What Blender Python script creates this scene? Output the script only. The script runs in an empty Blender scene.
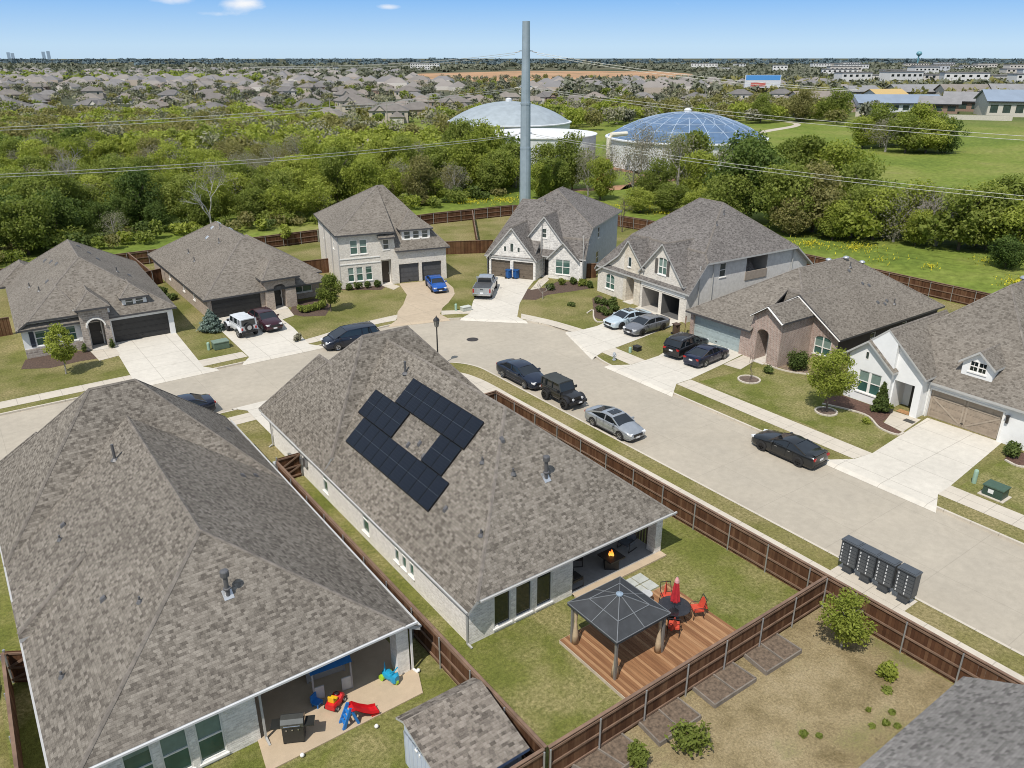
import bpy, math, random
from mathutils import Vector, Matrix
from mathutils.geometry import tessellate_polygon
random.seed(7)
R=math.radians
scene=bpy.context.scene
C=scene.collection

# ------------------------------------------------------------------ materials
def mat(name,rough=.7,metal=0.0,spec=.5):
    m=bpy.data.materials.new(name); m.use_nodes=True
    nt=m.node_tree; b=nt.nodes['Principled BSDF']
    b.inputs['Roughness'].default_value=rough; b.inputs['Metallic'].default_value=metal
    b.inputs['Specular IOR Level'].default_value=spec
    return m,nt,b
def N(nt,t,**k):
    n=nt.nodes.new(t)
    for a,v in k.items():
        if a in n.inputs: n.inputs[a].default_value=v
        else: setattr(n,a,v)
    return n
def noise(nt,vec,scale,detail=3,rough=.6):
    n=nt.nodes.new('ShaderNodeTexNoise'); n.inputs['Scale'].default_value=scale
    n.inputs['Detail'].default_value=detail; n.inputs['Roughness'].default_value=rough
    if vec is not None: nt.links.new(vec,n.inputs['Vector'])
    return n.outputs['Fac']
def ramp(nt,fac,stops):
    r=nt.nodes.new('ShaderNodeValToRGB'); e=r.color_ramp.elements
    while len(e)<len(stops): e.new(.5)
    for i,(p,c) in enumerate(stops):
        e[i].position=p; e[i].color=(c[0],c[1],c[2],1)
    nt.links.new(fac,r.inputs['Fac']); return r.outputs['Color']
def mix(nt,fac,a,b,mode='MIX'):
    n=nt.nodes.new('ShaderNodeMix'); n.data_type='RGBA'; n.blend_type=mode
    for sock,v in ((n.inputs[0],fac),(n.inputs[6],a),(n.inputs[7],b)):
        if isinstance(v,(int,float)): sock.default_value=v
        elif isinstance(v,tuple): sock.default_value=(v[0],v[1],v[2],1)
        else: nt.links.new(v,sock)
    return n.outputs[2]
def math_n(nt,op,a,b=0.0,clamp=False):
    n=nt.nodes.new('ShaderNodeMath'); n.operation=op; n.use_clamp=clamp
    for i,v in enumerate((a,b)):
        if isinstance(v,(int,float)): n.inputs[i].default_value=v
        else: nt.links.new(v,n.inputs[i])
    return n.outputs[0]
def pos(nt): return nt.nodes.new('ShaderNodeNewGeometry').outputs['Position']
def objco(nt): return nt.nodes.new('ShaderNodeTexCoord').outputs['Object']
def uvco(nt): return nt.nodes.new('ShaderNodeTexCoord').outputs['UV']
def bump(nt,b,h,dist=.02,st=.5):
    n=nt.nodes.new('ShaderNodeBump'); n.inputs['Distance'].default_value=dist; n.inputs['Strength'].default_value=st
    nt.links.new(h,n.inputs['Height']); nt.links.new(n.outputs['Normal'],b.inputs['Normal'])
MC={}
def plain(col,rough=.6,metal=0.0,var=.12,scale=3.0,spec=.5,key=None):
    k=(col,rough,metal,var,scale,spec)
    if k in MC: return MC[k]
    m,nt,b=mat('painted_surface',rough,metal,spec)
    f=noise(nt,objco(nt),scale,4)
    c=ramp(nt,f,[(.3,tuple(x*(1-var) for x in col)),(.7,tuple(min(1,x*(1+var)) for x in col))])
    nt.links.new(c,b.inputs['Base Color']); MC[k]=m; return m
def shingle(name,c1,c2,c3,big=.25):
    m,nt,b=mat(name,.92,0,.2)
    uv=uvco(nt)
    cols=[]
    for bw,off,of2 in ((.215,.37,2),(.125,.61,3)):
        cols=[]
    for bw,off,of2 in ((.215,.37,2),(.125,.61,3)):
        br=nt.nodes.new('ShaderNodeTexBrick'); nt.links.new(uv,br.inputs['Vector'])
        br.inputs['Scale'].default_value=1; br.inputs['Brick Width'].default_value=bw; br.inputs['Row Height'].default_value=.122
        br.inputs['Mortar Size'].default_value=0; br.inputs['Bias'].default_value=0; br.offset=off; br.offset_frequency=of2
        br.inputs['Color1'].default_value=(0,0,0,1); br.inputs['Color2'].default_value=(1,1,1,1); cols.append(br.outputs['Color'])
    v=mix(nt,.4,cols[0],cols[1])
    jit=noise(nt,uv,11,3,.7)
    v=math_n(nt,'ADD',math_n(nt,'MULTIPLY',v,.92),math_n(nt,'MULTIPLY',math_n(nt,'SUBTRACT',jit,.45),.42))
    col=ramp(nt,v,[(.12,c1),(.42,c2),(.85,c3)])
    n1=noise(nt,uv,.16,4,.55); n2=noise(nt,uv,22,3)
    col=mix(nt,1.0,col,ramp(nt,n1,[(.3,(1-big,)*3),(.7,(1+big*.5,)*3)]),'MULTIPLY')
    col=mix(nt,1.0,col,ramp(nt,n2,[(.25,(.8,)*3),(.75,(1.18,)*3)]),'MULTIPLY')
    sx=nt.nodes.new('ShaderNodeSeparateXYZ'); nt.links.new(uv,sx.inputs[0])
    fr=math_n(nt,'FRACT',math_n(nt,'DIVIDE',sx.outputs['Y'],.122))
    col=mix(nt,1.0,col,ramp(nt,fr,[(.0,(.70,)*3),(.16,(1,)*3),(1,(1.03,)*3)]),'MULTIPLY')  # dark shadow line of each course, painted into the shingle colour
    nt.links.new(col,b.inputs['Base Color'])
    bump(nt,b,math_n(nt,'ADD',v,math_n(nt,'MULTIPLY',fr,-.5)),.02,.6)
    return m
def brick(name,c1,c2,mortar,bw=.22,rh=.075,stain=.2,ms=.012,rough=.85):
    m,nt,b=mat(name,rough,0,.3)
    uv=uvco(nt)
    br=nt.nodes.new('ShaderNodeTexBrick'); nt.links.new(uv,br.inputs['Vector'])
    br.inputs['Scale'].default_value=1; br.inputs['Brick Width'].default_value=bw; br.inputs['Row Height'].default_value=rh
    br.inputs['Mortar Size'].default_value=ms; br.inputs['Bias'].default_value=-.1
    br.inputs['Color1'].default_value=(*c1,1); br.inputs['Color2'].default_value=(*c2,1); br.inputs['Mortar'].default_value=(*mortar,1)
    n1=noise(nt,uv,.9,4); n2=noise(nt,uv,6,3)
    col=mix(nt,1.0,br.outputs['Color'],ramp(nt,n1,[(.3,(1-stain,)*3),(.7,(1,)*3)]),'MULTIPLY')
    col=mix(nt,1.0,col,ramp(nt,n2,[(.3,(.85,)*3),(.7,(1.08,)*3)]),'MULTIPLY')
    nt.links.new(col,b.inputs['Base Color'])
    bump(nt,b,math_n(nt,'SUBTRACT',n2,math_n(nt,'MULTIPLY',br.outputs['Fac'],.8)),.015,.6)
    return m
def grassmat(name,cols,scale=1.0,dry=None,dryscale=.12,drylo=.45,dryhi=.62):
    m,nt,b=mat(name,.95,0,.1)
    p=pos(nt)
    a=noise(nt,p,.35*scale,5,.65); d=noise(nt,p,6*scale,4,.7); e=noise(nt,p,28*scale,2,.7)
    col=ramp(nt,a,[(.3,cols[0]),(.5,cols[1]),(.72,cols[2])])
    if dry is not None:
        dn=noise(nt,p,dryscale,5,.6)
        f=ramp(nt,dn,[(drylo,(0,0,0)),(dryhi,(1,1,1))])
        f2=math_n(nt,'MULTIPLY',f,ramp(nt,d,[(.3,(.3,)*3),(.65,(1,)*3)]))
        col=mix(nt,f2,col,dry)
    col=mix(nt,1.0,col,ramp(nt,d,[(.25,(.55,)*3),(.75,(1.35,)*3)]),'MULTIPLY')
    col=mix(nt,1.0,col,ramp(nt,e,[(.2,(.55,)*3),(.8,(1.4,)*3)]),'MULTIPLY')
    nt.links.new(col,b.inputs['Base Color'])
    bump(nt,b,math_n(nt,'ADD',math_n(nt,'MULTIPLY',e,.6),d),.06,.9)
    return m
def concrete(name,col,stain=.15,joint=None,tint=None,jf=.5):
    m,nt,b=mat(name,.85,0,.3)
    p=pos(nt)
    a=noise(nt,p,.22,6,.65); d=noise(nt,p,2.2,5,.7); e=noise(nt,p,30,2)
    base=ramp(nt,a,[(.3,tuple(x*(1-stain) for x in col)),(.7,col)])
    if tint is not None:
        t=noise(nt,p,.09,4); base=mix(nt,ramp(nt,t,[(.45,(0,0,0)),(.65,(.7,)*3)]),base,tint)
    base=mix(nt,1.0,base,ramp(nt,d,[(.25,(1-stain*.9,)*3),(.7,(1.03,)*3)]),'MULTIPLY')
    base=mix(nt,1.0,base,ramp(nt,e,[(.2,(.92,)*3),(.8,(1.06,)*3)]),'MULTIPLY')
    sp=noise(nt,p,.8,2,.5); base=mix(nt,1.0,base,ramp(nt,sp,[(.70,(1,1,1)),(.80,(.86,.85,.84))]),'MULTIPLY')
    if joint:
        br=nt.nodes.new('ShaderNodeTexBrick'); nt.links.new(p,br.inputs['Vector'])
        br.offset=0; br.inputs['Scale'].default_value=1; br.inputs['Brick Width'].default_value=joint; br.inputs['Row Height'].default_value=joint
        br.inputs['Mortar Size'].default_value=.025; br.inputs['Mortar Smooth'].default_value=.4
        base=mix(nt,math_n(nt,'MULTIPLY',br.outputs['Fac'],jf),base,(.2,.18,.15))
    nt.links.new(base,b.inputs['Base Color'])
    bump(nt,b,e,.01,.3)
    return m
def glassmat(name,col,rough=.06):
    m,nt,b=mat(name,rough,0,.8)
    f=noise(nt,objco(nt),.8,2)
    nt.links.new(ramp(nt,f,[(.3,tuple(x*.7 for x in col)),(.7,tuple(x*1.25 for x in col))]),b.inputs['Base Color'])
    return m
def carpaint(col,metal=.3,rough=.28):
    k=('car',col,metal)
    if k in MC: return MC[k]
    m,nt,b=mat('car_paint',rough,metal,.5)
    b.inputs['Coat Weight'].default_value=.6; b.inputs['Coat Roughness'].default_value=.05
    f=noise(nt,objco(nt),2.5,3)
    nt.links.new(ramp(nt,f,[(.3,tuple(x*.9 for x in col)),(.7,tuple(x*1.08 for x in col))]),b.inputs['Base Color'])
    MC[k]=m; return m

# ------------------------------------------------------------------ mesh helper
class MB:
    def __init__(s): s.v=[]; s.f=[]; s.m=[]; s.uv=[]
    def face(s,pts,mi=0,uv=None):
        k=len(s.v); s.v.extend([tuple(p) for p in pts]); s.f.append(tuple(range(k,k+len(pts)))); s.m.append(mi)
        if uv is None:
            a=Vector(pts[0]); n=Vector((0,0,0))
            for i in range(1,len(pts)-1): n+=(Vector(pts[i])-a).cross(Vector(pts[i+1])-a)
            if n.length<1e-9: uv=[(0,0)]*len(pts)
            else:
                n.normalize()
                if abs(n.z)>.99: uv=[(p[0],p[1]) for p in pts]
                else:
                    h=Vector((0,0,1)).cross(n).normalized(); w=n.cross(h)
                    uv=[(h.dot(Vector(p)),w.dot(Vector(p))) for p in pts]
        s.uv.extend(uv)
    def box(s,c,d,mi=0,rz=0.0,taper=1.0,rx=0.0):
        hx,hy,hz=d[0]/2,d[1]/2,d[2]/2; t=taper
        P=[(-hx,-hy,-hz),(hx,-hy,-hz),(hx,hy,-hz),(-hx,hy,-hz),(-hx*t,-hy*t,hz),(hx*t,-hy*t,hz),(hx*t,hy*t,hz),(-hx*t,hy*t,hz)]
        M=Matrix.Translation(c)@Matrix.Rotation(rz,4,'Z')@Matrix.Rotation(rx,4,'X')
        P=[M@Vector(p) for p in P]
        for q in ((0,3,2,1),(4,5,6,7),(0,1,5,4),(1,2,6,5),(2,3,7,6),(3,0,4,7)): s.face([P[i] for i in q],mi)
        return s
    def bar(s,a,b,w,h=None,mi=0,up=(0,0,1)):
        a=Vector(a);b=Vector(b); d=(b-a); L=d.length
        if L<1e-6: return s
        d.normalize(); up=Vector(up)
        if abs(d.dot(up))>.98: up=Vector((1,0,0))
        x=d.cross(up).normalized(); y=x.cross(d); h=h or w
        A=[a+x*(sx*w/2)+y*(sy*h/2) for sx,sy in ((-1,-1),(1,-1),(1,1),(-1,1))]
        B=[p+d*L for p in A]
        s.face(A[::-1],mi); s.face(B,mi)
        for i in range(4): j=(i+1)%4; s.face([A[i],A[j],B[j],B[i]],mi)
        return s
    def tube(s,pts,rad,n=8,mi=0,caps=True):
        pts=[Vector(p) for p in pts]
        if not isinstance(rad,(list,tuple)): rad=[rad]*len(pts)
        rings=[]
        for i,p in enumerate(pts):
            d=(pts[min(i+1,len(pts)-1)]-pts[max(i-1,0)]).normalized()
            u=Vector((0,0,1)) if abs(d.z)<.95 else Vector((1,0,0))
            x=d.cross(u).normalized(); y=x.cross(d)
            rings.append([p+(x*math.cos(2*math.pi*k/n)+y*math.sin(2*math.pi*k/n))*rad[i] for k in range(n)])
        for i in range(len(rings)-1):
            for k in range(n):
                j=(k+1)%n; s.face([rings[i][k],rings[i][j],rings[i+1][j],rings[i+1][k]],mi)
        if caps: s.face(rings[0],mi); s.face(rings[-1][::-1],mi)
        return s
    def lathe(s,c,prof,n=24,mi=0):
        c=Vector(c)
        rs=[[c+Vector((r*math.cos(2*math.pi*k/n),r*math.sin(2*math.pi*k/n),z)) for k in range(n)] for r,z in prof]
        for i in range(len(rs)-1):
            for k in range(n):
                j=(k+1)%n; s.face([rs[i][k],rs[i][j],rs[i+1][j],rs[i+1][k]],mi)
        if prof[0][0]>1e-4: s.face(rs[0][::-1],mi)
        if prof[-1][0]>1e-4: s.face(rs[-1],mi)
        return s
    def prism(s,poly,z0,z1,mi=0,side=None):
        side=mi if side is None else side
        tr=tessellate_polygon([[Vector((p[0],p[1],0)) for p in poly]])
        for t in tr:
            q=[poly[i] for i in t]
            ar=(q[1][0]-q[0][0])*(q[2][1]-q[0][1])-(q[2][0]-q[0][0])*(q[1][1]-q[0][1])
            if ar<0: q=q[::-1]
            s.face([(p[0],p[1],z1) for p in q],mi)
            if z0 is not None: s.face([(p[0],p[1],z0) for p in q[::-1]],mi)
        if z0 is not None:
            n=len(poly); A=sum(poly[i][0]*poly[(i+1)%n][1]-poly[(i+1)%n][0]*poly[i][1] for i in range(n))
            pl=poly if A>0 else poly[::-1]
            for i in range(n):
                a,b=pl[i],pl[(i+1)%n]; s.face([(a[0],a[1],z0),(b[0],b[1],z0),(b[0],b[1],z1),(a[0],a[1],z1)],side)
        return s
    def build(s,name,mats,parent=None,smooth=False,loc=None,rot=None,weld=False):
        me=bpy.data.meshes.new(name); me.from_pydata(s.v,[],s.f)
        if not isinstance(mats,(list,tuple)): mats=[mats]
        for m in mats: me.materials.append(m)
        me.polygons.foreach_set('material_index',s.m)
        ul=me.uv_layers.new(name='UVMap'); ul.data.foreach_set('uv',[c for u in s.uv for c in u])
        if weld or smooth:
            import bmesh
            bm=bmesh.new(); bm.from_mesh(me); bmesh.ops.remove_doubles(bm,verts=bm.verts,dist=1e-4); bm.to_mesh(me); bm.free()
        if smooth:
            me.polygons.foreach_set('use_smooth',[True]*len(me.polygons))
            if isinstance(smooth,float):
                me.set_sharp_from_angle(angle=smooth)
        me.update()
        o=bpy.data.objects.new(name,me); C.objects.link(o)
        if parent is not None: o.parent=parent
        if loc is not None: o.location=loc
        if rot is not None: o.rotation_euler=(0,0,rot)
        return o
def tag(o,label,cat,group=None):
    o['label']=label; o['category']=cat
    if group: o['group']=group
    return o
def thing(name,label,cat,loc=(0,0,0),rz=0.0,group=None):
    o=bpy.data.objects.new(name,None); o.empty_display_size=.5; C.objects.link(o)
    o.location=loc; o.rotation_euler=(0,0,rz); tag(o,label,cat,group); return o
def copy_tree(o,parent=None):
    c=o.copy(); C.objects.link(c)
    if parent is not None: c.parent=parent
    for ch in o.children: copy_tree(ch,c)
    return c
def struct(o): o['kind']='structure'; return o

# ------------------------------------------------------------------ camera, light, sky
CAMH=24.0; YAW=R(-36.1); PITCH=math.atan(327/780)
cam=bpy.data.cameras.new('camera'); co=bpy.data.objects.new('camera',cam); C.objects.link(co)
co.location=(0,0,CAMH); co.rotation_euler=(R(90)-PITCH,0,YAW)
cam.sensor_width=36; cam.lens=780/1024*36; cam.clip_end=40000; cam.clip_start=.5
scene.camera=co
try: scene.cycles.filter_width=1.0
except Exception: pass
SUN_EL=R(56.5); sd=Vector((-.891,-.454,0)).normalized()
sv=Vector((sd.x*math.cos(SUN_EL),sd.y*math.cos(SUN_EL),math.sin(SUN_EL)))
sl=bpy.data.lights.new('sun','SUN'); sl.energy=4.5; sl.angle=R(.53); sl.color=(1,.935,.845)
so=bpy.data.objects.new('sun',sl); C.objects.link(so); so.rotation_euler=sv.to_track_quat('Z','Y').to_euler()
w=bpy.data.worlds.new('World'); scene.world=w; w.use_nodes=True; nt=w.node_tree
bg=nt.nodes['Background']; bg.inputs['Strength'].default_value=.13
sky=nt.nodes.new('ShaderNodeTexSky'); sky.sky_type='NISHITA'; sky.sun_disc=False
sky.sun_elevation=SUN_EL; sky.sun_rotation=math.atan2(sv.x,sv.y); sky.air_density=.75; sky.dust_density=.15; sky.ozone_density=2.4; sky.altitude=200
gm=nt.nodes.new('ShaderNodeGamma'); gm.inputs['Gamma'].default_value=1.0
nt.links.new(sky.outputs['Color'],gm.inputs['Color'])
# three small fair-weather clouds low in the sky (world directions)
tc=nt.nodes.new('ShaderNodeTexCoord').outputs['Generated']
def pdir(px,py):
    x=(px-512)/780; y=(py-384)/780
    dn=y*math.cos(PITCH)+math.sin(PITCH); fw=math.cos(PITCH)-y*math.sin(PITCH)
    c,s=math.cos(YAW),math.sin(YAW)
    return Vector((x*c-fw*s,x*s+fw*c,-dn)).normalized()
cn=nt.nodes.new('ShaderNodeTexNoise'); cn.inputs['Scale'].default_value=34; cn.inputs['Detail'].default_value=7; cn.inputs['Roughness'].default_value=.6
mp=nt.nodes.new('ShaderNodeMapping'); mp.inputs['Scale'].default_value=(1,1,2.4); nt.links.new(tc,mp.inputs['Vector']); nt.links.new(mp.outputs['Vector'],cn.inputs['Vector'])
tot=None
for px,py,rx,rz,amp in ((172,0,.026,.006,.8),(243,4,.026,.008,1.0),(390,7,.016,.0035,.8),(700,3,.05,.004,.35),(470,48,.06,.004,.22),(988,36,.014,.003,.3),(205,14,.06,.004,.4)):
    d=pdir(px,py); h=Vector((d.y,-d.x,0)).normalized()
    vs=nt.nodes.new('ShaderNodeVectorMath'); vs.operation='SUBTRACT'; nt.links.new(tc,vs.inputs[0]); vs.inputs[1].default_value=d
    ln=[]
    for ax,r in ((h,rx),(Vector((0,0,1)),rz)):
        q=nt.nodes.new('ShaderNodeVectorMath'); q.operation='DOT_PRODUCT'; nt.links.new(vs.outputs[0],q.inputs[0]); q.inputs[1].default_value=ax/r
        ln.append(math_n(nt,'MULTIPLY',q.outputs['Value'],q.outputs['Value']))
    g=math_n(nt,'POWER',2.718,math_n(nt,'MULTIPLY',math_n(nt,'ADD',ln[0],ln[1]),-1.0))
    g=math_n(nt,'MULTIPLY',g,amp)
    tot=g if tot is None else math_n(nt,'ADD',tot,g)
cf=math_n(nt,'MULTIPLY',math_n(nt,'SUBTRACT',math_n(nt,'ADD',tot,math_n(nt,'MULTIPLY',cn.outputs['Fac'],.9)),.86),1.5,True)
cf=math_n(nt,'MULTIPLY',cf,math_n(nt,'MULTIPLY',tot,3.0,True))
sx=nt.nodes.new('ShaderNodeSeparateXYZ'); nt.links.new(tc,sx.inputs[0])
grad=ramp(nt,sx.outputs['Z'],[(0.0,(3.7,5.2,6.8)),(.012,(3.7,5.3,7.0)),(.062,(1.6,3.65,6.9)),(.16,(2.6,3.7,5.2)),(.4,(3.75,4.4,5.4))])
skyc=mix(nt,.12,grad,gm.outputs['Color'])
nt.links.new(mix(nt,cf,skyc,(7.2,7.3,7.5)),bg.inputs['Color'])
scene.view_settings.view_transform='Standard'; scene.view_settings.look='None'; scene.view_settings.exposure=0
def G(px,py,z=0.0):
    "point of the plane at height z seen at a place of the photograph (used to survey the ground)"
    d=pdir(px,py); t=(CAMH-z)/-d.z
    return Vector((d.x*t,d.y*t,z))
# ------------------------------------------------------------------ houses
TRIMW=plain((.72,.72,.70),.5,0,.05); TRIMG=plain((.42,.42,.41),.5,0,.06); TRIML=plain((.55,.56,.57),.5,0,.06); TRIMD=plain((.06,.06,.065),.5,0,.1)
WHITEP=plain((.78,.77,.74),.5,0,.06)
PANE=glassmat('window_glass',(.035,.055,.055)); PANEG=glassmat('tinted_window_glass',(.045,.11,.095)); PANED=glassmat('dark_window_glass',(.012,.018,.02))
DARKDOOR=plain((.025,.026,.028),.45); BRONZE=plain((.05,.045,.04),.4,.3)
METAL=plain((.32,.33,.34),.35,.8,.1); PIPE=plain((.12,.12,.125),.5,.3,.1); GALV=plain((.55,.57,.59),.35,.7,.08)
def clip(poly,a,b,c):
    out=[]; n=len(poly)
    for i in range(n):
        p,q=poly[i],poly[(i+1)%n]; fp=a*p[0]+b*p[1]+c; fq=a*q[0]+b*q[1]+c
        if fp<=1e-9: out.append(p)
        if (fp<-1e-9 and fq>1e-9) or (fp>1e-9 and fq<-1e-9):
            t=fp/(fp-fq); out.append((p[0]+(q[0]-p[0])*t,p[1]+(q[1]-p[1])*t))
    return out
TH=.17
class House:
    def __init__(s,name,label,loc,rz,mats,roofmats,group='houses along the street',cat='house'):
        s.root=thing(name,label,cat,(loc[0],loc[1],0),R(rz),group)
        s.mats=mats; s.roofmats=roofmats; s.wings=[]; s.roof=MB(); s.wall=MB()
    def wing(s,fp,**pl):
        x0,x1,y0,y1=fp; P=[]
        for k,v in pl.items():
            z,m=v
            P.append({'L':(m,0,z-m*x0),'R':(-m,0,z+m*x1),'F':(0,m,z-m*y0),'G':(0,m,z-m*y0),'B':(0,-m,z+m*y1)}[k])
        s.wings.append((fp,P)); mb=s.roof
        base=[(x0,y0),(x1,y0),(x1,y1),(x0,y1)]
        H=lambda p,x,y:p[0]*x+p[1]*y+p[2]
        for i,p in enumerate(P):
            poly=base
            for j,q in enumerate(P):
                if j!=i: poly=clip(poly,p[0]-q[0],p[1]-q[1],p[2]-q[2])
                if len(poly)<3: break
            if len(poly)<3: continue
            L=math.hypot(p[0],p[1]) or 1; k=math.sqrt(1+L*L)
            gx,gy=p[0]/L,p[1]/L
            uv=[(-gy*x+gx*y,(gx*x+gy*y)*k) for x,y in poly]
            mb.face([(x,y,H(p,x,y)) for x,y in poly],0,uv)
            mb.face([(x,y,H(p,x,y)-TH) for x,y in poly[::-1]],1)
            n=len(poly)
            for a in range(n):
                A,B=poly[a],poly[(a+1)%n]
                mx,my=(A[0]+B[0])/2,(A[1]+B[1])/2
                onb=any(abs(A[t]-v)<1e-6 and abs(B[t]-v)<1e-6 for t,v in ((0,x0),(0,x1),(1,y0),(1,y1)))
                za,zb=H(p,*A),H(p,*B)
                if onb:
                    # fascia, pushed a little outwards, with a drip edge
                    mb.face([(*A,za),(*A,za-TH),(*B,zb-TH),(*B,zb)],1)
                else:
                    for j,q in enumerate(P):
                        if j>i and abs(H(q,mx,my)-H(p,mx,my))<1e-5:
                            e=Vector((B[0]-A[0],B[1]-A[1])); 
                            if e.length<.3: continue
                            e.normalize(); nn=Vector((-e.y,e.x)); wd=.09
                            for pl_ in (p,q):
                                sg=1 if H(pl_,mx+nn.x*.1,my+nn.y*.1)<=min(H(t,mx+nn.x*.1,my+nn.y*.1) for t in (p,q))+1e-9 else -1
                                o=nn*wd*sg
                                pts=[(A[0],A[1],za+.03),(B[0],B[1],zb+.03),(B[0]+o.x,B[1]+o.y,H(pl_,B[0]+o.x,B[1]+o.y)+.025),(A[0]+o.x,A[1]+o.y,H(pl_,A[0]+o.x,A[1]+o.y)+.025)]
                                if sg<0: pts=pts[::-1]
                                mb.face(pts,2)
        return s
    def top(s,x,y):
        z=None
        for (x0,x1,y0,y1),P in s.wings:
            if x0-1e-6<=x<=x1+1e-6 and y0-1e-6<=y<=y1+1e-6:
                h=min(p[0]*x+p[1]*y+p[2] for p in P); z=h if z is None else max(z,h)
        return z
    def seg(s,p0,p1,mi=0,ops=(),top=None,base=0.0,split=None):
        """wall from p0 to p1 (house on the left hand); ops = openings; split=(z,mi2): other cladding above z"""
        p0=Vector(p0);p1=Vector(p1); L=(p1-p0).length; d=(p1-p0)/L; n=Vector((-d.y,d.x)); ax=0 if abs(d.x)>abs(d.y) else 1
        def sc(c): return (c-p0[ax])/d[ax]
        O=[]
        for o in ops:
            o=dict(o); a,b=sorted((sc(o['a']),sc(o['b']))); o['s0'],o['s1']=a,b; o.setdefault('arch',0); o.setdefault('depth',.1); O.append(o)
        def P(t,dd,z): q=p0+d*t+n*dd; return (q.x,q.y,z)
        def ot(o,t):
            if not o['arch']: return o['z1']
            m=(o['s0']+o['s1'])/2; h=(o['s1']-o['s0'])/2
            return o['z1']+o['arch']*math.sqrt(max(0,1-((t-m)/h)**2))
        bp={0.0,L}
        k=max(1,int(L/.25))
        if top is None:
            for i in range(k+1): bp.add(L*i/k)
        for o in O:
            bp.add(o['s0']);bp.add(o['s1'])
            if o['arch']:
                for i in range(1,12): bp.add(o['s0']+(o['s1']-o['s0'])*i/12)
        bp=sorted(b for b in bp if -1e-6<=b<=L+1e-6); bp=[b for i,b in enumerate(bp) if i==0 or b-bp[i-1]>1e-4]
        def T(t):
            if top is not None: return top if not callable(top) else top(t)
            q=p0+d*t; z=s.top(q.x,q.y); return (z if z is not None else 2.4)-.09
        W=s.wall
        def quad(a,b,za0,zb0,za1,zb1):
            if max(za1-za0,zb1-zb0)<1e-4: return
            za1=max(za1,za0);zb1=max(zb1,zb0)
            if split:
                zs,m2=split
                if zs<=min(za0,zb0)+1e-6: m=m2
                elif zs>=max(za1,zb1)-1e-6: m=mi
                else:
                    quad2(a,b,za0,zb0,min(zs,za1),min(zs,zb1),mi); quad2(a,b,max(zs,za0),max(zs,zb0),za1,zb1,m2); return
            else: m=mi
            quad2(a,b,za0,zb0,za1,zb1,m)
        def quad2(a,b,za0,zb0,za1,zb1,m):
            W.face([P(a,0,za0),P(b,0,zb0),P(b,0,zb1),P(a,0,za1)],m,[(a,za0),(b,zb0),(b,zb1),(a,za1)])
        for a,b in zip(bp,bp[1:]):
            mid=(a+b)/2; cov=sorted([o for o in O if o['s0']<mid<o['s1']],key=lambda o:o['z0'])
            ca=cb=base; ta,tb=T(a),T(b)
            for o in cov:
                quad(a,b,ca,cb,min(o['z0'],ta),min(o['z0'],tb)); ca=ot(o,a);cb=ot(o,b)
                D=o['depth']; W.face([P(a,0,ca),P(b,0,cb),P(b,D,cb),P(a,D,ca)],o.get('rm',mi))
            quad(a,b,ca,cb,ta,tb)
        for o in O:
            D=o['depth']; a,b,z0,z1=o['s0'],o['s1'],o['z0'],o['z1']; rm=o.get('rm',mi)
            W.face([P(a,0,z0),P(a,D,z0),P(a,D,z1),P(a,0,z1)],rm); W.face([P(b,0,z0),P(b,0,z1),P(b,D,z1),P(b,D,z0)],rm)
            if z0>base+.01: W.face([P(a,0,z0),P(b,0,z0),P(b,D,z0),P(a,D,z0)],rm)
            getattr(s,'op_'+o['kind'])(o,P,d,n)
        return s
    # openings -------------------------------------------------
    def obx(s,mb,P,a,b,z0,z1,d0,d1,mi=0):
        q=[P(a,d0,z0),P(b,d0,z0),P(b,d1,z0),P(a,d1,z0),P(a,d0,z1),P(b,d0,z1),P(b,d1,z1),P(a,d1,z1)]
        for f in ((0,3,2,1),(4,5,6,7),(0,1,5,4),(1,2,6,5),(2,3,7,6),(3,0,4,7)): mb.face([q[i] for i in f],mi)
    def op_win(s,o,P,d,n):
        a,b,z0,z1,D=o['s0'],o['s1'],o['z0'],o['z1'],o['depth']; A=o['arch']
        fm=o.get('fm',WHITEP); mb=MB(); t=o.get('t',.06); d0,d1=D-.07,D-.005
        self=s
        s.obx(mb,P,a,a+t,z0,z1,d0,d1); s.obx(mb,P,b-t,b,z0,z1,d0,d1); s.obx(mb,P,a+t,b-t,z0,z0+t,d0,d1)
        if not A: s.obx(mb,P,a+t,b-t,z1-t,z1,d0,d1)
        if o.get('sill',True): s.obx(mb,P,a-.06,b+.06,z0-.09,z0-.003,-.06,D-.01)
        c=o.get('c',1); r=o.get('r',2)
        m=(a+b)/2;h=(b-a)/2
        tp=lambda t_:z1+A*math.sqrt(max(0,1-((t_-m)/h)**2))
        for i in range(1,c):
            x=a+(b-a)*i/c; w_=o.get('mull',.09)/2; s.obx(mb,P,x-w_,x+w_,z0+t,tp(x)-(0 if A else t),d0+.006,d1)
        for i in range(1,r):
            z=z0+(z1-z0)*i/r; s.obx(mb,P,a+t,b-t,z-.03,z+.03,d0+.012,d1)
        if A:
            N_=10
            for i in range(N_):
                x0=a+(b-a)*i/N_; x1=a+(b-a)*(i+1)/N_
                mb.bar(P(x0,(d0+d1)/2,tp(x0)),P(x1,(d0+d1)/2,tp(x1)),.07,.08)
        if o.get('gx'):   # fine glazing bars
            for i in range(1,o['gx']+1):
                x=a+(b-a)*i/(o['gx']+1); s.obx(mb,P,x-.012,x+.012,z0+t,z1-t,d1-.02,d1+.004)
        w_=mb.build('window',fm,s.root)
        pb=MB(); dd=D-.012
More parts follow.
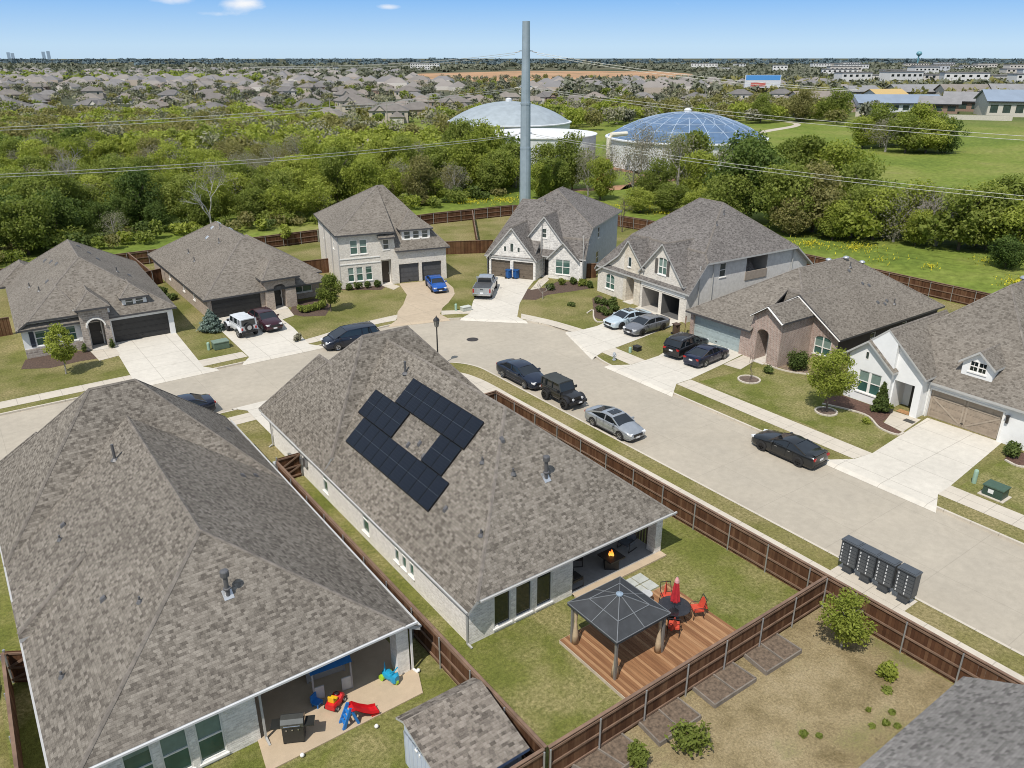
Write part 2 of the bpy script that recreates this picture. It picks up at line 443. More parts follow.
        if A:
            pts=[P(a+.01,dd,z0+.01),P(b-.01,dd,z0+.01)]+[P(m+(h-.01)*math.cos(k*math.pi/12),dd,z1+(A-.01)*math.sin(k*math.pi/12)) for k in range(13)]
            pb.face(pts)
        else: pb.face([P(a+.01,dd,z0+.01),P(b-.01,dd,z0+.01),P(b-.01,dd,z1-.01),P(a+.01,dd,z1-.01)])
        pb.build('pane',o.get('gm',PANE),w_)
        if 'upper_panel' not in o and o.get('gm') is PANEG and r==2: o['upper_panel']=.52 if (a*7.3+z0)%1<.7 else .8
        if o.get('upper_panel'):   # lighter panel over the upper part of the glass
            bb=MB(); zb=z0+(z1-z0)*o['upper_panel']; bb.face([P(a+t,dd-.004,zb),P(b-t,dd-.004,zb),P(b-t,dd-.004,z1-t),P(a+t,dd-.004,z1-t)])
            bb.build('upper_panel',o.get('bm',plain((.17,.24,.215),.35)),w_)
        bk=MB()
        if o.get('shut'):
            for x0,x1 in ((a-.42,a-.05),(b+.05,b+.42)):
                bk.__init__(); s.obx(bk,P,x0,x1,z0,z1,-.05,-.003)
                for i in range(1,7):
                    z=z0+(z1-z0)*i/7; s.obx(bk,P,x0+.03,x1-.03,z-.04,z+.02,-.07,-.051)
                bk.build('shutter',o['shut'],s.root)
    def op_garage(s,o,P,d,n):
        a,b,z0,z1,D=o['s0'],o['s1'],o['z0'],o['z1'],o['depth']; gm=o.get('gm',DARKDOOR); mb=MB(); r=4
        for i in range(r):
            za=z0+(z1-z0)*i/r+.008; zb=z0+(z1-z0)*(i+1)/r-.008
            s.obx(mb,P,a,b,za,zb,D-.06,D)
            c=max(2,round((b-a)/.62))
            for k in range(c):
                x0=a+(b-a)*(k+.12)/c; x1=a+(b-a)*(k+.88)/c
                s.obx(mb,P,x0,x1,za+.09,zb-.09,D-.075,D-.061)
        s.obx(mb,P,a,b,z0,z1,D+.005,D+.03)
        if o.get('brace'):
            m=(a+b)/2
            for x0,x1 in ((a+.05,m-.05),(m+.05,b-.05)):
                for (zz) in (z0+.08,z1-.55,z1-.08): s.obx(mb,P,x0,x1,zz-.06,zz+.06,D-.1,D-.076,1)
                for x in (x0+.06,x1-.06): s.obx(mb,P,x-.06,x+.06,z0+.14,z1-.14,D-.1,D-.0765,1)
                A_,B_=(x0+.1,x1-.1) if x0<m-.1 and x1<m else (x1-.1,x0+.1)
                mb.bar(P(A_,D-.09,z1-.62),P(B_,D-.09,z0+.15),.02,.12,1,up=(0,0,1))
        s_o=mb.build('garage_door',[gm,o.get('gm2',gm)],s.root)
        hb=MB(); m=(a+b)/2; s.obx(hb,P,m-.1,m+.1,z0+.28,z0+.33,D-.13,D-.1); hb.build('handle',BRONZE,s_o)
        fb=MB(); fm=o.get('fm')
        if fm:
            s.obx(fb,P,a-.12,a-.002,z0,z1+.14,-.03,-.003); s.obx(fb,P,b+.002,b+.12,z0,z1+.14,-.03,-.003); s.obx(fb,P,a-.002,b+.002,z1+.002,z1+.14,-.03,-.003)
            fb.build('garage_door_trim',fm,s.root)
    def op_void(s,o,P,d,n):
        a,b,z0,z1,D=o['s0'],o['s1'],o['z0'],o['z1'],o['depth']
        s.wall.face([P(a,D,z0),P(b,D,z0),P(b,D,z1),P(a,D,z1)],o.get('bm',o.get('rm',0)))
        if o.get('floor') is not None: s.wall.face([P(a,0,z0+.01),P(b,0,z0+.01),P(b,D,z0+.01),P(a,D,z0+.01)],o['floor'])
    def op_door(s,o,P,d,n):
        a,b,z0,z1,D=o['s0'],o['s1'],o['z0'],o['z1'],o['depth']; A=o['arch']; rm=o.get('rm',0)
        s.wall.face([P(a,D,z0),P(b,D,z0),P(b,D,z1+A),P(a,D,z1+A)],rm)
        m=(a+b)/2+o.get('off',0); hw=o.get('w',.95)/2; zt=z0+.05+o.get('h',2.1); mb=MB()
        s.obx(mb,P,m-hw,m+hw,z0+.05,zt,D-.05,D-.004); 
        for i in range(3):
            za=z0+.2+i*.62; s.obx(mb,P,m-hw+.13,m+hw-.13,za,za+.5,D-.07,D-.051)
        dr=mb.build('front_door',o.get('dm',DARKDOOR),s.root)
        hb=MB(); s.obx(hb,P,m+hw-.12,m+hw-.07,z0+1.0,z0+1.25,D-.11,D-.07); hb.build('handle',METAL,dr)
        fb=MB(); t=.1; fm=o.get('fm',WHITEP)
        s.obx(fb,P,m-hw-t,m-hw-.002,z0,zt+t,D-.06,D-.003); s.obx(fb,P,m+hw+.002,m+hw+t,z0,zt+t,D-.06,D-.003); s.obx(fb,P,m-hw-.002,m+hw+.002,zt+.002,zt+t,D-.06,D-.003)
        fb.build('door_frame',fm,s.root)
        st=MB(); s.obx(st,P,a+.01,b-.01,z0+.002,z0+.06,-.35,D-.07); st.build('doorstep',plain((.55,.52,.47),.85),s.root)
    # fittings -------------------------------------------------
    def fit(s,name,mb,m,label=None,smooth=False,parent=None):
        o=mb.build(name,m,parent or s.root,smooth); 
        if label: o['label']=label
        return o
    def pipe(s,x,y,h=.45,r=.055,m=None):
        z=s.top(x,y); mb=MB(); mb.tube([(x,y,z-.1),(x,y,z+h)],r,8); mb.lathe((x,y,z-.02),[(r*3.2,0),(r*1.6,.12),(r*1.2,.13)],8)
        o=s.fit('roof_vent_pipe',mb,m or PIPE); return o
    def flue(s,x,y,h=1.1):
        z=s.top(x,y); mb=MB(); mb.tube([(x,y,z-.3),(x,y,z+h)],.09,12); mb.lathe((x,y,z+h*.93),[(.09,-.02),(.17,0),(.17,.2),(.15,.24),(.06,.27)],12); mb.lathe((x,y,z+.25),[(.11,0),(.15,.03),(.15,.08),(.1,.1)],12)
        o=s.fit('flue',mb,PIPE)
        fb=MB(); zz=lambda a,b:s.top(x+a,y+b)+.03
        fb.face([(x-.19,y-.19,zz(-.19,-.19)),(x+.19,y-.19,zz(.19,-.19)),(x+.19,y+.19,zz(.19,.19)),(x-.19,y+.19,zz(-.19,.19))]); fb.build('flashing',GALV,o)
    def turtle(s,x,y,w=.28,m=None):
        z=s.top(x,y); sx=(s.top(x+.1,y)-s.top(x-.1,y))/.2; sy=(s.top(x,y+.1)-s.top(x,y-.1))/.2
        mb=MB(); q=lambda a,b,h:(x+a,y+b,z+sx*a+sy*b+h)
        lo=[q(-w/2,-w/2,.01),q(w/2,-w/2,.01),q(w/2,w/2,.01),q(-w/2,w/2,.01)]; hi=[q(-w*.36,-w*.36,.13),q(w*.36,-w*.36,.13),q(w*.36,w*.36,.13),q(-w*.36,w*.36,.13)]
        mb.face(hi)
        for i in range(4): j=(i+1)%4; mb.face([lo[i],lo[j],hi[j],hi[i]])
        s.fit('roof_vent',mb,m or PIPE)
    def dome_vent(s,x,y,r=.2):
        z=s.top(x,y); mb=MB(); mb.lathe((x,y,z-.08),[(r*.6,0),(r*.6,.2),(r,.2),(r,.26),(r*.8,.36),(r*.3,.42),(0,.43)],12)
        s.fit('roof_vent',mb,GALV,smooth=True)
    def gutter(s,p0,p1,z,m=None):
        mb=MB(); p0=Vector((*p0,z));p1=Vector((*p1,z)); mb.bar(p0,p1,.085,.085); s.fit('gutter',mb,m or TRIMW)
    def downspout(s,x,y,z,kick=None,m=None):
        mb=MB(); mb.bar((x,y,z),(x,y,.12),.08,.07,up=(0,1,0))
        if kick: mb.bar((x,y,.14),(x+kick[0],y+kick[1],.06),.08,.07)
        s.fit('downspout',mb,m or TRIMW)
    def done(s,wallname='wall'):
        s.roof.build('roof',s.roofmats,s.root); s.wall.build(wallname,s.mats,s.root)
def W_(a,b,z0,z1,**k): return dict(kind='win',a=a,b=b,z0=z0,z1=z1,**k)
def Gd(a,b,z1,**k): return dict(kind='garage',a=a,b=b,z0=0,z1=z1,depth=k.pop('depth',.28),**k)
def Dr(a,b,z1,**k): return dict(kind='door',a=a,b=b,z0=0,z1=z1,depth=k.pop('depth',1.2),**k)
def Vd(a,b,z0,z1,D,**k): return dict(kind='void',a=a,b=b,z0=z0,z1=z1,depth=D,**k)

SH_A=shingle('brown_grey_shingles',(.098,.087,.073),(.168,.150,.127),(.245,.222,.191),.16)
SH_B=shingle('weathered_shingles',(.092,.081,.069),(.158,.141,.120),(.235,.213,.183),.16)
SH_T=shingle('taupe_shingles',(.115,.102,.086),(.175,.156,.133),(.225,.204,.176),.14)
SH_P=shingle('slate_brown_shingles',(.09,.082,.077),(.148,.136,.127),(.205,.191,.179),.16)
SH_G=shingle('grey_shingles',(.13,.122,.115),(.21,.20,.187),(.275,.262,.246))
CAP=plain((.175,.156,.137),.95,0,.35,3.5); CAPD=plain((.155,.138,.12),.95,0,.35,3.5)
BR_W=brick('white_painted_brick',(.90,.875,.825),(.74,.715,.67),(.84,.815,.77),.24,.085,.07)
BR_WG=brick('whitewashed_brick',(.88,.86,.825),(.58,.56,.535),(.82,.80,.765),.24,.085,.10)
BR_L=brick('pale_limewashed_brick',(.78,.74,.67),(.62,.575,.515),(.72,.685,.62),.24,.085,.12)
BR_T=brick('tan_brick',(.46,.37,.30),(.29,.225,.185),(.52,.47,.41),.24,.085,.2,.014)
BR_R=brick('rose_brick',(.44,.30,.255),(.27,.175,.145),(.56,.51,.46),.24,.085,.25,.016)
ST_L=brick('limestone_blocks',(.76,.69,.57),(.58,.51,.41),(.72,.67,.58),.45,.22,.2,.02)
ST_M=brick('mixed_fieldstone',(.46,.40,.35),(.25,.215,.195),(.52,.48,.43),.38,.19,.25,.02)
ST_W=brick('white_fieldstone',(.82,.80,.76),(.50,.49,.475),(.80,.78,.74),.34,.2,.15,.025)
STUC=plain((.76,.77,.77),.85,0,.05,1.2)
SIDW=plain((.78,.765,.73),.7,0,.06); SIDB=plain((.60,.635,.68),.65,0,.05)

# --- centre house with the solar panels (local x along +v, y along +u)
A=House('house','white brick house with black solar panels on its brown hip roof, centre of the picture',(14.2,22.6),0,[BR_W,BR_WG,TRIMW,plain((.42,.40,.38),.9)],[SH_A,TRIMG,CAP])
A.wing((0,12.6,0,19),L=(2.35,.911),R=(2.6,.86),F=(2.75,.88))
A.wing((0.02,12.58,15,25.0),L=(2.38,1.31),R=(2.62,1.24),F=(3.05,1.5),B=(2.5,.95))
A.wing((0.04,6.4,20,25.6),L=(2.40,1.31),R=(2.5,1.31),B=(2.4,1.2))
A.seg((.4,24.5),(.4,.6),0,[W_(15.6,16.3,.45,2.0,depth=.09,gm=PANEG),W_(10.3,11.1,.45,2.0,depth=.09,gm=PANEG),W_(7.0,7.5,.6,2.0,depth=.09,gm=PANEG),W_(6.25,6.75,.6,2.0,depth=.09,gm=PANEG),W_(5.5,6.0,.6,2.0,depth=.09,gm=PANEG)])
A.seg((.4,.6),(6.3,.6),1,[W_(1.72,2.66,.25,2.3,fm=TRIMW,gm=PANED,r=1),W_(2.92,3.86,.25,2.3,fm=TRIMW,gm=PANED,r=1),W_(4.12,5.06,.25,2.3,fm=TRIMW,gm=PANED,r=1)])
A.seg((6.3,.6),(6.3,4.3),1); A.seg((6.3,4.3),(12.2,4.3),1,[W_(7.2,9.4,.1,2.15,c=2,r=1,gm=PANED),W_(10.4,11.4,.8,2.0,gm=PANED)])
A.seg((12.2,4.3),(12.2,24.5),0,[W_(8,8.8,.8,2.0),W_(13,13.8,.8,2.0)]); A.seg((12.2,24.5),(6.2,24.5),0,[Dr(9.2,10.6,2.3)]); A.seg((6.2,24.5),(.4,24.5),0,[Gd(1,5.9,2.1)])
pl=MB(); pl.box((12.12,.87,1.28),(.46,.56,2.56)); A.fit('pillar',pl,BR_WG)
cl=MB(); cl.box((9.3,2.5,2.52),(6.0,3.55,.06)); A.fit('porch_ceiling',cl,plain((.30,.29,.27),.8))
bm=MB(); bm.box((9.1,.62,2.58),(5.6,.22,.2)); A.fit('porch_beam',bm,TRIMG)
sl_=MB()
for i in range(14): sl_.box((12.22,1.3+i*.2,1.3),(.05,.09,2.4))
A.fit('privacy_screen',sl_,plain((.16,.12,.09),.8))
for x,y in ((.3,24.4),(.3,.62)): A.downspout(x,y,2.3,(-.3,-.1) if y>5 else (.05,-.3),TRIMG)
A.gutter((-.03,.05),(-.03,24.9),2.3,TRIMG); A.gutter((.6,-.05),(12.6,-.05),2.68,TRIMG)
A.pipe(5.35,14.6,.75,.07); A.flue(6.46,2.96,1.0)
for x,y in ((3.0,10.3),(3.3,9.6),(3.0,8.7),(5.2,4.8),(2.0,5.0),(9.8,11.0)): A.turtle(x,y,.22)
for x,y in ((4.9,3.5),(2.1,2.1),(4.1,4.9)): A.pipe(x,y,.3,.05)
# solar panels on the west slope, portrait modules
SOL,nt_,b_=mat('solar_cells',.3,0,.22)
uvn=uvco(nt_); br_=nt_.nodes.new('ShaderNodeTexBrick'); nt_.links.new(uvn,br_.inputs['Vector']); br_.offset=0
br_.inputs['Scale'].default_value=1; br_.inputs['Brick Width'].default_value=.165; br_.inputs['Row Height'].default_value=.165; br_.inputs['Mortar Size'].default_value=.004
br_.inputs['Color1'].default_value=(.006,.009,.016,1); br_.inputs['Color2'].default_value=(.009,.013,.022,1); br_.inputs['Mortar'].default_value=(.03,.035,.045,1)
nt_.links.new(br_.outputs['Color'],b_.inputs['Base Color'])
FRM=plain((.012,.013,.015),.4,.4); LINE=plain((.11,.12,.13),.4,.5)
def onslope(v,u,h): x=v-14.2; return (x,u-22.6,2.35+.911*x+h*1.353)
def panel(v0,v1,u0,u1):
    g=.012; mb=MB(); a,b,c,d=v0+g,v1-g,u0+g,u1-g
    lo=[onslope(*p,.07) for p in ((a,c),(b,c),(b,d),(a,d))]; hi=[onslope(*p,.115) for p in ((a,c),(b,c),(b,d),(a,d))]
    for i in range(4): j=(i+1)%4; mb.face([lo[i],lo[j],hi[j],hi[i]],1)
    mb.face(hi,1); mb.face(lo[::-1],1)
    e=.022; L=(v1-v0)*1.353; Wd=u1-u0
    m=(a+b)/2
    for x0,x1 in ((a+e,m-.006),(m+.006,b-e)):
        mb.face([onslope(*p,.1175) for p in ((x0,c+e),(x1,c+e),(x1,d-e),(x0,d-e))],0,[(0,0),((x1-x0)*1.353,0),((x1-x0)*1.353,Wd),(0,Wd)])
    mb.face([onslope(*p,.116) for p in ((m-.006,c),(m+.006,c),(m+.006,d),(m-.006,d))],2)
    return mb.build('solar_panel',[SOL,FRM,LINE],A.root)
for v0,v1,u0,u1,k in ((15.70,16.96,28.4,37.62,9),(16.97,18.22,34.4,38.44,4),(16.97,18.22,29.2,31.2,2),(18.23,19.49,29.05,36.15,7)):
    for i in range(k): panel(v0,v1,u0+(u1-u0)*i/k,u0+(u1-u0)*(i+1)/k)
A.done()
# meters and pipes on the west wall of the centre house
mt=MB(); mt.box((.3,18.6,1.3),(.16,.35,.55)); mt.box((.3,19.3,1.1),(.14,.3,.4)); mt.tube([(.3,18.6,1.5),(.3,18.6,2.2)],.03); mt.tube([(.3,19.3,.9),(.3,19.3,.1)],.03); A.fit('utility_meter',mt,METAL)
mt=MB(); mt.tube([(.2,20.6,0),(.2,20.6,.55),(.2,20.9,.7)],.04); mt.box((.22,21,.75),(.18,.3,.28)); A.fit('gas_meter',mt,METAL)

# --- lower-left house
B=House('house','white brick house with big brown roof over a toy-strewn patio, lower left',(-1.25,23.0),0,[BR_WG,BR_W,TRIMW],[SH_B,TRIMG,CAPD])
B.wing((0,13.35,0,21),L=(2.35,.60),R=(2.4,.62),F=(2.8,.61))
B.wing((-.02,13.3,14.5,25),L=(2.38,.985),R=(2.42,.985),F=(2.0,.92),B=(2.5,1.28))
B.wing((.02,5.4,17.2,25.6),L=(2.40,.98),R=(2.5,1.0),B=(2.4,1.15),F=(2.45,1.0))
B.wing((-.05,3.0,8.6,11.2),L=(2.7,.50),F=(2.55,.8))
B.seg((.4,24.4),(.4,.55),0); B.seg((.4,.55),(6.6,.55),0,[W_(2.0,2.95,.2,2.25,fm=TRIMW,gm=PANEG,r=2),W_(3.2,4.15,.2,2.25,fm=TRIMW,gm=PANEG,r=2),W_(4.4,5.35,.2,2.25,fm=TRIMW,gm=PANEG,r=2)])
B.seg((6.6,.55),(6.6,2.9),0); B.seg((6.6,2.9),(12.7,2.9),0,[W_(7.3,8.6,.95,2.0,gm=PANED,fm=TRIMD,r=1),W_(9.1,9.9,.05,2.1,gm=PANED,r=1,sill=False),W_(10.5,11.9,.95,2.0,gm=PANED,fm=TRIMD,r=1)])
B.seg((12.95,2.9),(12.95,24.4),0,[W_(9,9.8,.9,2.0),W_(15,15.8,.9,2.0)]); B.seg((12.95,24.4),(.4,24.4),0,[Gd(1,5.9,2.1)])
pl=MB(); pl.box((12.67,.65,1.27),(.55,.6,2.54)); B.fit('pillar',pl,BR_W)
bm=MB(); bm.box((9.6,.5,2.6),(5.6,.2,.2)); B.fit('porch_beam',bm,TRIMG)
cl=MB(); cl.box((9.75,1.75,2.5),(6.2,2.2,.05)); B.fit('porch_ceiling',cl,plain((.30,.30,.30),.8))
B.gutter((-.03,.05),(-.03,24.4),2.3,TRIMG); B.gutter((.9,-.05),(13.2,-.05),2.74,TRIML); B.gutter((13.4,.05),(13.4,24.4),2.36,TRIMG)
B.downspout(6.75,.42,2.6,(0,-.4),TRIMG); B.downspout(13.05,.3,2.4,(.1,-.25))
B.flue(6.9,3.36,.95)
B.pipe(5.49,16.1,.85,.07)
for x,y in ((10.89,13.94),(11.68,14.43),(12.3,21.0),(3.0,6.92),(2.58,14.25)): B.turtle(x,y,.24)
for x,y in ((4.06,5.0),(2.3,13.35),(1.01,4.78)): B.pipe(x,y,.25,.045)
B.done()

# --- houses across the street
H1=House('house','white brick house with a dark garage door and stone arch entry, far left',(3.28,75.45),-2.6,[STUC,ST_M,BR_W,TRIMW],[SH_T,TRIMD,CAP])
H1.wing((-.35,12.55,-.45,20.5),L=(2.6,.71),R=(2.65,.66),F=(2.65,.73),B=(2.6,.73))
H1.wing((-.33,5.3,-.43,6.5),L=(2.62,.71),F=(3.3,.61),R=(2.9,1.3))
H1.wing((4.25,7.05,-1.15,5),L=(3.85,.85),R=(3.85,.85),F=(3.85,.65))
H1.wing((-1.2,3.5,16,22.5),L=(2.6,.7),F=(2.7,.75),B=(2.6,.7),R=(3,.7))
H1.seg((0,20),(0,0),0); 
H1.seg((0,0),(4.5,0),0,[W_(.95,2.15,.95,2.3,c=1,gm=PANEG,shut=plain((.03,.04,.06),.5)),W_(3.0,4.1,.95,2.3,gm=PANEG)],split=(.75,0))
wn=MB(); wn.box((2.2,-.05,.4),(4.4,.1,.8)); H1.fit('stone_skirt',wn,ST_M)
H1.seg((4.5,0),(4.5,-.75),1); H1.seg((4.5,-.75),(6.8,-.75),1,[dict(kind='door',a=5.0,b=6.3,z0=0,z1=2.1,arch=.65,depth=1.3,dm=DARKDOOR,rm=1)]); H1.seg((6.8,-.75),(6.8,0),1)
H1.seg((6.8,0),(12.2,0),0,[Gd(6.98,11.75,2.15,depth=.3)]); H1.seg((12.2,0),(12.2,20),2); 
arch=MB()
for i in range(12):
    a0=math.pi*i/12;a1=math.pi*(i+1)/12; f=lambda a,r:(5.65-math.cos(a)*(.65+r),-.80,2.1+math.sin(a)*(.65+r))
    arch.bar(f(a0,.1),f(a1,.1),.12,.22,up=(0,1,0))
H1.fit('arch_trim',arch,WHITEP)
H1.wing((8.0,10.45,.15,3.4),L=(4.0,.75),R=(4.0,.75),F=(4.0,.55))
H1.seg((8.2,.45),(10.25,.45),0,[W_(8.45,9.15,3.25,3.85,depth=.06,t=.05,gm=PANE,sill=False),W_(9.3,10.0,3.25,3.85,depth=.06,t=.05,gm=PANE,sill=False)],base=2.9); H1.seg((10.25,.45),(10.25,3),0,base=2.9); H1.seg((8.2,3),(8.2,.45),0,base=2.9)
for x,y in ((4.2,9),(3.9,11.3),(3.5,13.5),(6.6,12.5),(7.3,11),(7.8,9.2),(10,7),(3,6)): H1.turtle(x,y,.35)
for x,y in ((1.6,9),(2.2,5.2),(8.9,6.2)): H1.pipe(x,y)
H1.done()

H2=House('house','single storey tan brick house with a dark garage door behind the white off-roader',(18.78,77.5),-.6,[BR_T,BR_T,TRIMW],[SH_T,TRIMD,CAP])
H2.wing((0,13.0,-.95,22.8),L=(2.2,.66),R=(2.3,.66),F=(2.2,.635),B=(2.2,.60))
H2.wing((5.75,9.75,-1.3,9),L=(3.3,.78),R=(3.3,.7),F=(3.3,.62))
H2.wing((7,13.02,.95,12),F=(2.75,.65),R=(2.75,.62),L=(4.3,.6))
H2.seg((.4,22),(.4,-.5),0,[W_(4,4.8,.9,2.0),W_(8,8.8,.9,2.0),W_(14,14.8,.9,2.0)]); H2.seg((.4,-.5),(6.1,-.5),0,[Gd(.8,5.7,2.05)])
H2.seg((6.1,-.9),(9.3,-.9),0,[dict(kind='door',a=7.0,b=8.2,z0=0,z1=2.3,arch=.3,depth=1.2,dm=DARKDOOR)]); H2.seg((9.3,-.9),(9.3,1.4),0); H2.seg((6.1,-.5),(6.1,-.9),0)
H2.seg((9.3,1.4),(12.7,1.4),0,[W_(9.8,11.9,.7,2.3,c=2,r=2,gm=PANEG)]); H2.seg((12.7,1.4),(12.7,22),0)
for x,y in ((5.8,14.5),(7.6,13.5),(6.8,15.0),(4.7,13)): H2.turtle(x,y,.4,GALV)
for x,y in ((6.2,12.6),(2.5,13),(4.9,9),(2.2,9.6)): H2.pipe(x,y,.5)
H2.done()

H3=House('house','two storey white brick house with two grey garage doors and a blue car in front',(34.55,79.6),53.9-67.5,[BR_L,SIDW,BR_T,TRIMW,plain((.50,.47,.42),.8)],[SH_T,TRIMD,CAP])
H3.wing((-.4,6.2,-.4,13.6),L=(6.1,.61),F=(6.1,.56),B=(6.1,.6))
H3.wing((6.19,12.65,-.38,13.6),F=(3.85,.86),R=(3.85,1.1),B=(6.1,.6))
H3.wing((4.3,6.21,-.55,5),F=(5.5,.56),R=(5.5,2.5))
H3.wing((7.0,10.95,.42,7),L=(6.0,.8),R=(6.0,.8),F=(6.0,.5))
H3.seg((0,13.2),(0,0),0,[W_(3,3.8,3.9,5.3),W_(9,9.8,3.9,5.3)])
H3.seg((0,0),(4.5,0),0,[W_(.75,1.45,.75,2.35,gm=PANEG),W_(1.7,2.45,.75,2.35,gm=PANEG),W_(2.75,3.5,.75,2.35,gm=PANEG),W_(1.2,2.05,3.8,5.4,gm=PANEG,depth=.09),W_(2.25,3.1,3.8,5.4,gm=PANEG,depth=.09)])
band=MB(); band.box((2.2,-.03,3.35),(4.5,.06,.1)); band.box((2.2,-.03,2.75),(4.5,.06,.1)); H3.fit('brick_band',band,TRIMW)
H3.seg((4.5,0),(6.3,0),0,[dict(kind='door',a=4.6,b=5.75,z0=0,z1=2.9,depth=.9,h=2.5,dm=plain((.05,.035,.025),.5),w=.95),W_(4.9,5.6,4.05,5.2)])
H3.seg((6.2,0),(6.2,6),1,base=3.2)
H3.seg((6.3,0),(12.25,0),0,[Gd(6.6,8.95,2.2,gm=plain((.07,.072,.078),.5)),Gd(9.3,11.65,2.2,gm=plain((.07,.072,.078),.5))]); H3.seg((12.25,0),(12.25,13.2),0)
H3.seg((12.25,13.2),(0,13.2),0)
H3.seg((7.3,.75),(10.65,.75),1,[W_(7.55,8.3,4.85,5.75,depth=.06,t=.05),W_(8.6,9.35,4.85,5.75,depth=.06,t=.05),W_(9.65,10.4,4.85,5.75,depth=.06,t=.05)],base=4.2); H3.seg((10.65,.75),(10.65,6),1,base=4.2); H3.seg((7.3,6),(7.3,.75),1,base=4.2)
for y in (.1,4.4,8.8): H3.downspout(-.08,y,5.9,m=TRIMG)
for x,y in ((5.9,8.2),(9.2,8),): H3.turtle(x,y,.4)
H3.done()

H4=House('house','two storey house with white stone gables and brown garage doors behind the pickup',(51.15,75.07),53.9-113,[ST_W,BR_WG,plain((.40,.44,.49),.8),TRIMW],[SH_P,TRIMG,CAPD])
H4.wing((-.3,5.9,-.2,14.5),L=(2.5,3.0),F=(2.5,.75),B=(2.5,.75))
H4.wing((3.4,11.6,1.7,16.5),L=(8.0,.6),F=(3.91,.75),G=(2.6,2.0),R=(5.75,.55),B=(5.75,.6))
H4.wing((.05,6.4,-.45,6),L=(2.3,1.16),R=(2.35,1.16))
H4.wing((6.95,10.9,1.3,6),L=(2.45,1.02),R=(2.45,1.02))
H4.wing((3.6,9.2,1.75,9),L=(3.75,1.21),R=(3.75,1.21))
H4.seg((0,14),(0,-.1),1); H4.seg((.25,-.1),(6.15,-.1),0,[Gd(.5,2.95,2.05,gm=plain((.13,.105,.08),.5)),Gd(3.35,5.85,2.05,gm=plain((.13,.105,.08),.5)),W_(2.15,2.5,3.1,3.75,depth=.06,t=.04,sill=False,r=1),W_(2.95,3.4,3.1,4.15,depth=.06,t=.04,sill=False,r=1),W_(3.85,4.2,3.1,3.75,depth=.06,t=.04,sill=False,r=1)])
H4.seg((6.15,-.1),(6.15,2.05),0); H4.seg((3.8,2.05),(7.1,2.05),0,[W_(6.05,6.65,4.6,5.7,depth=.07,t=.05),Dr(6.2,7.05,2.1,depth=.7,w=.8)],base=0)
H4.seg((7.05,2.05),(9.0,2.05),0,base=2.0)
H4.seg((7.1,1.65),(10.7,1.65),0,[W_(7.95,9.75,.6,2.35,c=2,r=2,gm=PANEG)]); H4.seg((10.7,1.65),(11.2,1.65),1)
H4.seg((11.2,1.65),(11.2,16),2,[W_(7,8.2,.8,2.3),W_(7.4,8.2,3.9,5.2),W_(3.6,4.3,3.9,5.1)]); H4.seg((11.2,16),(0,16),2)
for x in ((10.95,1.6),): H4.downspout(x[0]+.33,x[1]+.1,5.4,m=TRIMG)
H4.pipe(4.5,7); H4.turtle(8,12,.4)
H4.done()

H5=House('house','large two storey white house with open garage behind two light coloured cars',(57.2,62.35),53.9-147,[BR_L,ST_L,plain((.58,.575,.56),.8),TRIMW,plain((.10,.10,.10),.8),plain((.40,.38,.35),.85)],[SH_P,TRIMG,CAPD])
H5.wing((-.3,14.1,-.27,18),L=(2.6,1.45),R=(5.75,.72),F=(5.12,.49),G=(3.0,1.25),B=(3.6,.77))
H5.wing((3.6,7.5,-.3,9),L=(4.83,1.30),R=(4.1,1.0))
H5.wing((1.55,3.6,-.3,6.5),L=(3.39,.70))
H5.wing((-.05,1.55,-.3,4),L=(2.43,.60))
H5.wing((6.75,13.3,-.32,10),L=(3.75,1.06),R=(3.6,1.1))
H5.seg((0,17.5),(0,0),0)
H5.seg((0,0),(4.3,0),0,[W_(1.35,2.85,.7,2.0,arch=.35,c=2,r=2,gm=PANEG)]); H5.seg((4.3,-.03),(6.95,-.03),1,[dict(kind='door',a=4.75,b=6.0,z0=0,z1=2.4,arch=.35,depth=1.3,dm=plain((.06,.035,.02),.5),rm=1),W_(4.85,5.4,3.8,4.7,arch=.15,depth=.08,t=.05,r=1)])
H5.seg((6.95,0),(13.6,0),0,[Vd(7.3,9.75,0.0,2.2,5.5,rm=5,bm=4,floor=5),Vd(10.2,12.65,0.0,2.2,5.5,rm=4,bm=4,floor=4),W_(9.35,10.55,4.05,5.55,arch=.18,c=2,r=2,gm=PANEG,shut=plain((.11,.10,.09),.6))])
band=MB(); band.box((10.3,-.03,2.95),(6.3,.06,.1)); band.box((10.3,-.03,2.55),(6.3,.06,.3)); H5.fit('brick_band',band,WHITEP)
H5.seg((13.6,0),(13.6,17.6),2,[W_(4.2,5.1,3.95,5.35,gm=PANE),Vd(8.0,11.1,3.15,5.55,2.4,rm=5,bm=5,floor=5)])
rl=MB(); rl.box((13.62,9.55,3.55),(.12,3.2,.85)); H5.fit('balcony_parapet',rl,plain((.30,.26,.22),.8))
H5.seg((13.6,17.6),(0,17.6),2)
for y in (1.4,3.2,15.0): H5.downspout(13.72,y,5.5,m=TRIMG)
for x,y in ((5,12),(9.5,8.5),(10.5,6.5)): H5.pipe(x,y)
H5.done()

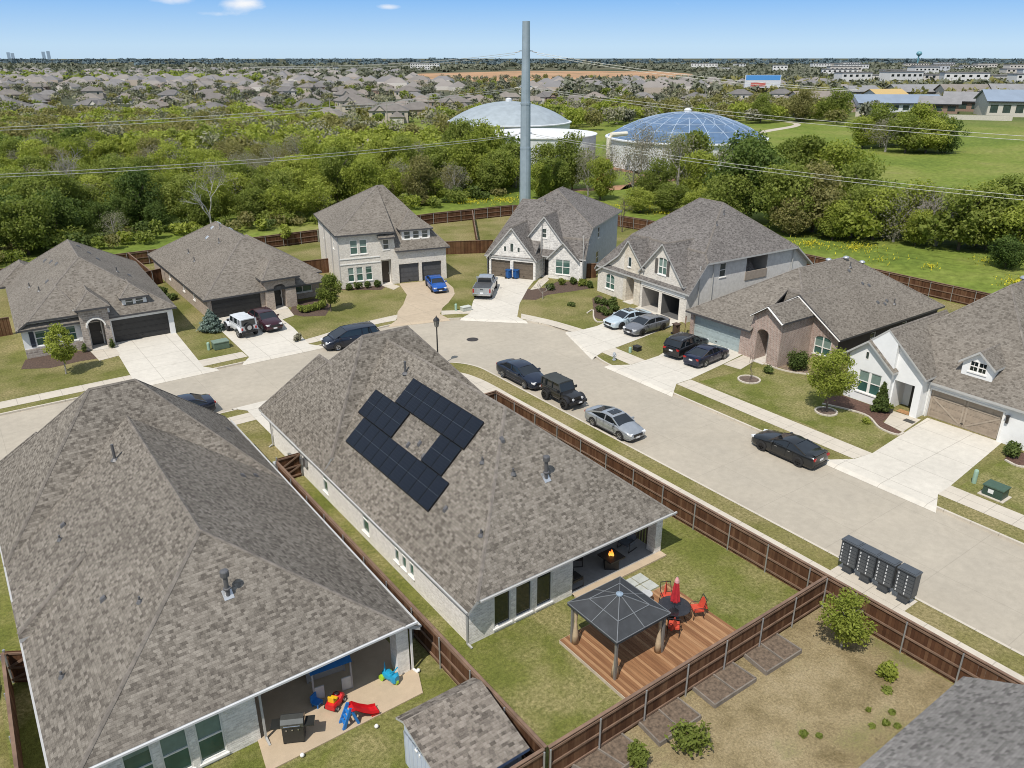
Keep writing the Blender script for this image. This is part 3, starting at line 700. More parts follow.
H6=House('house','low rose brick house with pale blue garage door behind two dark cars',(53.8,45.9),53.9-144.5,[BR_R,BR_R,TRIMW,plain((.07,.06,.055),.85)],[SH_T,TRIMD,CAP])
H6.wing((-.35,7.0,-.3,20.5),L=(2.5,.66),R=(6.36,.66),F=(2.5,.64),B=(2.5,.66))
H6.wing((7.0,12.85,3.85,20.5),L=(7.35,.66),R=(2.5,.66),F=(5.156,.64),G=(4.42,2.3),B=(2.5,.66))
H6.wing((6.95,10.15,-.35,4.6),L=(4.0,.70),R=(4.0,.70))
H6.wing((7.1,12.87,3.80,9),L=(4.5,.62),R=(2.52,.655))
H6.seg((0,20),(0,.1),0); H6.seg((0,.1),(6.7,.1),0,[Gd(.35,5.75,2.15,gm=plain((.33,.40,.41),.5),depth=.3,fm=None)])
H6.seg((6.7,.1),(7.2,.1),0); H6.seg((7.2,-.05),(9.9,-.05),0,[dict(kind='door',a=7.55,b=8.75,z0=0,z1=2.5,arch=.4,depth=1.6,dm=DARKDOOR)]); H6.seg((9.9,-.05),(9.9,4.2),0); H6.seg((7.2,2),(7.2,-.05),0)
H6.seg((9.9,4.2),(12.5,4.2),0,[W_(10.3,11.9,.6,1.95,arch=.3,c=2,r=2,gm=PANEG)]); H6.seg((7.2,4.0),(9.9,4.0),0,base=2); H6.seg((12.5,4.2),(12.5,20),3,[W_(9,9.8,.9,2),W_(14,14.8,.9,2)])
for a,b in (((6.95,-.37,4.0),(8.55,-.37,5.12)),((8.55,-.37,5.12),(10.15,-.37,4.0)),((7.1,3.83,4.5),(8.42,3.83,5.31)),((8.42,3.83,5.31),(12.85,3.83,2.5))):
    t=MB(); a=Vector(a);b=Vector(b); t.bar(a-Vector((0,0,.1)),b-Vector((0,0,.1)),.05,.26,up=(0,1,0)); H6.fit('white_bargeboard',t,WHITEP)
for x,y in ((6.0,11.4),(6.6,13.2),(7.2,15)): H6.dome_vent(x-.1,y,.28)
for x,y in ((7.6,12.2),(9.0,12.4),(9.3,13),(11,13.4),(11.2,12.8),(10.9,12.1)): H6.turtle(x,y,.25)
H6.pipe(11.4,14.0,.5); H6.pipe(7.3,12.8,.5)
H6.done()

H7=House('house','white stucco house with twin gables, tan garage door and small roof dormer, right edge',(53.05,29.5),53.9-144,[STUC,STUC,TRIMW],[SH_T,TRIMG,CAP])
H7.wing((-.4,12.9,.9,21),L=(2.5,.92),R=(2.8,.92),F=(2.8,.78),B=(2.6,.8))
H7.wing((-.85,3.7,-.35,6),L=(3.05,.82),R=(3.05,.82))
H7.wing((-.75,5.9,-.02,8),L=(3.0,.90),R=(3.2,.87))
H7.wing((6.95,9.4,1.7,7),L=(4.62,.82),R=(4.62,.82))
H7.seg((0,20),(0,0),0); H7.seg((0,0),(3.45,0),0,[W_(.95,2.75,.75,2.45,c=2,r=2,gm=PANEG,mull=.2),W_(1.22,1.5,3.35,3.95,depth=.06,t=.03,r=1,sill=False)])
H7.seg((3.45,0),(3.45,.35),0); H7.seg((-.2,.35),(5.55,.35),0,[Vd(3.55,5.05,0.0,2.35,1.7,rm=0,bm=0),W_(2.45,2.75,4.15,4.75,depth=.06,t=.03,r=1,sill=False)])
dd=MB(); dd.box((4.6,1.98,1.1),(.95,.06,2.1)); dd.box((4.6,1.94,1.1),(.5,.03,1.7)); H7.fit('front_door',dd,DARKDOOR)
H7.seg((5.55,.35),(5.55,1.3),0); H7.seg((5.55,1.3),(12.4,1.3),0,[Gd(5.75,10.65,2.15,depth=.3,gm=plain((.30,.245,.19),.6),gm2=plain((.34,.285,.225),.6),brace=True,fm=WHITEP)])
H7.seg((12.4,1.3),(12.4,20),0)
H7.seg((7.15,2.0),(9.2,2.0),0,[W_(7.6,8.75,4.0,4.8,depth=.06,c=2,r=2,gx=3,gm=PANED)],base=3.4); H7.seg((9.2,2.0),(9.2,6),0,base=3.4); H7.seg((7.15,6),(7.15,2.0),0,base=3.4)
lg=MB(); lg.box((11.0,1.22,1.75),(.16,.14,.5)); lg.box((11.0,1.15,2.05),(.22,.22,.06)); H7.fit('wall_lantern',lg,BRONZE)
H7.dome_vent(6.3,11.2,.4)
for x,y in ((10.3,10),(8.6,9.4)): H7.turtle(x,y,.3)
H7.downspout(5.68,1.2,2.7,m=TRIMW)
H7.done()

# --- neighbour's roof, bottom right
H8=House('house','grey shingle roof of the neighbouring house at the bottom right corner',(19.9,-10.5),0,[BR_W],[SH_G,TRIMW,plain((.24,.24,.245),.95)])
H8.wing((0,7.15,0,18.9),B=(2.6,.55),F=(2.6,.55))
H8.seg((.4,18.4),(.4,.4),0);H8.seg((.4,.4),(6.8,.4),0);H8.seg((6.8,.4),(6.8,18.4),0);H8.seg((6.8,18.4),(.4,18.4),0)
H8.flue(5.9,13.4,.6)
H8.done()
# ------------------------------------------------------------------ ground, street, pavements (world axes: x along the house fronts, y along the right-hand street)
def catmull(pts,k=6):
    out=[]
    for i in range(len(pts)-1):
        p0=pts[max(i-1,0)];p1=pts[i];p2=pts[i+1];p3=pts[min(i+2,len(pts)-1)]
        for j in range(k):
            t=j/k
            out.append(tuple(.5*((2*p1[a])+(-p0[a]+p2[a])*t+(2*p0[a]-5*p1[a]+4*p2[a]-p3[a])*t*t+(-p0[a]+3*p1[a]-3*p2[a]+p3[a])*t**3) for a in (0,1)))
    out.append(tuple(pts[-1])); return out
LAWN=grassmat('lawn_grass',[(.115,.125,.032),(.16,.165,.048),(.205,.195,.07)],1.0,dry=(.30,.25,.125),dryscale=.16,drylo=.42,dryhi=.62)
LAWNG=grassmat('green_lawn_grass',[(.115,.135,.03),(.155,.17,.042),(.195,.195,.06)],1.0,dry=(.29,.255,.12),dryscale=.3,drylo=.44,dryhi=.62)
LAWNY=grassmat('yellow_lawn_grass',[(.14,.14,.04),(.19,.18,.06),(.24,.21,.085)],1.0,dry=(.30,.25,.13),dryscale=.2,drylo=.42,dryhi=.6)
DRY=grassmat('dry_lawn_grass',[(.21,.165,.085),(.33,.265,.15),(.42,.345,.215)],1.6,dry=(.15,.16,.04),dryscale=.28,drylo=.52,dryhi=.66)
MULCH=plain((.085,.055,.04),.95,0,.45,6.0); SOIL=plain((.12,.088,.068),.95,0,.4,4.0)
ROADM=concrete('road_concrete',(.445,.40,.325),.16,4.6,tint=(.38,.345,.285),jf=.28); WALKM=concrete('sidewalk_concrete',(.56,.51,.43),.12,1.5); DRIVEM=concrete('driveway_concrete',(.62,.585,.515),.15,2.9)
DRIVET=concrete('tan_driveway_concrete',(.50,.41,.30),.16,2.9); PATIO=concrete('patio_concrete',(.50,.40,.285),.12)
ARC_F=catmull([(42.7,40),(42.75,43.5),(43.2,46.8),(44.7,49.6),(45.85,53),(45.2,56.8),(43.75,59.4),(41.6,61.6),(39.0,63.3),(36.2,64.6),(33.0,65.2),(29.6,64.8),(26.4,63.9),(22.5,63.6)],5)
far_edge=[(42.7,-90)]+ARC_F+[(-110,63.6)]
NC=[(29.4+4.4*math.cos(a),50+4.4*math.sin(a)) for a in [i*math.pi/2/10 for i in range(11)]]
near_edge=[(33.8,-90)]+NC+[(-110,54.4)]
road=far_edge+near_edge[::-1]
r=MB(); r.prism(road,None,-.12); struct(r.build('road',ROADM))
# ground sheet to the horizon, with the street cut out of it
GM,nt,b=mat('open_ground',.95,0,.1); p_=pos(nt)
n1=noise(nt,p_,.028,7,.72); n2=noise(nt,p_,.9,4,.7); n3=noise(nt,p_,.004,5,.6)
c_=ramp(nt,n1,[(.32,(.095,.14,.025)),(.47,(.15,.195,.036)),(.60,(.195,.215,.055)),(.72,(.27,.24,.11))])
c_=mix(nt,1.0,c_,ramp(nt,n2,[(.25,(.6,)*3),(.75,(1.35,)*3)]),'MULTIPLY')
vl=nt.nodes.new('ShaderNodeVectorMath'); vl.operation='LENGTH'; nt.links.new(p_,vl.inputs[0])
far_=ramp(nt,n3,[(.35,(.045,.06,.035)),(.5,(.085,.09,.055)),(.65,(.14,.125,.085))])
fd=nt.nodes.new('ShaderNodeMapRange'); fd.inputs['From Min'].default_value=330; fd.inputs['From Max'].default_value=480; nt.links.new(vl.outputs['Value'],fd.inputs['Value'])
nt.links.new(mix(nt,fd.outputs['Result'],c_,far_),b.inputs['Base Color']); bump(nt,b,n2,.15,.8)
g=MB(); big=[(-9000,-3000),(12000,-9000),(14000,9000),(-6000,16000)]
inner=[(-110,-90),(140,-90),(140,140),(-110,140)]
def ring(mb,outer,hole,z,mi=0):
    pl=[[Vector((*p,0)) for p in outer],[Vector((*p,0)) for p in hole]]; al=outer+hole
    for t in tessellate_polygon(pl):
        q=[al[i] for i in t]
        if (q[1][0]-q[0][0])*(q[2][1]-q[0][1])-(q[2][0]-q[0][0])*(q[1][1]-q[0][1])<0: q=q[::-1]
        mb.face([(*p,z) for p in q],mi)
ring(g,big,inner,0)
g.prism(far_edge+[(-110,140),(140,140),(140,-90)],None,0)
g.prism(near_edge+[(-110,-90)],None,0)
struct(g.build('ground',GM))
def offset(line,d):
    out=[]
    for i,p in enumerate(line):
        a=Vector(line[max(i-1,0)]);c=Vector(line[min(i+1,len(line)-1)]); t=(c-a).normalized(); out.append((p[0]-t.y*d,p[1]+t.x*d))
    return out
cb=MB()
for ln,d in ((far_edge,-.16),(near_edge,.16)):
    o=offset(ln,d)
    for i in range(len(ln)-1):
        a,b_,c,e=ln[i],ln[i+1],o[i+1],o[i]
        cb.face([(*a,.018),(*b_,.018),(*c,.018),(*e,.018)]); cb.face([(*a,-.125),(*b_,-.125),(*b_,.018),(*a,.018)])
struct(cb.build('kerb',WALKM))
def sheet(name,poly,m,z,t=None):
    mb=MB(); mb.prism([tuple(p)[:2] for p in poly],None if t is None else z-t,z); return struct(mb.build(name,m))
def gp(*pts,z=0): return [tuple(G(x,y,z))[:2] for x,y in pts]
def zp(o,s,*pts): return gp(*[(o[0]+x/s,o[1]+y/s) for x,y in pts])
# lawns
rear=[(84.6,-90),(84.6,88),(83.3,89.2),(76,104),(61.8,105.5),(42,104.3),(17.6,105),(-110,104)]
fo=offset(far_edge,-.16)
sheet('lawn',fo+rear[::-1],LAWN,.004)
no=offset(near_edge,.16)
sheet('lawn',no+[(-110,-90)],LAWNY,.004)
sheet('lawn',[(12.95,15.7),(29.55,15.7),(29.55,42.5),(12.95,42.5)],LAWNG,.008)
sheet('lawn',[(-2.5,15.7),(12.85,15.7),(12.85,42),(-2.5,42)],LAWNG,.008)
sheet('lawn',[(12.9,-30),(29.5,-30),(29.5,15.6),(12.9,15.6)],DRY,.008)
sheet('lawn',[(46.2,12),(54,12),(54,17.3),(46.2,17.3)],LAWNG,.008)
sheet('lawn',[(46.2,23.4),(52.8,24.2),(53.4,31),(53,37),(46.2,37.8)],LAWNG,.008)
# street side: pavements and drives
def strip(a,b): return a+b[::-1]
sheet('sidewalk',[(44.2,-90),(45.85,-90),(45.85,17.7),(44.2,17.6)],WALKM,.016)
sheet('sidewalk',[(44.2,23.1),(45.9,22.8),(45.9,38.5),(44.3,38.5)],WALKM,.016)
sheet('sidewalk',[(44.3,43.75),(46.05,43.75),(46.1,47.6),(44.35,47.5)],WALKM,.016)
sheet('sidewalk',strip(catmull([(45.9,52.9),(45.25,56.7),(44.35,59.3)]),catmull([(47.2,52.9),(46.5,57.0),(45.35,60.6)])),WALKM,.016)
sheet('sidewalk',strip(catmull([(38.6,65.0),(39.9,64.4),(41.2,63.6)]),catmull([(39.3,66.2),(40.7,65.4),(42.0,64.5)])),WALKM,.016)
sheet('sidewalk',strip(catmull([(24.2,64.75),(26.5,65.0),(29.5,65.9),(32.3,66.2),(34.0,66.1)]),catmull([(24.4,66.0),(26.5,66.4),(29.5,67.3),(32.7,67.6),(35.2,67.7)])),WALKM,.016)
sheet('sidewalk',[(14.9,64.65),(18.8,64.75),(18.8,66.2),(14.9,66.3)],WALKM,.016)
sheet('sidewalk',[(-110,64.7),(9.6,64.7),(9.6,66.15),(-110,66.2)],WALKM,.016)
sheet('sidewalk',[(30.75,-90),(32.35,-90)]+catmull([(32.35,44),(32.3,48.5),(31.4,51.2),(28.6,52.9),(25.5,53.2)])+[(20.6,53.2),(20.6,51.7)]+catmull([(25.5,51.7),(28,51.2),(30,49.6),(30.75,46.5),(30.75,42)]),WALKM,.016)
sheet('sidewalk',[(5.4,51.7),(15,51.7),(15,53.2),(5.4,53.2)],WALKM,.016)
sheet('sidewalk',[(32.36,13.1),(33.55,13.1),(33.55,17.0),(32.36,17.0)],WALKM,.014)
def drive(poly,curb,m=DRIVEM):
    sheet('driveway',poly,m,.02)
    mb=MB(); a,b_,c,d=[Vector(t) for t in curb]   # apron: two points on the drive, two on the road
    c1=b_.lerp(c,.82); d1=a.lerp(d,.82)
    mb.face([(*a,.026),(*b_,.026),(*c1,.026),(*d1,.026)]); mb.face([(*d1,.026),(*c1,.026),(*c,-.108),(*d,-.108)])
    mb.face([(*d1,.026),(*d,-.108),(d1.x,d1.y,-.125)]); mb.face([(*c1,.026),(c1.x,c1.y,-.125),(*c,-.108)])
    struct(mb.build('driveway_apron',m))
drive([(9.55,64.5),(15.0,64.5),(15.5,75.6),(9.95,75.6)],[(15.0,64.5),(9.55,64.5),(8.7,63.2),(15.9,63.2)])
drive([(18.85,64.5),(24.35,64.6),(25.0,70),(25.2,77.3),(19.2,77.3)],[(24.35,64.6),(18.85,64.5),(17.8,63.2),(25.2,63.2)])
drive([(34.2,66.2),(38.6,65.3),(39.95,67.0),(41.4,68.2),(43.7,70.6),(44.9,72.8),(45.9,76.6),(40.8,77.9),(40.4,76.8),(39.3,73.4),(37.2,70.4),(35.5,68.5)],[(38.6,65.3),(34.2,66.2),(32.6,65.0),(38.5,63.2)],DRIVET)
drive([(41.2,63.7),(44.4,60.0),(47.3,63.5),(51.5,67.6),(54.3,70.0),(51.2,74.9),(43.8,67.1)],[(44.4,60.0),(41.2,63.7),(39.3,62.7),(44.2,57.9)])
drive([(46.0,53.1),(48.9,53.1),(56.8,55.4),(56.5,49.2),(50,48.1),(46.1,47.55),(44.75,47.5)],[(44.75,47.5),(46.0,53.1),(45.3,53.6),(42.6,46.7)])
drive([(44.35,43.7),(46.0,43.75),(47.8,43.85),(54,45.9),(54.2,39.8),(50.6,39.2),(46.0,38.55),(44.3,38.55)],[(44.3,38.55),(44.35,43.7),(42.3,44.9),(42.3,37.1)])
drive([(44.2,23.05),(45.95,22.8),(54.2,23.5),(54.4,18.5),(45.8,17.65),(44.2,17.6)],[(44.2,17.6),(44.2,23.05),(42.25,24.3),(42.25,16.7)])
drive([(15.0,47.0),(20.6,47.0),(20.6,53.6),(15.0,53.6)],[(15.0,53.6),(20.6,53.6),(21.6,54.8),(14.0,54.8)])
drive([(-.2,47.4),(5.4,47.4),(5.4,53.6),(-.2,53.6)],[(-.2,53.6),(5.4,53.6),(6.4,54.8),(-1.2,54.8)])
for poly in ([(8.0,74.3),(9.95,74.3),(9.95,71.6),(8.2,71.2)],[(25.0,73.0),(26.5,73.5),(27.0,76.4),(25.2,76.6)],[(50.7,39.15),(50.9,37.55),(53.9,38.2),(53.9,39.6)],[(50.5,23.3),(50.9,24.9),(53.3,25.6),(53.5,23.6)],
             zp((470,180),6.4,(385,705),(440,640),(490,612),(505,640),(445,695)),zp((300,170),6.4,(520,740),(575,725),(640,745),(600,768))):
    sheet('front_walk',poly,WALKM,.022)
# planting beds
for poly,m in ((zp((0,330),7.877,(165,310),(200,235),(430,180),(700,160),(770,225),(640,245),(400,300)),MULCH),
    ([(50.3,29.4),(51.5,29.9),(53.0,29.6),(53.0,25.4),(51.0,25.0),(50.4,23.2),(49.75,23.3),(49.8,24.6),(51.0,26.4)],plain((.10,.055,.04),.95,0,.4,7)),
    (zp((590,290),6.827,(15,60),(60,35),(130,70),(185,115),(190,170),(120,215),(30,190),(25,140)),MULCH),
    (zp((470,180),6.4,(330,765),(360,700),(480,690),(560,650),(690,650),(770,695),(640,715),(500,735),(420,768)),MULCH),
    (zp((300,170),6.4,(255,768),(300,745),(500,715),(560,740),(520,768)),MULCH),
    (zp((560,180),3.657,(745,660),(790,640),(840,690),(905,695),(910,712),(850,705)),plain((.2,.15,.11),.95,0,.4,5)),
    (zp((140,210),5.389,(800,560),(830,500),(970,470),(1030,520),(1000,570),(880,575)),MULCH)):
    sheet('flower_bed',poly,m,.012)
# concrete edging rings and borders
def edging(pts,w=.14,h=.10,closed=False,label='pale concrete edging'):
    mb=MB(); ln=list(pts)
    for a,b in zip(ln,ln[1:]+([ln[0]] if closed else [])): mb.bar((*a,h/2),(*b,h/2),w,h)
    return mb
def circ(c,r,n=18): return [(c[0]+r*math.cos(2*math.pi*i/n),c[1]+r*math.sin(2*math.pi*i/n)) for i in range(n)]
TREE_A=tuple(G(826,412))[:2]; TREE_B=tuple(G(749,380))[:2]
for c,r_,lab in ((TREE_A,.75,'round concrete edging ring under the bright green tree'),(TREE_B,.85,'round concrete edging ring around the bare sapling')):
    tag(edging(circ(c,r_),closed=True).build('edging_ring',WALKM),lab,'edging'); sheet('flower_bed',circ(c,r_-.05),SOIL,.03)
bush=tuple(G(1010,456))[:2]
tag(edging(catmull([(51.9,17.2),(51.7,16.3),(52.6,15.6),(53.6,15.6)])).build('bed_edging',WALKM),'curved concrete edging in front of the round bush by the tan garage','edging')
sheet('flower_bed',[(51.9,17.3),(51.8,16.3),(52.6,15.7),(54,15.7),(54,17.6)],plain((.10,.055,.04),.95,0,.4,7),.013)
tag(edging(catmull([(50.2,29.4),(51.0,26.5),(49.8,24.6),(49.75,23.3),(50.45,23.2)])).build('bed_edging',WALKM),'wavy concrete edging along the red mulch bed of the twin-gabled house','edging')
tag(edging(catmull(zp((590,290),6.827,(-20,160),(20,140),(25,190),(50,220),(110,218)))).build('bed_edging',WALKM),'white edging along the shrub bed left of the pale blue-white car','edging')
tag(edging(catmull(zp((560,180),3.657,(740,670),(790,690),(850,705),(910,712)))).build('bed_edging',WALKM),'thin concrete edging in front of the rose brick house','edging')
sheet('manhole_cover',circ(tuple(G(472.5,339.5,-.12))[:2],.55,20),plain((.05,.045,.042),.7,.3),-.112)
# far field: footpath, bare earth, yellow flowers
sheet('footpath',catmull(gp((735,137),(760,131),(790,126),(793,123.6),(783,122)),5)+catmull(gp((788,122),(800,123.8),(796,127),(765,132.6),(740,139)),5),concrete('path_concrete',(.5,.45,.38),.1),.01)
EARTH=plain((.30,.17,.095),.95,0,.3,.05)
sheet('bare_earth',gp((545,160),(600,158),(640,175),(620,190),(540,192),(380+300,180)),EARTH,.01)
DIRTM,nt,b=mat('bare_orange_earth',.95,0,.1); nz=noise(nt,pos(nt),.012,6,.7); nt.links.new(ramp(nt,nz,[(.35,(.20,.17,.10)),(.46,(.36,.22,.13)),(.55,(.44,.27,.155)),(.68,(.30,.25,.18))]),b.inputs['Base Color'])
DIRT=gp((395,74.5),(520,71),(660,71.5),(705,75),(690,80),(560,82.5),(430,81))
sheet('bare_earth',DIRT,DIRTM,.15)
YEL=plain((.42,.385,.02),.9,0,.25,2.0)
rflow=random.Random(5); mb=MB()
for (x,y,rx,ry,k) in ((810,245,20,4,260),(855,249,24,5,320),(1016,284,18,5,260),(505,201,24,3.6,420),(470,203,18,2.8,260),(640,209,26,3.2,420),(663,214,12,2.5,140),(930,268,9,2.5,70),(600,206,14,3,120),(985,262,20,5,60),(880,262,30,6,60)):
    for i in range(int(k*1.1)):
        a=rflow.random()*6.283; r_=min(1.9,abs(rflow.gauss(0,.75))); p=G(x+rx*r_*math.cos(a),y+ry*r_*math.sin(a)); s=rflow.uniform(.035,.10); c=rflow.random()*3
        mb.face([(p.x+s*math.cos(c+j*1.571),p.y+s*math.sin(c+j*1.571),rflow.uniform(.15,.5)) for j in range(4)])
o=mb.build('wildflowers',YEL); o['kind']='stuff'
# ------------------------------------------------------------------ fences
FW,nt,b=mat('fence_wood',.85,0,.2)
uv=uvco(nt); sx_=nt.nodes.new('ShaderNodeSeparateXYZ'); nt.links.new(uv,sx_.inputs[0])
c_=ramp(nt,sx_.outputs['X'],[(0,(.075,.034,.018)),(.5,(.105,.05,.026)),(1,(.145,.078,.043))])
c_=mix(nt,1.0,c_,ramp(nt,noise(nt,objco(nt),1.4,5),[(.3,(.7,)*3),(.7,(1.15,)*3)]),'MULTIPLY'); nt.links.new(c_,b.inputs['Base Color'])
CAPW=plain((.175,.11,.075),.8,0,.3,1.5); POSTM=plain((.42,.43,.44),.45,.6,.1)
rf=random.Random(3)
def fence(pts,label,h=1.72,rails=1,step=2.4,end=True):
    """rails=+1: rails and steel posts on the left of the direction, -1 on the right, 0 hidden"""
    t=thing('fence',label,'fence',(pts[0][0],pts[0][1],0),0,'wooden garden fences'); o=Vector(pts[0])
    bd=MB(); cp=MB(); rl=MB()
    for a,b in zip(pts,pts[1:]):
        a=Vector(a)-o;b=Vector(b)-o; L=(b-a).length; d=(b-a)/L; n=Vector((-d.y,d.x)); k=max(1,int(L/.145))
        for i in range(k):
            m=a+d*(L*(i+.5)/k); w_=L/k*.955; x=rf.random(); hh=h-.03+rf.uniform(-.004,.004); off=rf.uniform(-.004,.004)
            f0=len(bd.uv); bd.box((m.x+n.x*off,m.y+n.y*off,hh/2),(w_,.022,hh),0,math.atan2(d.y,d.x)); bd.uv[f0:]=[(x,0)]*(len(bd.uv)-f0)
        cp.bar((*(a-d*.03),h),(*(b+d*.03),h),.125,.04)
        if rails:
            for z in (.22,h*.52,h-.14):
                q=n*.045*rails; rl.bar((a.x+q.x,a.y+q.y,z),(b.x+q.x,b.y+q.y,z),.05,.09)
            kk=max(1,round(L/step))
            for i in range(kk+(1 if end else 0)):
                m=a+d*(L*i/kk)+n*.09*rails; pm=MB(); pm.tube([(m.x,m.y,0),(m.x,m.y,h-.06)],.036,8); pm.build('post',POSTM,t)
    bd.build('board_panel',FW,t); cp.build('cap_rail',CAPW,t)
    if rails: rl.build('rail',CAPW,t)
    return t
F_A='brown wooden fence '
fence([(12.9,15.7),(12.9,41.5)],F_A+'between the solar panel house and the lower-left house',rails=1)
fence([(13.0,15.62),(29.45,15.62)],F_A+'behind the deck with the gazebo',rails=-1)
fence([(29.62,-12),(29.62,42.6),(26.9,42.6)],F_A+'running along the right-hand street behind the mailboxes',rails=1)
fence([(-2.6,15.66),(12.75,15.66)],F_A+'at the back of the lower-left yard beyond the shed',rails=-1)
fence([(-2.6,10),(-2.0,32.3)],F_A+'at the bottom left corner beside the brown roof',rails=1)
fence([(-40,83.5),(3.0,83.5)],F_A+'left of the far left house',rails=0)
fence([(-60,104.5),(17.5,104.8),(42.2,104.2)],F_A+'behind the two far left houses',rails=-1)
fence([(42.3,104.2),(61.8,105.5),(76,104),(83.3,89.2)],F_A+'behind the grey-garage house and the stone gables',rails=-1)
fence([(83.4,89.1),(84.7,82),(84.8,30),(85,-20)],F_A+'at the edge of the green field behind the right-hand houses',rails=-1)
fence([(17.7,104.6),(17.8,93.6)],F_A+'between the gardens of the two far left houses',rails=1)
fence([(15.8,93.3),(19.0,94.2)],F_A+'section closing the gap between the two far left houses',rails=0)
fence([(31.6,88.2),(36.6,87.4)],F_A+'section between the tan brick house and the grey-garage house',rails=0)
fence([(68.0,103.9),(57.0,86.0)],F_A+'seen end-on between the grey-garage house and the stone gables',rails=1)
fence([(49.6,88.6),(58.3,84.2)],F_A+'section left of the two storey stone gables',rails=0)
fence([(58.0,68.3),(60.8,66.6)],F_A+'gate right of the two storey stone gables',rails=0)
fence([(52.2,45.0),(54.1,46.6)],F_A+'stub behind the black sport utility vehicle',rails=0)
# braced gates
def gate(p0,p1,label,h=1.65):
    a=Vector(p0);b=Vector(p1); t=thing('gate',label,'gate',(*p0,0)); d=(b-a); L=d.length; d.normalize(); n=Vector((-d.y,d.x)); mb=MB(); fr=MB()
    k=int(L/.14)
    for i in range(k):
        m=d*(L*(i+.5)/k); x=rf.random(); f0=len(mb.uv); mb.box((m.x,m.y,h/2),(L/k*.95,.022,h),0,math.atan2(d.y,d.x)); mb.uv[f0:]=[(x,0)]*(len(mb.uv)-f0)
    q=-n*.04
    for z in (.2,h*.5,h-.1): fr.bar((q.x,q.y,z),(d.x*L+q.x,d.y*L+q.y,z),.05,.09)
    q=-n*.07; fr.bar((q.x,q.y,.2),(d.x*L+q.x,d.y*L+q.y,h*.5),.04,.1); fr.bar((q.x,q.y,h*.5),(d.x*L+q.x,d.y*L+q.y,h-.1),.04,.1)
    mb.build('board_panel',FW,t); fr.build('brace',CAPW,t)
    for x in (0,L): pm=MB(); pm.tube([(d.x*x,d.y*x,0),(d.x*x,d.y*x,h+.08)],.05,8); pm.build('post',POSTM,t)
gate((13.05,42.0),(14.5,42.0),'braced wooden gate between the solar panel house and the lower-left house')
gate((-1.95,32.5),(-.95,31.9),'braced wooden gate at the left edge beside the brown roof')
# ------------------------------------------------------------------ trees and plants
import numpy as np
def leafmat(name,cols,trans=.42):
    m,nt,b=mat(name,.75,0,.25)
    uv=uvco(nt); s_=nt.nodes.new('ShaderNodeSeparateXYZ'); nt.links.new(uv,s_.inputs[0])
    oi=nt.nodes.new('ShaderNodeObjectInfo')
    f=math_n(nt,'ADD',math_n(nt,'MULTIPLY',s_.outputs['X'],.55),math_n(nt,'MULTIPLY',oi.outputs['Random'],.45))
    c=ramp(nt,f,[(.1,cols[0]),(.5,cols[1]),(.9,cols[2])])
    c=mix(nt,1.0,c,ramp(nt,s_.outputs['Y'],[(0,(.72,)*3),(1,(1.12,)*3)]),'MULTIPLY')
    nt.links.new(c,b.inputs['Base Color'])
    tr=nt.nodes.new('ShaderNodeBsdfTranslucent'); nt.links.new(mix(nt,1.0,c,(1.25,1.3,.75),'MULTIPLY'),tr.inputs['Color'])
    mx=nt.nodes.new('ShaderNodeMixShader'); mx.inputs[0].default_value=trans
    nt.links.new(b.outputs[0],mx.inputs[1]); nt.links.new(tr.outputs[0],mx.inputs[2]); nt.links.new(mx.outputs[0],nt.nodes['Material Output'].inputs['Surface'])
    return m
BARK=plain((.13,.105,.085),.95,0,.3,3); BARKG=plain((.30,.28,.25),.95,0,.25,3)
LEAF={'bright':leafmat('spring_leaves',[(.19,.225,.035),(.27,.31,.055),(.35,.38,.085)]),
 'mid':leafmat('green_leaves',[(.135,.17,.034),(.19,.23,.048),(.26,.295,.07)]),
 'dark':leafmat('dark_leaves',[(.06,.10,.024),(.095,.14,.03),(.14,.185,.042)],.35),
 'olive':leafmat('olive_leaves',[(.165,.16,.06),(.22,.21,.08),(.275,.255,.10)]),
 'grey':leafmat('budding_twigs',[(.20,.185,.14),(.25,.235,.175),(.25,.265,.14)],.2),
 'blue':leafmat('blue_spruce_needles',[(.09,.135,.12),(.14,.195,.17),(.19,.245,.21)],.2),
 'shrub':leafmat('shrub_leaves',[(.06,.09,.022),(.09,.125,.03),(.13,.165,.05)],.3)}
def leaves(rng,blobs,n,size,flat=1.0,shell=.55,aspect=1.6):
    """leaf-sized quads spread through a set of ellipsoid clumps (x,y,z,rx,ry,rz)"""
    B=np.array(blobs,dtype=float); wgt=(B[:,3]*B[:,4]*B[:,5])**(.7); wgt/=wgt.sum()
    k=rng.choice(len(B),n,p=wgt); d=rng.normal(size=(n,3)); d/=np.linalg.norm(d,axis=1)[:,None]
    rad=shell+(1-shell)*rng.random(n)**.6; rad*=1+rng.normal(0,.13,n)
    c=B[k,:3]+d*B[k,3:6]*rad[:,None]
    nrm=d+rng.normal(0,.8,(n,3)); nrm[:,2]+=.35; nrm/=np.linalg.norm(nrm,axis=1)[:,None]
    r=rng.normal(size=(n,3)); a=np.cross(nrm,r); a/=np.linalg.norm(a,axis=1)[:,None]; b=np.cross(nrm,a)
    s=size*(.6+.8*rng.random(n)); a*=(s*.5*aspect)[:,None]; b*=(s*.5)[:,None]
    V=np.stack([c-a,c-b*.9,c+a,c+b*.9],1).reshape(-1,3)
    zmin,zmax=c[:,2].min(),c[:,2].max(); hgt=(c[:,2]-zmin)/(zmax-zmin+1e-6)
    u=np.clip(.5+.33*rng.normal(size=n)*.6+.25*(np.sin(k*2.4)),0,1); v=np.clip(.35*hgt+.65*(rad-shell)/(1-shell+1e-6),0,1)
    UV=np.repeat(np.stack([u,v],1),4,axis=0)
    return V,UV
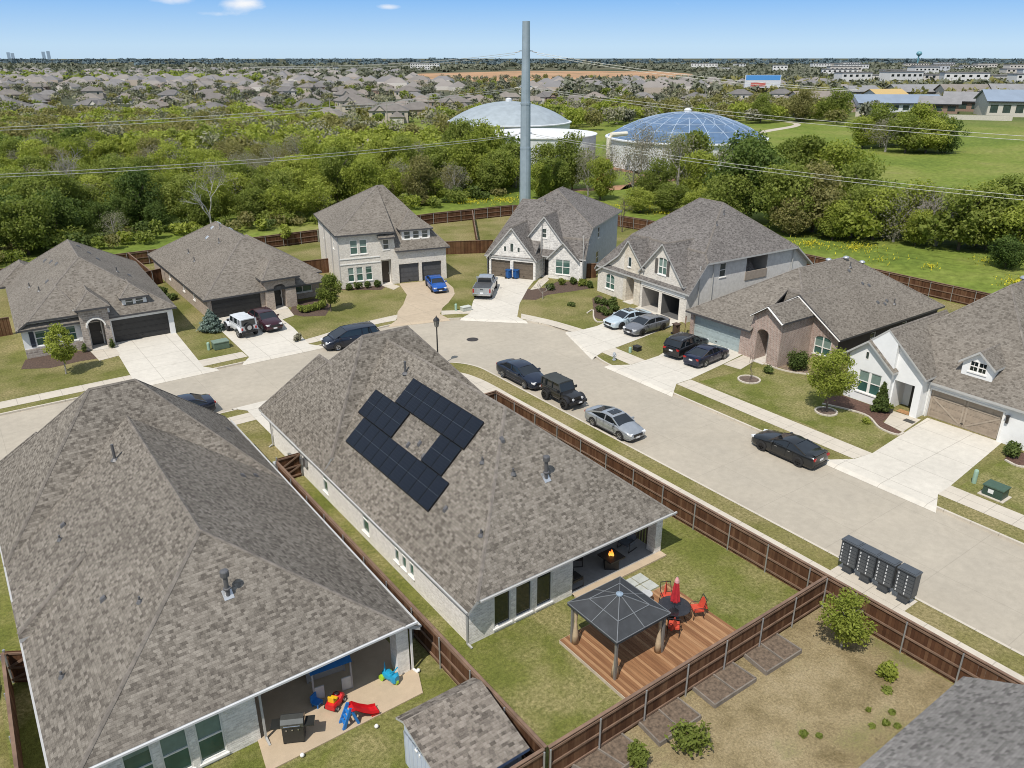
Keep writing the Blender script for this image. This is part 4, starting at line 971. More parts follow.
def quadmesh(name,V,UV,m):
    n=len(V)//4; me=bpy.data.meshes.new(name); me.vertices.add(n*4); me.loops.add(n*4); me.polygons.add(n)
    me.vertices.foreach_set('co',V.astype(np.float32).ravel()); me.loops.foreach_set('vertex_index',np.arange(n*4,dtype=np.int32))
    me.polygons.foreach_set('loop_start',np.arange(0,n*4,4,dtype=np.int32)); me.update(calc_edges=True)
    ul=me.uv_layers.new(name='UVMap'); ul.data.foreach_set('uv',UV.astype(np.float32).ravel()); me.materials.append(m); me.validate(); return me
def limbs(rng,h,r,base,spread,n=6,bark=BARK,sub=3):
    mb=MB(); lean=(rng.normal(0,.03*h),rng.normal(0,.03*h))
    top=(lean[0],lean[1],h*.72); mb.tube([(0,0,-.05),(lean[0]*.3,lean[1]*.3,h*.25),(lean[0]*.7,lean[1]*.7,h*.5),top],[r,r*.8,r*.55,r*.2],7)
    for i in range(n):
        a=2.4*i+rng.random(); z=base+(h*.6-base)*i/n; q=spread*(.6+.4*rng.random())
        p0=(lean[0]*z/h,lean[1]*z/h,z); p1=(math.cos(a)*q*.5,math.sin(a)*q*.5,z+.18*h); p2=(math.cos(a)*q*.9,math.sin(a)*q*.9,z+.30*h)
        mb.tube([p0,p1,p2],[r*.42,r*.27,r*.1],5)
        for j in range(sub):
            b=a+rng.normal(0,.7); mb.tube([p1,(p1[0]+math.cos(b)*q*.35,p1[1]+math.sin(b)*q*.35,p1[2]+h*.13)],[r*.16,r*.05],4)
    return mb
def crown_blobs(rng,h,base,R_,n,squash=1.0):
    bl=[]; zc=(h+base)/2; hh=(h-base)/2
    for i in range(n):
        a=rng.random()*6.283; t=rng.random()*2-1; q=math.sqrt(max(.05,1-t*t))*(.35+.62*rng.random())
        s=R_*(.20+.30*rng.random())
        bl.append((math.cos(a)*R_*q,math.sin(a)*R_*q,zc+t*hh*.72,s,s,s*.8*squash))
    bl.append((0,0,zc,R_*.6,R_*.6,hh*.75)); return bl
KINDS={}
def tree_proto(kind,seed,h,base,R_,nb,n,size,bark=BARK,trunk=.16):
    rng=np.random.default_rng(seed)
    V,UV=leaves(rng,crown_blobs(rng,h,base,R_,nb),n,size); cm=quadmesh('crown',V,UV,LEAF[kind])
    t=limbs(rng,h,trunk,base*.8+.4,R_*.8,5,bark,2).build('trunk',bark); tm=t.data; bpy.data.objects.remove(t)
    return cm,tm
def plant_tree(name,label,cat,proto,loc,rz=0,sc=1.0,group=None):
    t=thing(name,label,cat,(loc[0],loc[1],loc[2] if len(loc)>2 else 0),rz,group); t.scale=(sc[0],sc[0],sc[1]) if isinstance(sc,tuple) else (sc,)*3
    for nm,me in (('crown',proto[0]),('trunk',proto[1])):
        if me is None: continue
        o=bpy.data.objects.new(nm,me); C.objects.link(o); o.parent=t
    return t
def one(name,label,cat,loc,kind,h,base,R_,nb,n,size,seed,bark=BARK,trunk=.08,group=None):
    return plant_tree(name,label,cat,tree_proto(kind,seed,h,base,R_,nb,n,size,bark,trunk),loc,0,1.0,group)
def shrub(label,loc,kind,w,h,n,size,seed,group=None,stems=False,name='shrub'):
    rng=np.random.default_rng(seed); bl=[(rng.normal(0,w*.2),rng.normal(0,w*.2),h*(.3+.35*rng.random()),w*.28,w*.28,h*.32) for i in range(7)]+[(0,0,h*.4,w*.35,w*.35,h*.4)]
    V,UV=leaves(rng,bl,n,size,shell=.3); V[:,2]=np.maximum(V[:,2],.02); t=thing(name,label,'shrub',(loc[0],loc[1],0),0,group)
    o=bpy.data.objects.new('foliage',quadmesh('foliage',V,UV,LEAF[kind])); C.objects.link(o); o.parent=t
    mb=MB()
    for i in range(5):
        a=i*1.26; mb.tube([(0,0,0),(math.cos(a)*w*.2,math.sin(a)*w*.2,h*.55)],[.02,.008],5)
    mb.build('stem',BARK,t); return t
def bare(rng,h,r,depth=4,spread=.55):
    mb=MB()
    def go(p,d,L,rad,k):
        q=p+d*L; m=p+d*L*.5+Vector(rng.normal(0,L*.05,3)); mb.tube([p,m,q],[rad,rad*.8,rad*.6],5 if k>1 else 4,caps=False)
        if k==0: return
        for i in range(3 if k>1 else 3):
            e=(d+Vector(rng.normal(0,spread,3))+Vector((0,0,.15))).normalized(); go(p+d*L*(.55+.45*(i+1)/3),e,L*(.58+.2*rng.random()),rad*.55,k-1)
    go(Vector((0,0,-.05)),Vector((0,0,1)),h*.36,r,depth); return mb
# garden trees
g_=lambda x,y:tuple(G(x,y))[:2]
one('young_tree','young yellow-green tree on the lawn of the far left house','tree',g_(66,374),'bright',4.3,1.0,1.35,22,5200,.105,11,BARKG,.06)
one('young_tree','leafy green tree between the tan brick house and the grey-garage house','tree',g_(331,311.5),'mid',4.0,.6,1.3,22,5000,.11,12,BARK,.07)
one('lawn_tree','bright green round tree inside a concrete ring on the lawn','tree',TREE_A,'bright',5.0,1.0,1.6,30,9000,.095,13,BARK,.08)
one('garden_tree','bushy green tree in the dry garden beside the mailboxes','tree',g_(841,647),'bright',3.05,.35,1.0,26,6000,.075,14,BARKG,.06)
one('young_tree','small sapling on the back lawn behind the tan brick house','tree',g_(288,246),'bright',3.0,.9,1.0,9,900,.2,15,BARK,.05)
# conifers
def conifer(label,loc,h,w,kind,n,size,seed,name='conifer'):
    rng=np.random.default_rng(seed); bl=[]
    for i in range(26):
        t=i/26; rr=w*(1-t)**.85+.06; a=i*2.4; bl.append((math.cos(a)*rr*.5,math.sin(a)*rr*.5,h*(.08+.9*t),rr*.55,rr*.55,h*.09))
    V,UV=leaves(rng,bl,n,size,shell=.4,aspect=2.2); t=thing(name,label,'conifer',(loc[0],loc[1],0))
    o=bpy.data.objects.new('crown',quadmesh('crown',V,UV,LEAF[kind])); C.objects.link(o); o.parent=t
    mb=MB(); mb.tube([(0,0,0),(0,0,h*.9)],[.06,.015],6); mb.build('trunk',BARK,t)
conifer('small dark green conifer beside the twin-gabled house','%s'and g_(879.5,411.5),2.35,.62,'shrub',5200,.085,21)
conifer('rounded blue spruce at the corner of the tan brick house',g_(212,331),2.1,1.25,'blue',6500,.11,22,'blue_spruce')
# shrubs
shrub('dark green bush in front of the rose brick house',g_(800,370),'shrub',1.7,1.7,4000,.10,31)
shrub('small round bush right of the tan garage door',bush,'shrub',1.25,1.0,1600,.11,32)
shrub('young leafy bush alone on the dry lawn',g_(884,678),'bright',.8,1.0,900,.11,33)
shrub('dense bright green shrub at the bottom edge by the garden beds',g_(636,768),'mid',.8,1.35,1500,.09,34)
shrub('open straggly green shrub on the dry lawn by the garden beds',g_(689,750),'mid',1.6,1.4,750,.11,35)
shrub('low yellow-green clump in the red mulch bed',g_(866,423),'bright',.7,.5,500,.09,36)
shrub('tawny ornamental grass clump beside the drive with the maroon car',g_(298,341),'grey',.6,.9,600,.12,37)
for i,(x,y,w_,h_) in enumerate(((163,296,1.3,1.2),(172,300,1.0,.9))): shrub('dark shrub along the side wall of the tan brick house',g_(x,y),'shrub',w_,h_,900,.15,40+i,'shrubs along the tan brick wall')
for i,(x,y) in enumerate(((305,312),(311,311),(317,309.5),(322,307))): shrub('low shrub under the window of the tan brick house',g_(x,y),'mid',1.2,.8,800,.14,50+i,'shrubs under the tan brick window')
for i,(x,y) in enumerate(((349,290),(357,289),(367,288),(377,287))): shrub('small round shrub in front of the two storey house with grey garage doors',g_(x,y),'shrub',.8,.9,600,.13,60+i,'shrubs in front of the grey-garage house')
for i,(x,y,w_) in enumerate(((551,290,1.1),(562,285,.9),(574,284,.9),(583,286,1.0),(590,288,.8))): shrub('shrub in the bed below the white stone gable',g_(x,y),'mid' if i%2 else 'shrub',w_,.9,700,.13,70+i,'shrubs in the bed of the stone gabled house')
for i,(x,y,w_) in enumerate(((597,303,.9),(604,305,.8),(610,306,1.1),(614,311,1.2),(600,312,.9),(607,315,1.0),(613,304,.8))): shrub('dark shrub in the bed left of the light coloured cars',g_(x,y),'shrub',w_,.8,700,.12,80+i,'shrubs in the bed beside the light cars')
for i,(x,y) in enumerate(((571,302),)): shrub('low round shrub on the lawn with its own mulch ring',g_(x,y+4),'shrub',.8,.5,400,.12,90)
for i,(x,y) in enumerate(((832,387),(768,372))): shrub('dark low plant in the garden bed' if i else 'dark low plant behind the bright round tree',g_(x,y),'shrub',1.1,.6,500,.12,93+i)
for i,(x,y,w_) in enumerate(((887,691,.55),(892,713,.3),(886,724,.35),(803,735,.4),(868,711,.2),(897,727,.3),(819,737,.25),(872,727,.25))):
    rng=np.random.default_rng(100+i); V,UV=leaves(rng,[(0,0,.06,w_*.5,w_*.4,.08)],220,.08,shell=.1); V[:,2]=np.maximum(V[:,2],.01)
    o=bpy.data.objects.new('weed_clump',quadmesh('weed_clump',V,UV,LEAF['mid'])); C.objects.link(o); o.location=(*g_(x,y),.01); tag(o,'small green weed clump on the dry lawn','weed','weeds on the dry lawn')
# bare trees
rng=np.random.default_rng(5)
def bare_tree(label,loc,h,r,bark,depth=4,sd=1,spread=.5,group=None,name='bare_tree'):
    rng=np.random.default_rng(sd); mb=bare(rng,h,r,depth,spread); o=mb.build(name,bark); o.location=(loc[0],loc[1],0); tag(o,label,'bare tree',group); return o
bare_tree('small leafless tree in the mulch bed of the stone gabled house',g_(542.6,299),2.6,.05,BARKG,4,2,.5)
bare_tree('thin leafless sapling inside the wide concrete ring',TREE_B,3.2,.035,BARK,3,3,.3)
bare_tree('pale leafless dead tree standing out of the left wood',g_(213,236),9.5,.16,plain((.42,.40,.37),.9),4,7,.45)
bare_tree('grey leafless tree at the left edge of the wood',g_(70,212),11,.22,BARKG,5,8,.5)
bare_tree('grey dead tree at the edge of the green field',g_(935,246),8.5,.3,plain((.30,.275,.25),.9),5,9,.6)
bare_tree('leafless tree right of the steel pole',g_(622,232),6,.1,BARK,4,10,.5)

# the woods: every tree in front is a thing, the mass behind it is one object
protos={k:[] for k in ('bright','mid','dark','olive','grey')}
for k,nn in (('bright',3),('mid',4),('dark',2),('olive',2),('grey',2)):
    for i in range(nn): protos[k].append(tree_proto(k,200+17*i+len(k),8.5,.5,3.7,34,(7500 if k!='grey' else 3000),.235 if k!='grey' else .13,BARKG if k=='grey' else BARK,.2))
def camY(p): return p[0]*.589+p[1]*.808
def camX(p): return p[0]*.808-p[1]*.589
def toW(X,Y): return (X*.808+Y*.589,-X*.589+Y*.808)
def inside(p,poly):
    c=False; n=len(poly)
    for i in range(n):
        a,b=poly[i],poly[(i+1)%n]
        if (a[1]>p[1])!=(b[1]>p[1]) and p[0]<(b[0]-a[0])*(p[1]-a[1])/(b[1]-a[1])+a[0]: c=not c
    return c
RW=random.Random(11)
wood_l=gp((-60,276),(0,264),(60,252),(120,246),(200,234),(250,229),(320,223),(370,215),(410,209),(470,199),(515,194),(520,158),(470,152),(430,148),(385,141),(345,130),(300,121),(200,120.5),(100,123),(-60,124))
cells=[]
def fill(poly,step,jit):
    xs=[p[0] for p in poly];ys=[p[1] for p in poly]; out=[]
    x=min(xs)
    while x<max(xs):
        y=min(ys)
        while y<max(ys):
            q=(x+RW.uniform(-jit,jit),y+RW.uniform(-jit,jit))
            if inside(q,poly): out.append(q)
            y+=step
        x+=step
    return out
pts=fill(wood_l,5.4,2.2); pts.sort(key=lambda p:camY(p))
def pick(p):
    n=math.sin(p[0]*.043+1.3)+math.sin(p[1]*.06-.4)+math.sin((p[0]+p[1])*.025)+RW.uniform(-1.3,1.3)
    far=camY(p)>210
    if far and n>.2: return 'olive' if RW.random()<.7 else 'grey'
    if RW.random()<.13: return 'grey'
    if n>1.3: return 'dark'
    if n>-.2: return 'mid'
    if n>-1.6: return 'bright'
    return 'olive' if RW.random()<.5 else 'grey'
LAB={'bright':'bright spring-green tree in the wood behind the houses','mid':'mid green tree in the wood behind the houses','dark':'dark green tree in the wood behind the houses','olive':'olive brown budding tree in the wood behind the houses','grey':'grey half-bare tree in the wood behind the houses'}
NEAR=235
# individuals standing at the front, the rest merged
rest=[]
for i,p in enumerate(pts):
    k=pick(p); s=RW.uniform(.55,1.0); hs=s*RW.uniform(.88,1.25)
    if camY(p)>230: s*=.95; hs*=.8
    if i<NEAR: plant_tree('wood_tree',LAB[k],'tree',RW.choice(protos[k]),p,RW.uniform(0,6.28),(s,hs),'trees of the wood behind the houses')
    else: rest.append((p,k,s,hs))
def mass(name,items,label_kind='stuff',n=620,size=.52):
    by={}
    rng=np.random.default_rng(77)
    for p,k,s,hs in items:
        V,UV=leaves(rng,[(p[0]+a*s,p[1]+b*s,z*hs,rx*s,rx*s,rz*hs) for a,b,z,rx,rz in ((0,0,4.4,3.4,3.2),(1.8,.6,5.4,2.2,2.0),(-1.5,1.2,5.0,2.2,2.2),(.3,-1.9,4.4,2.2,2.2),(-.6,-.8,6.6,1.9,1.5))],int(n*(.5 if k=='grey' else 1)),size)
        UV[:,0]=np.clip(UV[:,0]*.6+.4*RW.random(),0,1); by.setdefault(k,[]).append((V,UV))
    Vs=[];Us=[];M=[];ks=list(by)
    for i,k in enumerate(ks):
        for V,UV in by[k]: Vs.append(V);Us.append(UV);M.append(np.full(len(V)//4,i,dtype=np.int32))
    me=quadmesh(name,np.concatenate(Vs),np.concatenate(Us),LEAF[ks[0]])
    for k in ks[1:]: me.materials.append(LEAF[k])
    me.polygons.foreach_set('material_index',np.concatenate(M)); o=bpy.data.objects.new(name,me); C.objects.link(o); o['kind']='stuff'; return o
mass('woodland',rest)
# field trees on the right, each with its own label
FT=[((745,222),'dark',1.15,1.25,'large dark green tree in front of the blue dome'),((722,226),'mid',.8,.8,'green tree below the dark tree by the blue dome'),
((770,222),'dark',.9,.9,'dark green tree right of the largest dark tree'),((812,232),'olive',1.0,1.0,'broad brownish tree at the edge of the green field'),((800,196),'mid',1.15,1.15,'tall green tree behind the brownish tree'),((835,200),'bright',1.1,1.05,'yellow-green tree behind the brownish tree'),
((850,238),'mid',.8,.75,'green tree in the hedge right of the brownish tree'),((872,240),'bright',.75,.75,'light green tree in the hedge of the green field'),((893,242),'grey',.8,.8,'grey budding tree in the hedge of the green field'),((958,250),'mid',.95,.95,'leafy tree right of the dead tree'),((985,250),'mid',.9,.8,'rounded green tree at the right end of the hedge'),((1016,258),'bright',.85,.75,'bright bush-like tree at the right edge of the field'),((1005,268),'dark',.5,.4,'dark bush in front of the right edge of the field'),
((915,246),'bright',.5,.5,'low light green bush in the field hedge'),((832,240),'bright',.55,.55,'low bush beside the brownish tree'),((790,236),'olive',.6,.55,'low brown bush under the dark trees'),
((905,153),'mid',1.0,.8,'green clump tree in the middle of the field'),((925,153),'bright',1.0,.75,'light green clump tree in the middle of the field'),((885,152),'grey',1.0,.75,'grey clump tree in the middle of the field'),((945,153),'dark',.8,.7,'dark clump tree at the right of the field thicket'),((862,148),'bright',.9,.7,'light clump tree at the left of the field thicket'),((900,145),'mid',1.0,.75,'rear clump tree in the field thicket'),((930,146),'mid',1.0,.75,'right rear clump tree in the field thicket'),((870,143),'grey',.9,.7,'grey rear tree of the field thicket'),
((555,196),'mid',.75,.75,'green tree right of the steel pole'),((540,200),'bright',.6,.65,'light tree at the foot of the steel pole'),((632,200),'grey',.85,.85,'grey budding tree in front of the blue dome'),((655,205),'mid',.7,.6,'green tree in front of the blue dome'),((676,198),'grey',1.0,.9,'twiggy grey tree in front of the blue dome'),((697,208),'bright',.8,.7,'light green tree in front of the blue dome'),((610,186),'grey',.6,.7,'thin grey tree between the white tanks and the blue dome'),((640,212),'bright',.6,.4,'low bush in front of the blue dome'),((670,213),'mid',.7,.5,'low green bush below the blue dome'),((703,218),'bright',.7,.5,'low bright bush near the large dark tree'),
((498,192),'mid',.8,.8,'green tree left of the steel pole'),((470,190),'bright',.9,.8,'light green tree before the grey dome'),((445,188),'mid',1.0,.9,'green tree at the corner of the left wood'),((745,200),'dark',1.2,1.2,'dark tree crowding the right side of the blue dome')]
FT+=[((800,122),'olive',1.25,1.25,'round brownish tree before the office park'),((833,122),'mid',1.3,1.3,'round green tree before the office park'),((760,123),'mid',1.1,1.1,'green tree beside the curved footpath'),((915,150),'bright',1.0,1.0,'broad light tree in the front of the field thicket'),((880,147),'mid',1.0,.95,'broad green tree in the front of the field thicket'),((572,190),'mid',.8,.8,'green tree before the low white tank'),((588,196),'grey',.7,.7,'grey twiggy tree before the low white tank'),((600,200),'bright',.6,.55,'light low tree between pole and blue dome'),((548,186),'mid',.8,.85,'green tree close to the right of the steel pole'),((512,186),'mid',.85,.85,'green tree close to the left of the steel pole'),((485,182),'bright',.9,.9,'light tree below the grey dome'),((462,176),'mid',.95,.9,'green tree at the left wall of the grey domed tank'),((690,194),'mid',.9,.9,'green tree at the middle of the blue dome wall'),((720,200),'grey',1.0,.95,'grey budding tree left of the largest dark tree'),((662,190),'grey',.95,.9,'grey tree hugging the wall of the blue domed tank'),((640,186),'grey',.85,.95,'bare looking tree at the left wall of the blue domed tank'),((784,232),'mid',1.0,1.0,'green tree at the left end of the field hedge'),((860,228),'mid',1.0,1.0,'green tree behind the field hedge'),((905,236),'bright',.95,.8,'light tree before the dead grey tree'),((925,240),'grey',.9,.8,'grey tree beside the dead tree'),((975,246),'bright',.9,.85,'light tree near the right end of the hedge'),((1000,244),'mid',1.0,.95,'green tree near the right edge of the picture')]
for (px,k,s,hs,lab) in FT: plant_tree('field_tree',lab,'tree',RW.choice(protos[k]),g_(*px),RW.uniform(0,6.28),(s*(1.55 if 'field' in lab and 'clump' in lab or 'thicket' in lab else 1.22),hs*(1.5 if 'clump' in lab or 'thicket' in lab else 1.62 if ('dome' in lab or 'tank' in lab) and 'bush' not in lab and 'dark' not in lab else 1.2)))
# woodland belt beyond the tanks
belt=gp((430,140),(600,131),(640,122),(690,122),(760,124),(810,121),(850,127),(840,113),(800,110),(700,110),(600,112),(540,116),(430,124))
mass('woodland_belt',[(p,pick(p),RW.uniform(.8,1.2),RW.uniform(.7,1.0)) for p in fill(belt,8.0,3)],n=480,size=.62)
mass('hedgerow',[(p,RW.choice(['mid','bright','grey','olive','mid']),RW.uniform(.6,.9),RW.uniform(.4,.7)) for p in fill(gp((770,236),(1040,262),(1040,250),(900,232),(780,222)),6.0,2)],n=420,size=.42)

# undergrowth along the front edge of the wood
edge=gp((-60,279),(0,267),(60,255),(120,249),(200,237),(250,232),(320,226),(370,218),(410,212),(470,202),(515,197),(512,192),(410,205),(320,218),(200,229),(60,246),(-60,268))
mass('undergrowth',[(p,RW.choice(['mid','bright','olive','mid','shrub']),RW.uniform(.25,.5),RW.uniform(.15,.35)) for p in fill(edge,2.6,1.2)],n=260,size=.28)
DIRTX=gp((395,73.5),(520,70),(660,70.5),(705,74),(690,84),(560,86),(430,85))
# ------------------------------------------------------------------ tanks, pole, wires, distant town
TW=plain((.62,.64,.66),.6,.1,.06,.4); DG=plain((.36,.41,.44),.55,.3,.12,.5)
def dome(c,r,z,rise,n=32,m=8):
    Rr=(r*r+rise*rise)/(2*rise); pr=[]
    for i in range(m+1):
        q=r*(1-i/m); pr.append((q,z+math.sqrt(Rr*Rr-q*q)-(Rr-rise)))
    return pr
def tank(label,X,Y,r,z,rise,roofm,ribs):
    c=toW(X,Y); t=thing('water_tank',label,'water tank',(c[0],c[1],0)); mb=MB(); mb.lathe((0,0,0),[(r,0),(r,z*.5),(r,z)],48); mb.build('wall',TW,t,smooth=.5)
    rm=MB(); pr=dome((0,0),r*1.01,z,rise); rm.lathe((0,0,0),pr,48); dr=rm.build('dome_roof',roofm,t,smooth=.6)
    b=MB(); b.lathe((0,0,z-.25),[(r*1.015,0),(r*1.03,.1),(r*1.03,.35),(r*1.0,.45)],48); b.build('rim',TW,t)
    f=MB(); f.lathe((0,0,z+rise-.1),[(.9,0),(.9,.7),(.5,1.0),(0,1.05)],12); f.build('roof_hatch',TW,t)
    if ribs:
        k=MB(); Rr=((r*r)+rise*rise)/(2*rise); hz=lambda q:z+math.sqrt(max(0,Rr*Rr-q*q))-(Rr-rise)+.06
        for i in range(24):
            a=2*math.pi*i/24
            for j in range(8):
                q0=r*(1-j/8);q1=r*(1-(j+1)/8)
                if i%2 and q1<r*.3: continue
                k.bar((q0*math.cos(a),q0*math.sin(a),hz(q0)),(q1*math.cos(a),q1*math.sin(a),hz(q1)),.13,.1)
        for q in (.2,.42,.62,.8,.95):
            for i in range(48):
                a=2*math.pi*i/48;b_=2*math.pi*(i+1)/48; k.bar((q*r*math.cos(a),q*r*math.sin(a),hz(q*r)),(q*r*math.cos(b_),q*r*math.sin(b_),hz(q*r)),.13,.1)
        for i in range(24):
            a=2*math.pi*i/24;b_=2*math.pi*(i+1)/24
            for q0,q1 in ((.95,.8),(.8,.62),(.62,.42)): k.bar((q0*r*math.cos(a),q0*r*math.sin(a),hz(q0*r)),(q1*r*math.cos(b_),q1*r*math.sin(b_),hz(q1*r)),.1,.1)
        k.build('rib',plain((.42,.50,.60),.5,.1),dr)
    return t
BLUED=plain((.115,.195,.32),.35,.3,.25,.25)
tank('white water tank with a shallow blue ribbed dome, right of the steel pole',41.8,196,18.7,6.3,5.6,BLUED,True)
tank('white water tank with a plain grey dome, behind the steel pole',-.9,240,17.8,6.6,5.6,DG,False)
c=toW(7,204); t=thing('water_tank','low white tank with a flat roof between the two domed tanks','water tank',(*c,0)); mb=MB(); mb.lathe((0,0,0),[(14,0),(14,6.3)],48); mb.build('wall',TW,t,smooth=.5)
mb=MB(); mb.lathe((0,0,6.3),[(14.3,0),(14.3,.2),(0,1.0)],48); mb.build('flat_roof',plain((.66,.67,.68),.6),t)
c=toW(21.2,178); c2=toW(25.5,181.5); ex,ey=c2[0]-c[0],c2[1]-c[1]; t=thing('pipe_stack','white bent vent pipe at the left edge of the blue dome','pipe',(*c,0)); mb=MB(); mb.tube([(0,0,0),(0,0,7.7),(ex*.12,ey*.12,8.3),(ex,ey,8.3)],.5,10); mb.build('bent_pipe',plain((.7,.66,.56),.6),t)
for (px,py,dx,dy,dz,col,lab,nm) in ((575.5,179,2.4,1.0,1.5,(.75,.75,.76),'small white hut on the bare earth by the tanks','hut'),):
    c=g_(px,py); t=thing('site_hut',lab,'hut',(*c,0),.6); mb=MB(); mb.box((0,0,dz/2),(dx,dy,dz)); mb.build('wall',plain(col),t); mb=MB(); mb.box((0,0,dz+.06),(dx+.2,dy+.2,.1)); mb.build('roof',GALV,t); mb=MB(); mb.box((.5,-dy/2-.02,.6),(.5,.04,1.1)); mb.build('door',METAL,t)
c=g_(602,184); t=thing('lift_machine','red boom lift on the bare earth beside the blue dome','machine',(*c,0),.4); mb=MB(); mb.box((0,0,.9),(2.6,1.4,.8)); mb.box((.4,0,1.6),(1.2,1.0,.6)); mb.build('body',plain((.45,.06,.03),.5),t); mb=MB(); mb.bar((-.6,0,1.4),(2.0,0,4.3),.3,.3); mb.box((2.1,0,4.4),(.9,.9,.7)); mb.build('boom',plain((.5,.07,.03),.5),t)
for sx in (-1,1):
    for sy in (-1,1):
        mb=MB(); mb.tube([(sx*.9,sy*.6,.45),(sx*.9,sy*.85,.45)],.45,12); mb.build('wheel',DARKDOOR,t)
# steel transmission pole: twelve-sided, tapering, flanged joints and short crossarms
PB=Vector((*toW(2.25,135),0)); pole=thing('transmission_pole','tall tapering grey steel transmission pole behind the stone gabled house','pole',PB)
STEEL,nt,b=mat('galvanised_steel',.5,.1,.5); nt.links.new(ramp(nt,noise(nt,objco(nt),.7,5),[(.3,(.25,.31,.36)),(.7,(.33,.40,.46))]),b.inputs['Base Color'])
mb=MB(); mb.lathe((0,0,0),[(.98,0),(.92,4),(.9,9.9),(.86,10),(.80,17),(.76,17.1),(.66,24),(.60,29.2),(0,29.25)],12); mb.build('shaft',STEEL,pole)
for z in (10,17): mb=MB(); mb.lathe((0,0,z-.15),[(1.0-z*.008,0),(1.0-z*.008,.3)],12); mb.build('flange',STEEL,pole)
mb=MB(); mb.lathe((0,0,0),[(1.3,-.1),(1.3,.25)],16); mb.build('foundation',WALKM,pole)
att=[24.9,19.6,12.4]
for z in att:
    mb=MB(); mb.bar((-.9,.55,z),(.9,-.55,z),.12,.16); mb.build('bracket',STEEL,pole)
    for s in (-1,1):
        mb=MB(); mb.tube([(s*.85,-s*.52,z-.1),(s*1.5,-s*.9,z-.25)],.07,6); mb.build('insulator',plain((.4,.38,.36),.4),pole)
WIRE=plain((.46,.46,.42),.5,.1)
def wire(label,a,b,sag,r=.03):
    a=Vector(a);b=Vector(b); pts=[]
    for i in range(41):
        t=i/40; p=a.lerp(b,t); p.z-=sag*4*t*(1-t); pts.append(p)
    mb=MB(); o_=a.copy(); mb.tube([p-o_ for p in pts],r,5); o=mb.build('overhead_wire',WIRE); o.location=o_; tag(o,label,'wire'); return o
def ray(px,py,Y):
    d=pdir(px,py); f=d.x*.589+d.y*.808; return Vector((0,0,CAMH))+d*(Y/f)
for z,(lx,ly),(rx,ry),w_ in ((att[0],(250,66),(860,90),'topmost'),(att[1],(-60,130),(1100,141),'upper'),(att[2],(-60,177),(1100,203),'lower')):
    for s,(px,py) in ((-1,(lx,ly)),(1,(rx,ry))):
        for j in (0,1):
            e=ray(px,py+(0 if j==0 else (1.4 if z>20 else 4 if s>0 else 2.6)),118 if z>24 else 82)
            st=PB+Vector((s*1.5,-s*.9,z-.25-.25*j)); wire('%s overhead wire running %s from the steel pole, %s of its pair'%(w_,'left' if s<0 else 'right','upper' if j==0 else 'lower'),st,e,.7+.15*j)
# wooden utility poles in the distance
for i,(px,py,hh) in enumerate(((331,121,9),(388,130,10),(429,123,11),(441,120,11),(803,84,14),(846,104,12),(705,100,9),(914,98,12),(948,97,12))):
    c=g_(px,py); t=thing('utility_pole','distant wooden utility pole standing among the far roofs','utility pole',(*c,0),0,'distant utility poles'); mb=MB(); mb.tube([(0,0,0),(0,0,hh)],[.2,.13],6); mb.build('shaft',BARKG,t); mb=MB(); mb.bar((-.9,.6,hh-.7),(.9,-.6,hh-.7),.15); mb.build('crossarm',BARKG,t)
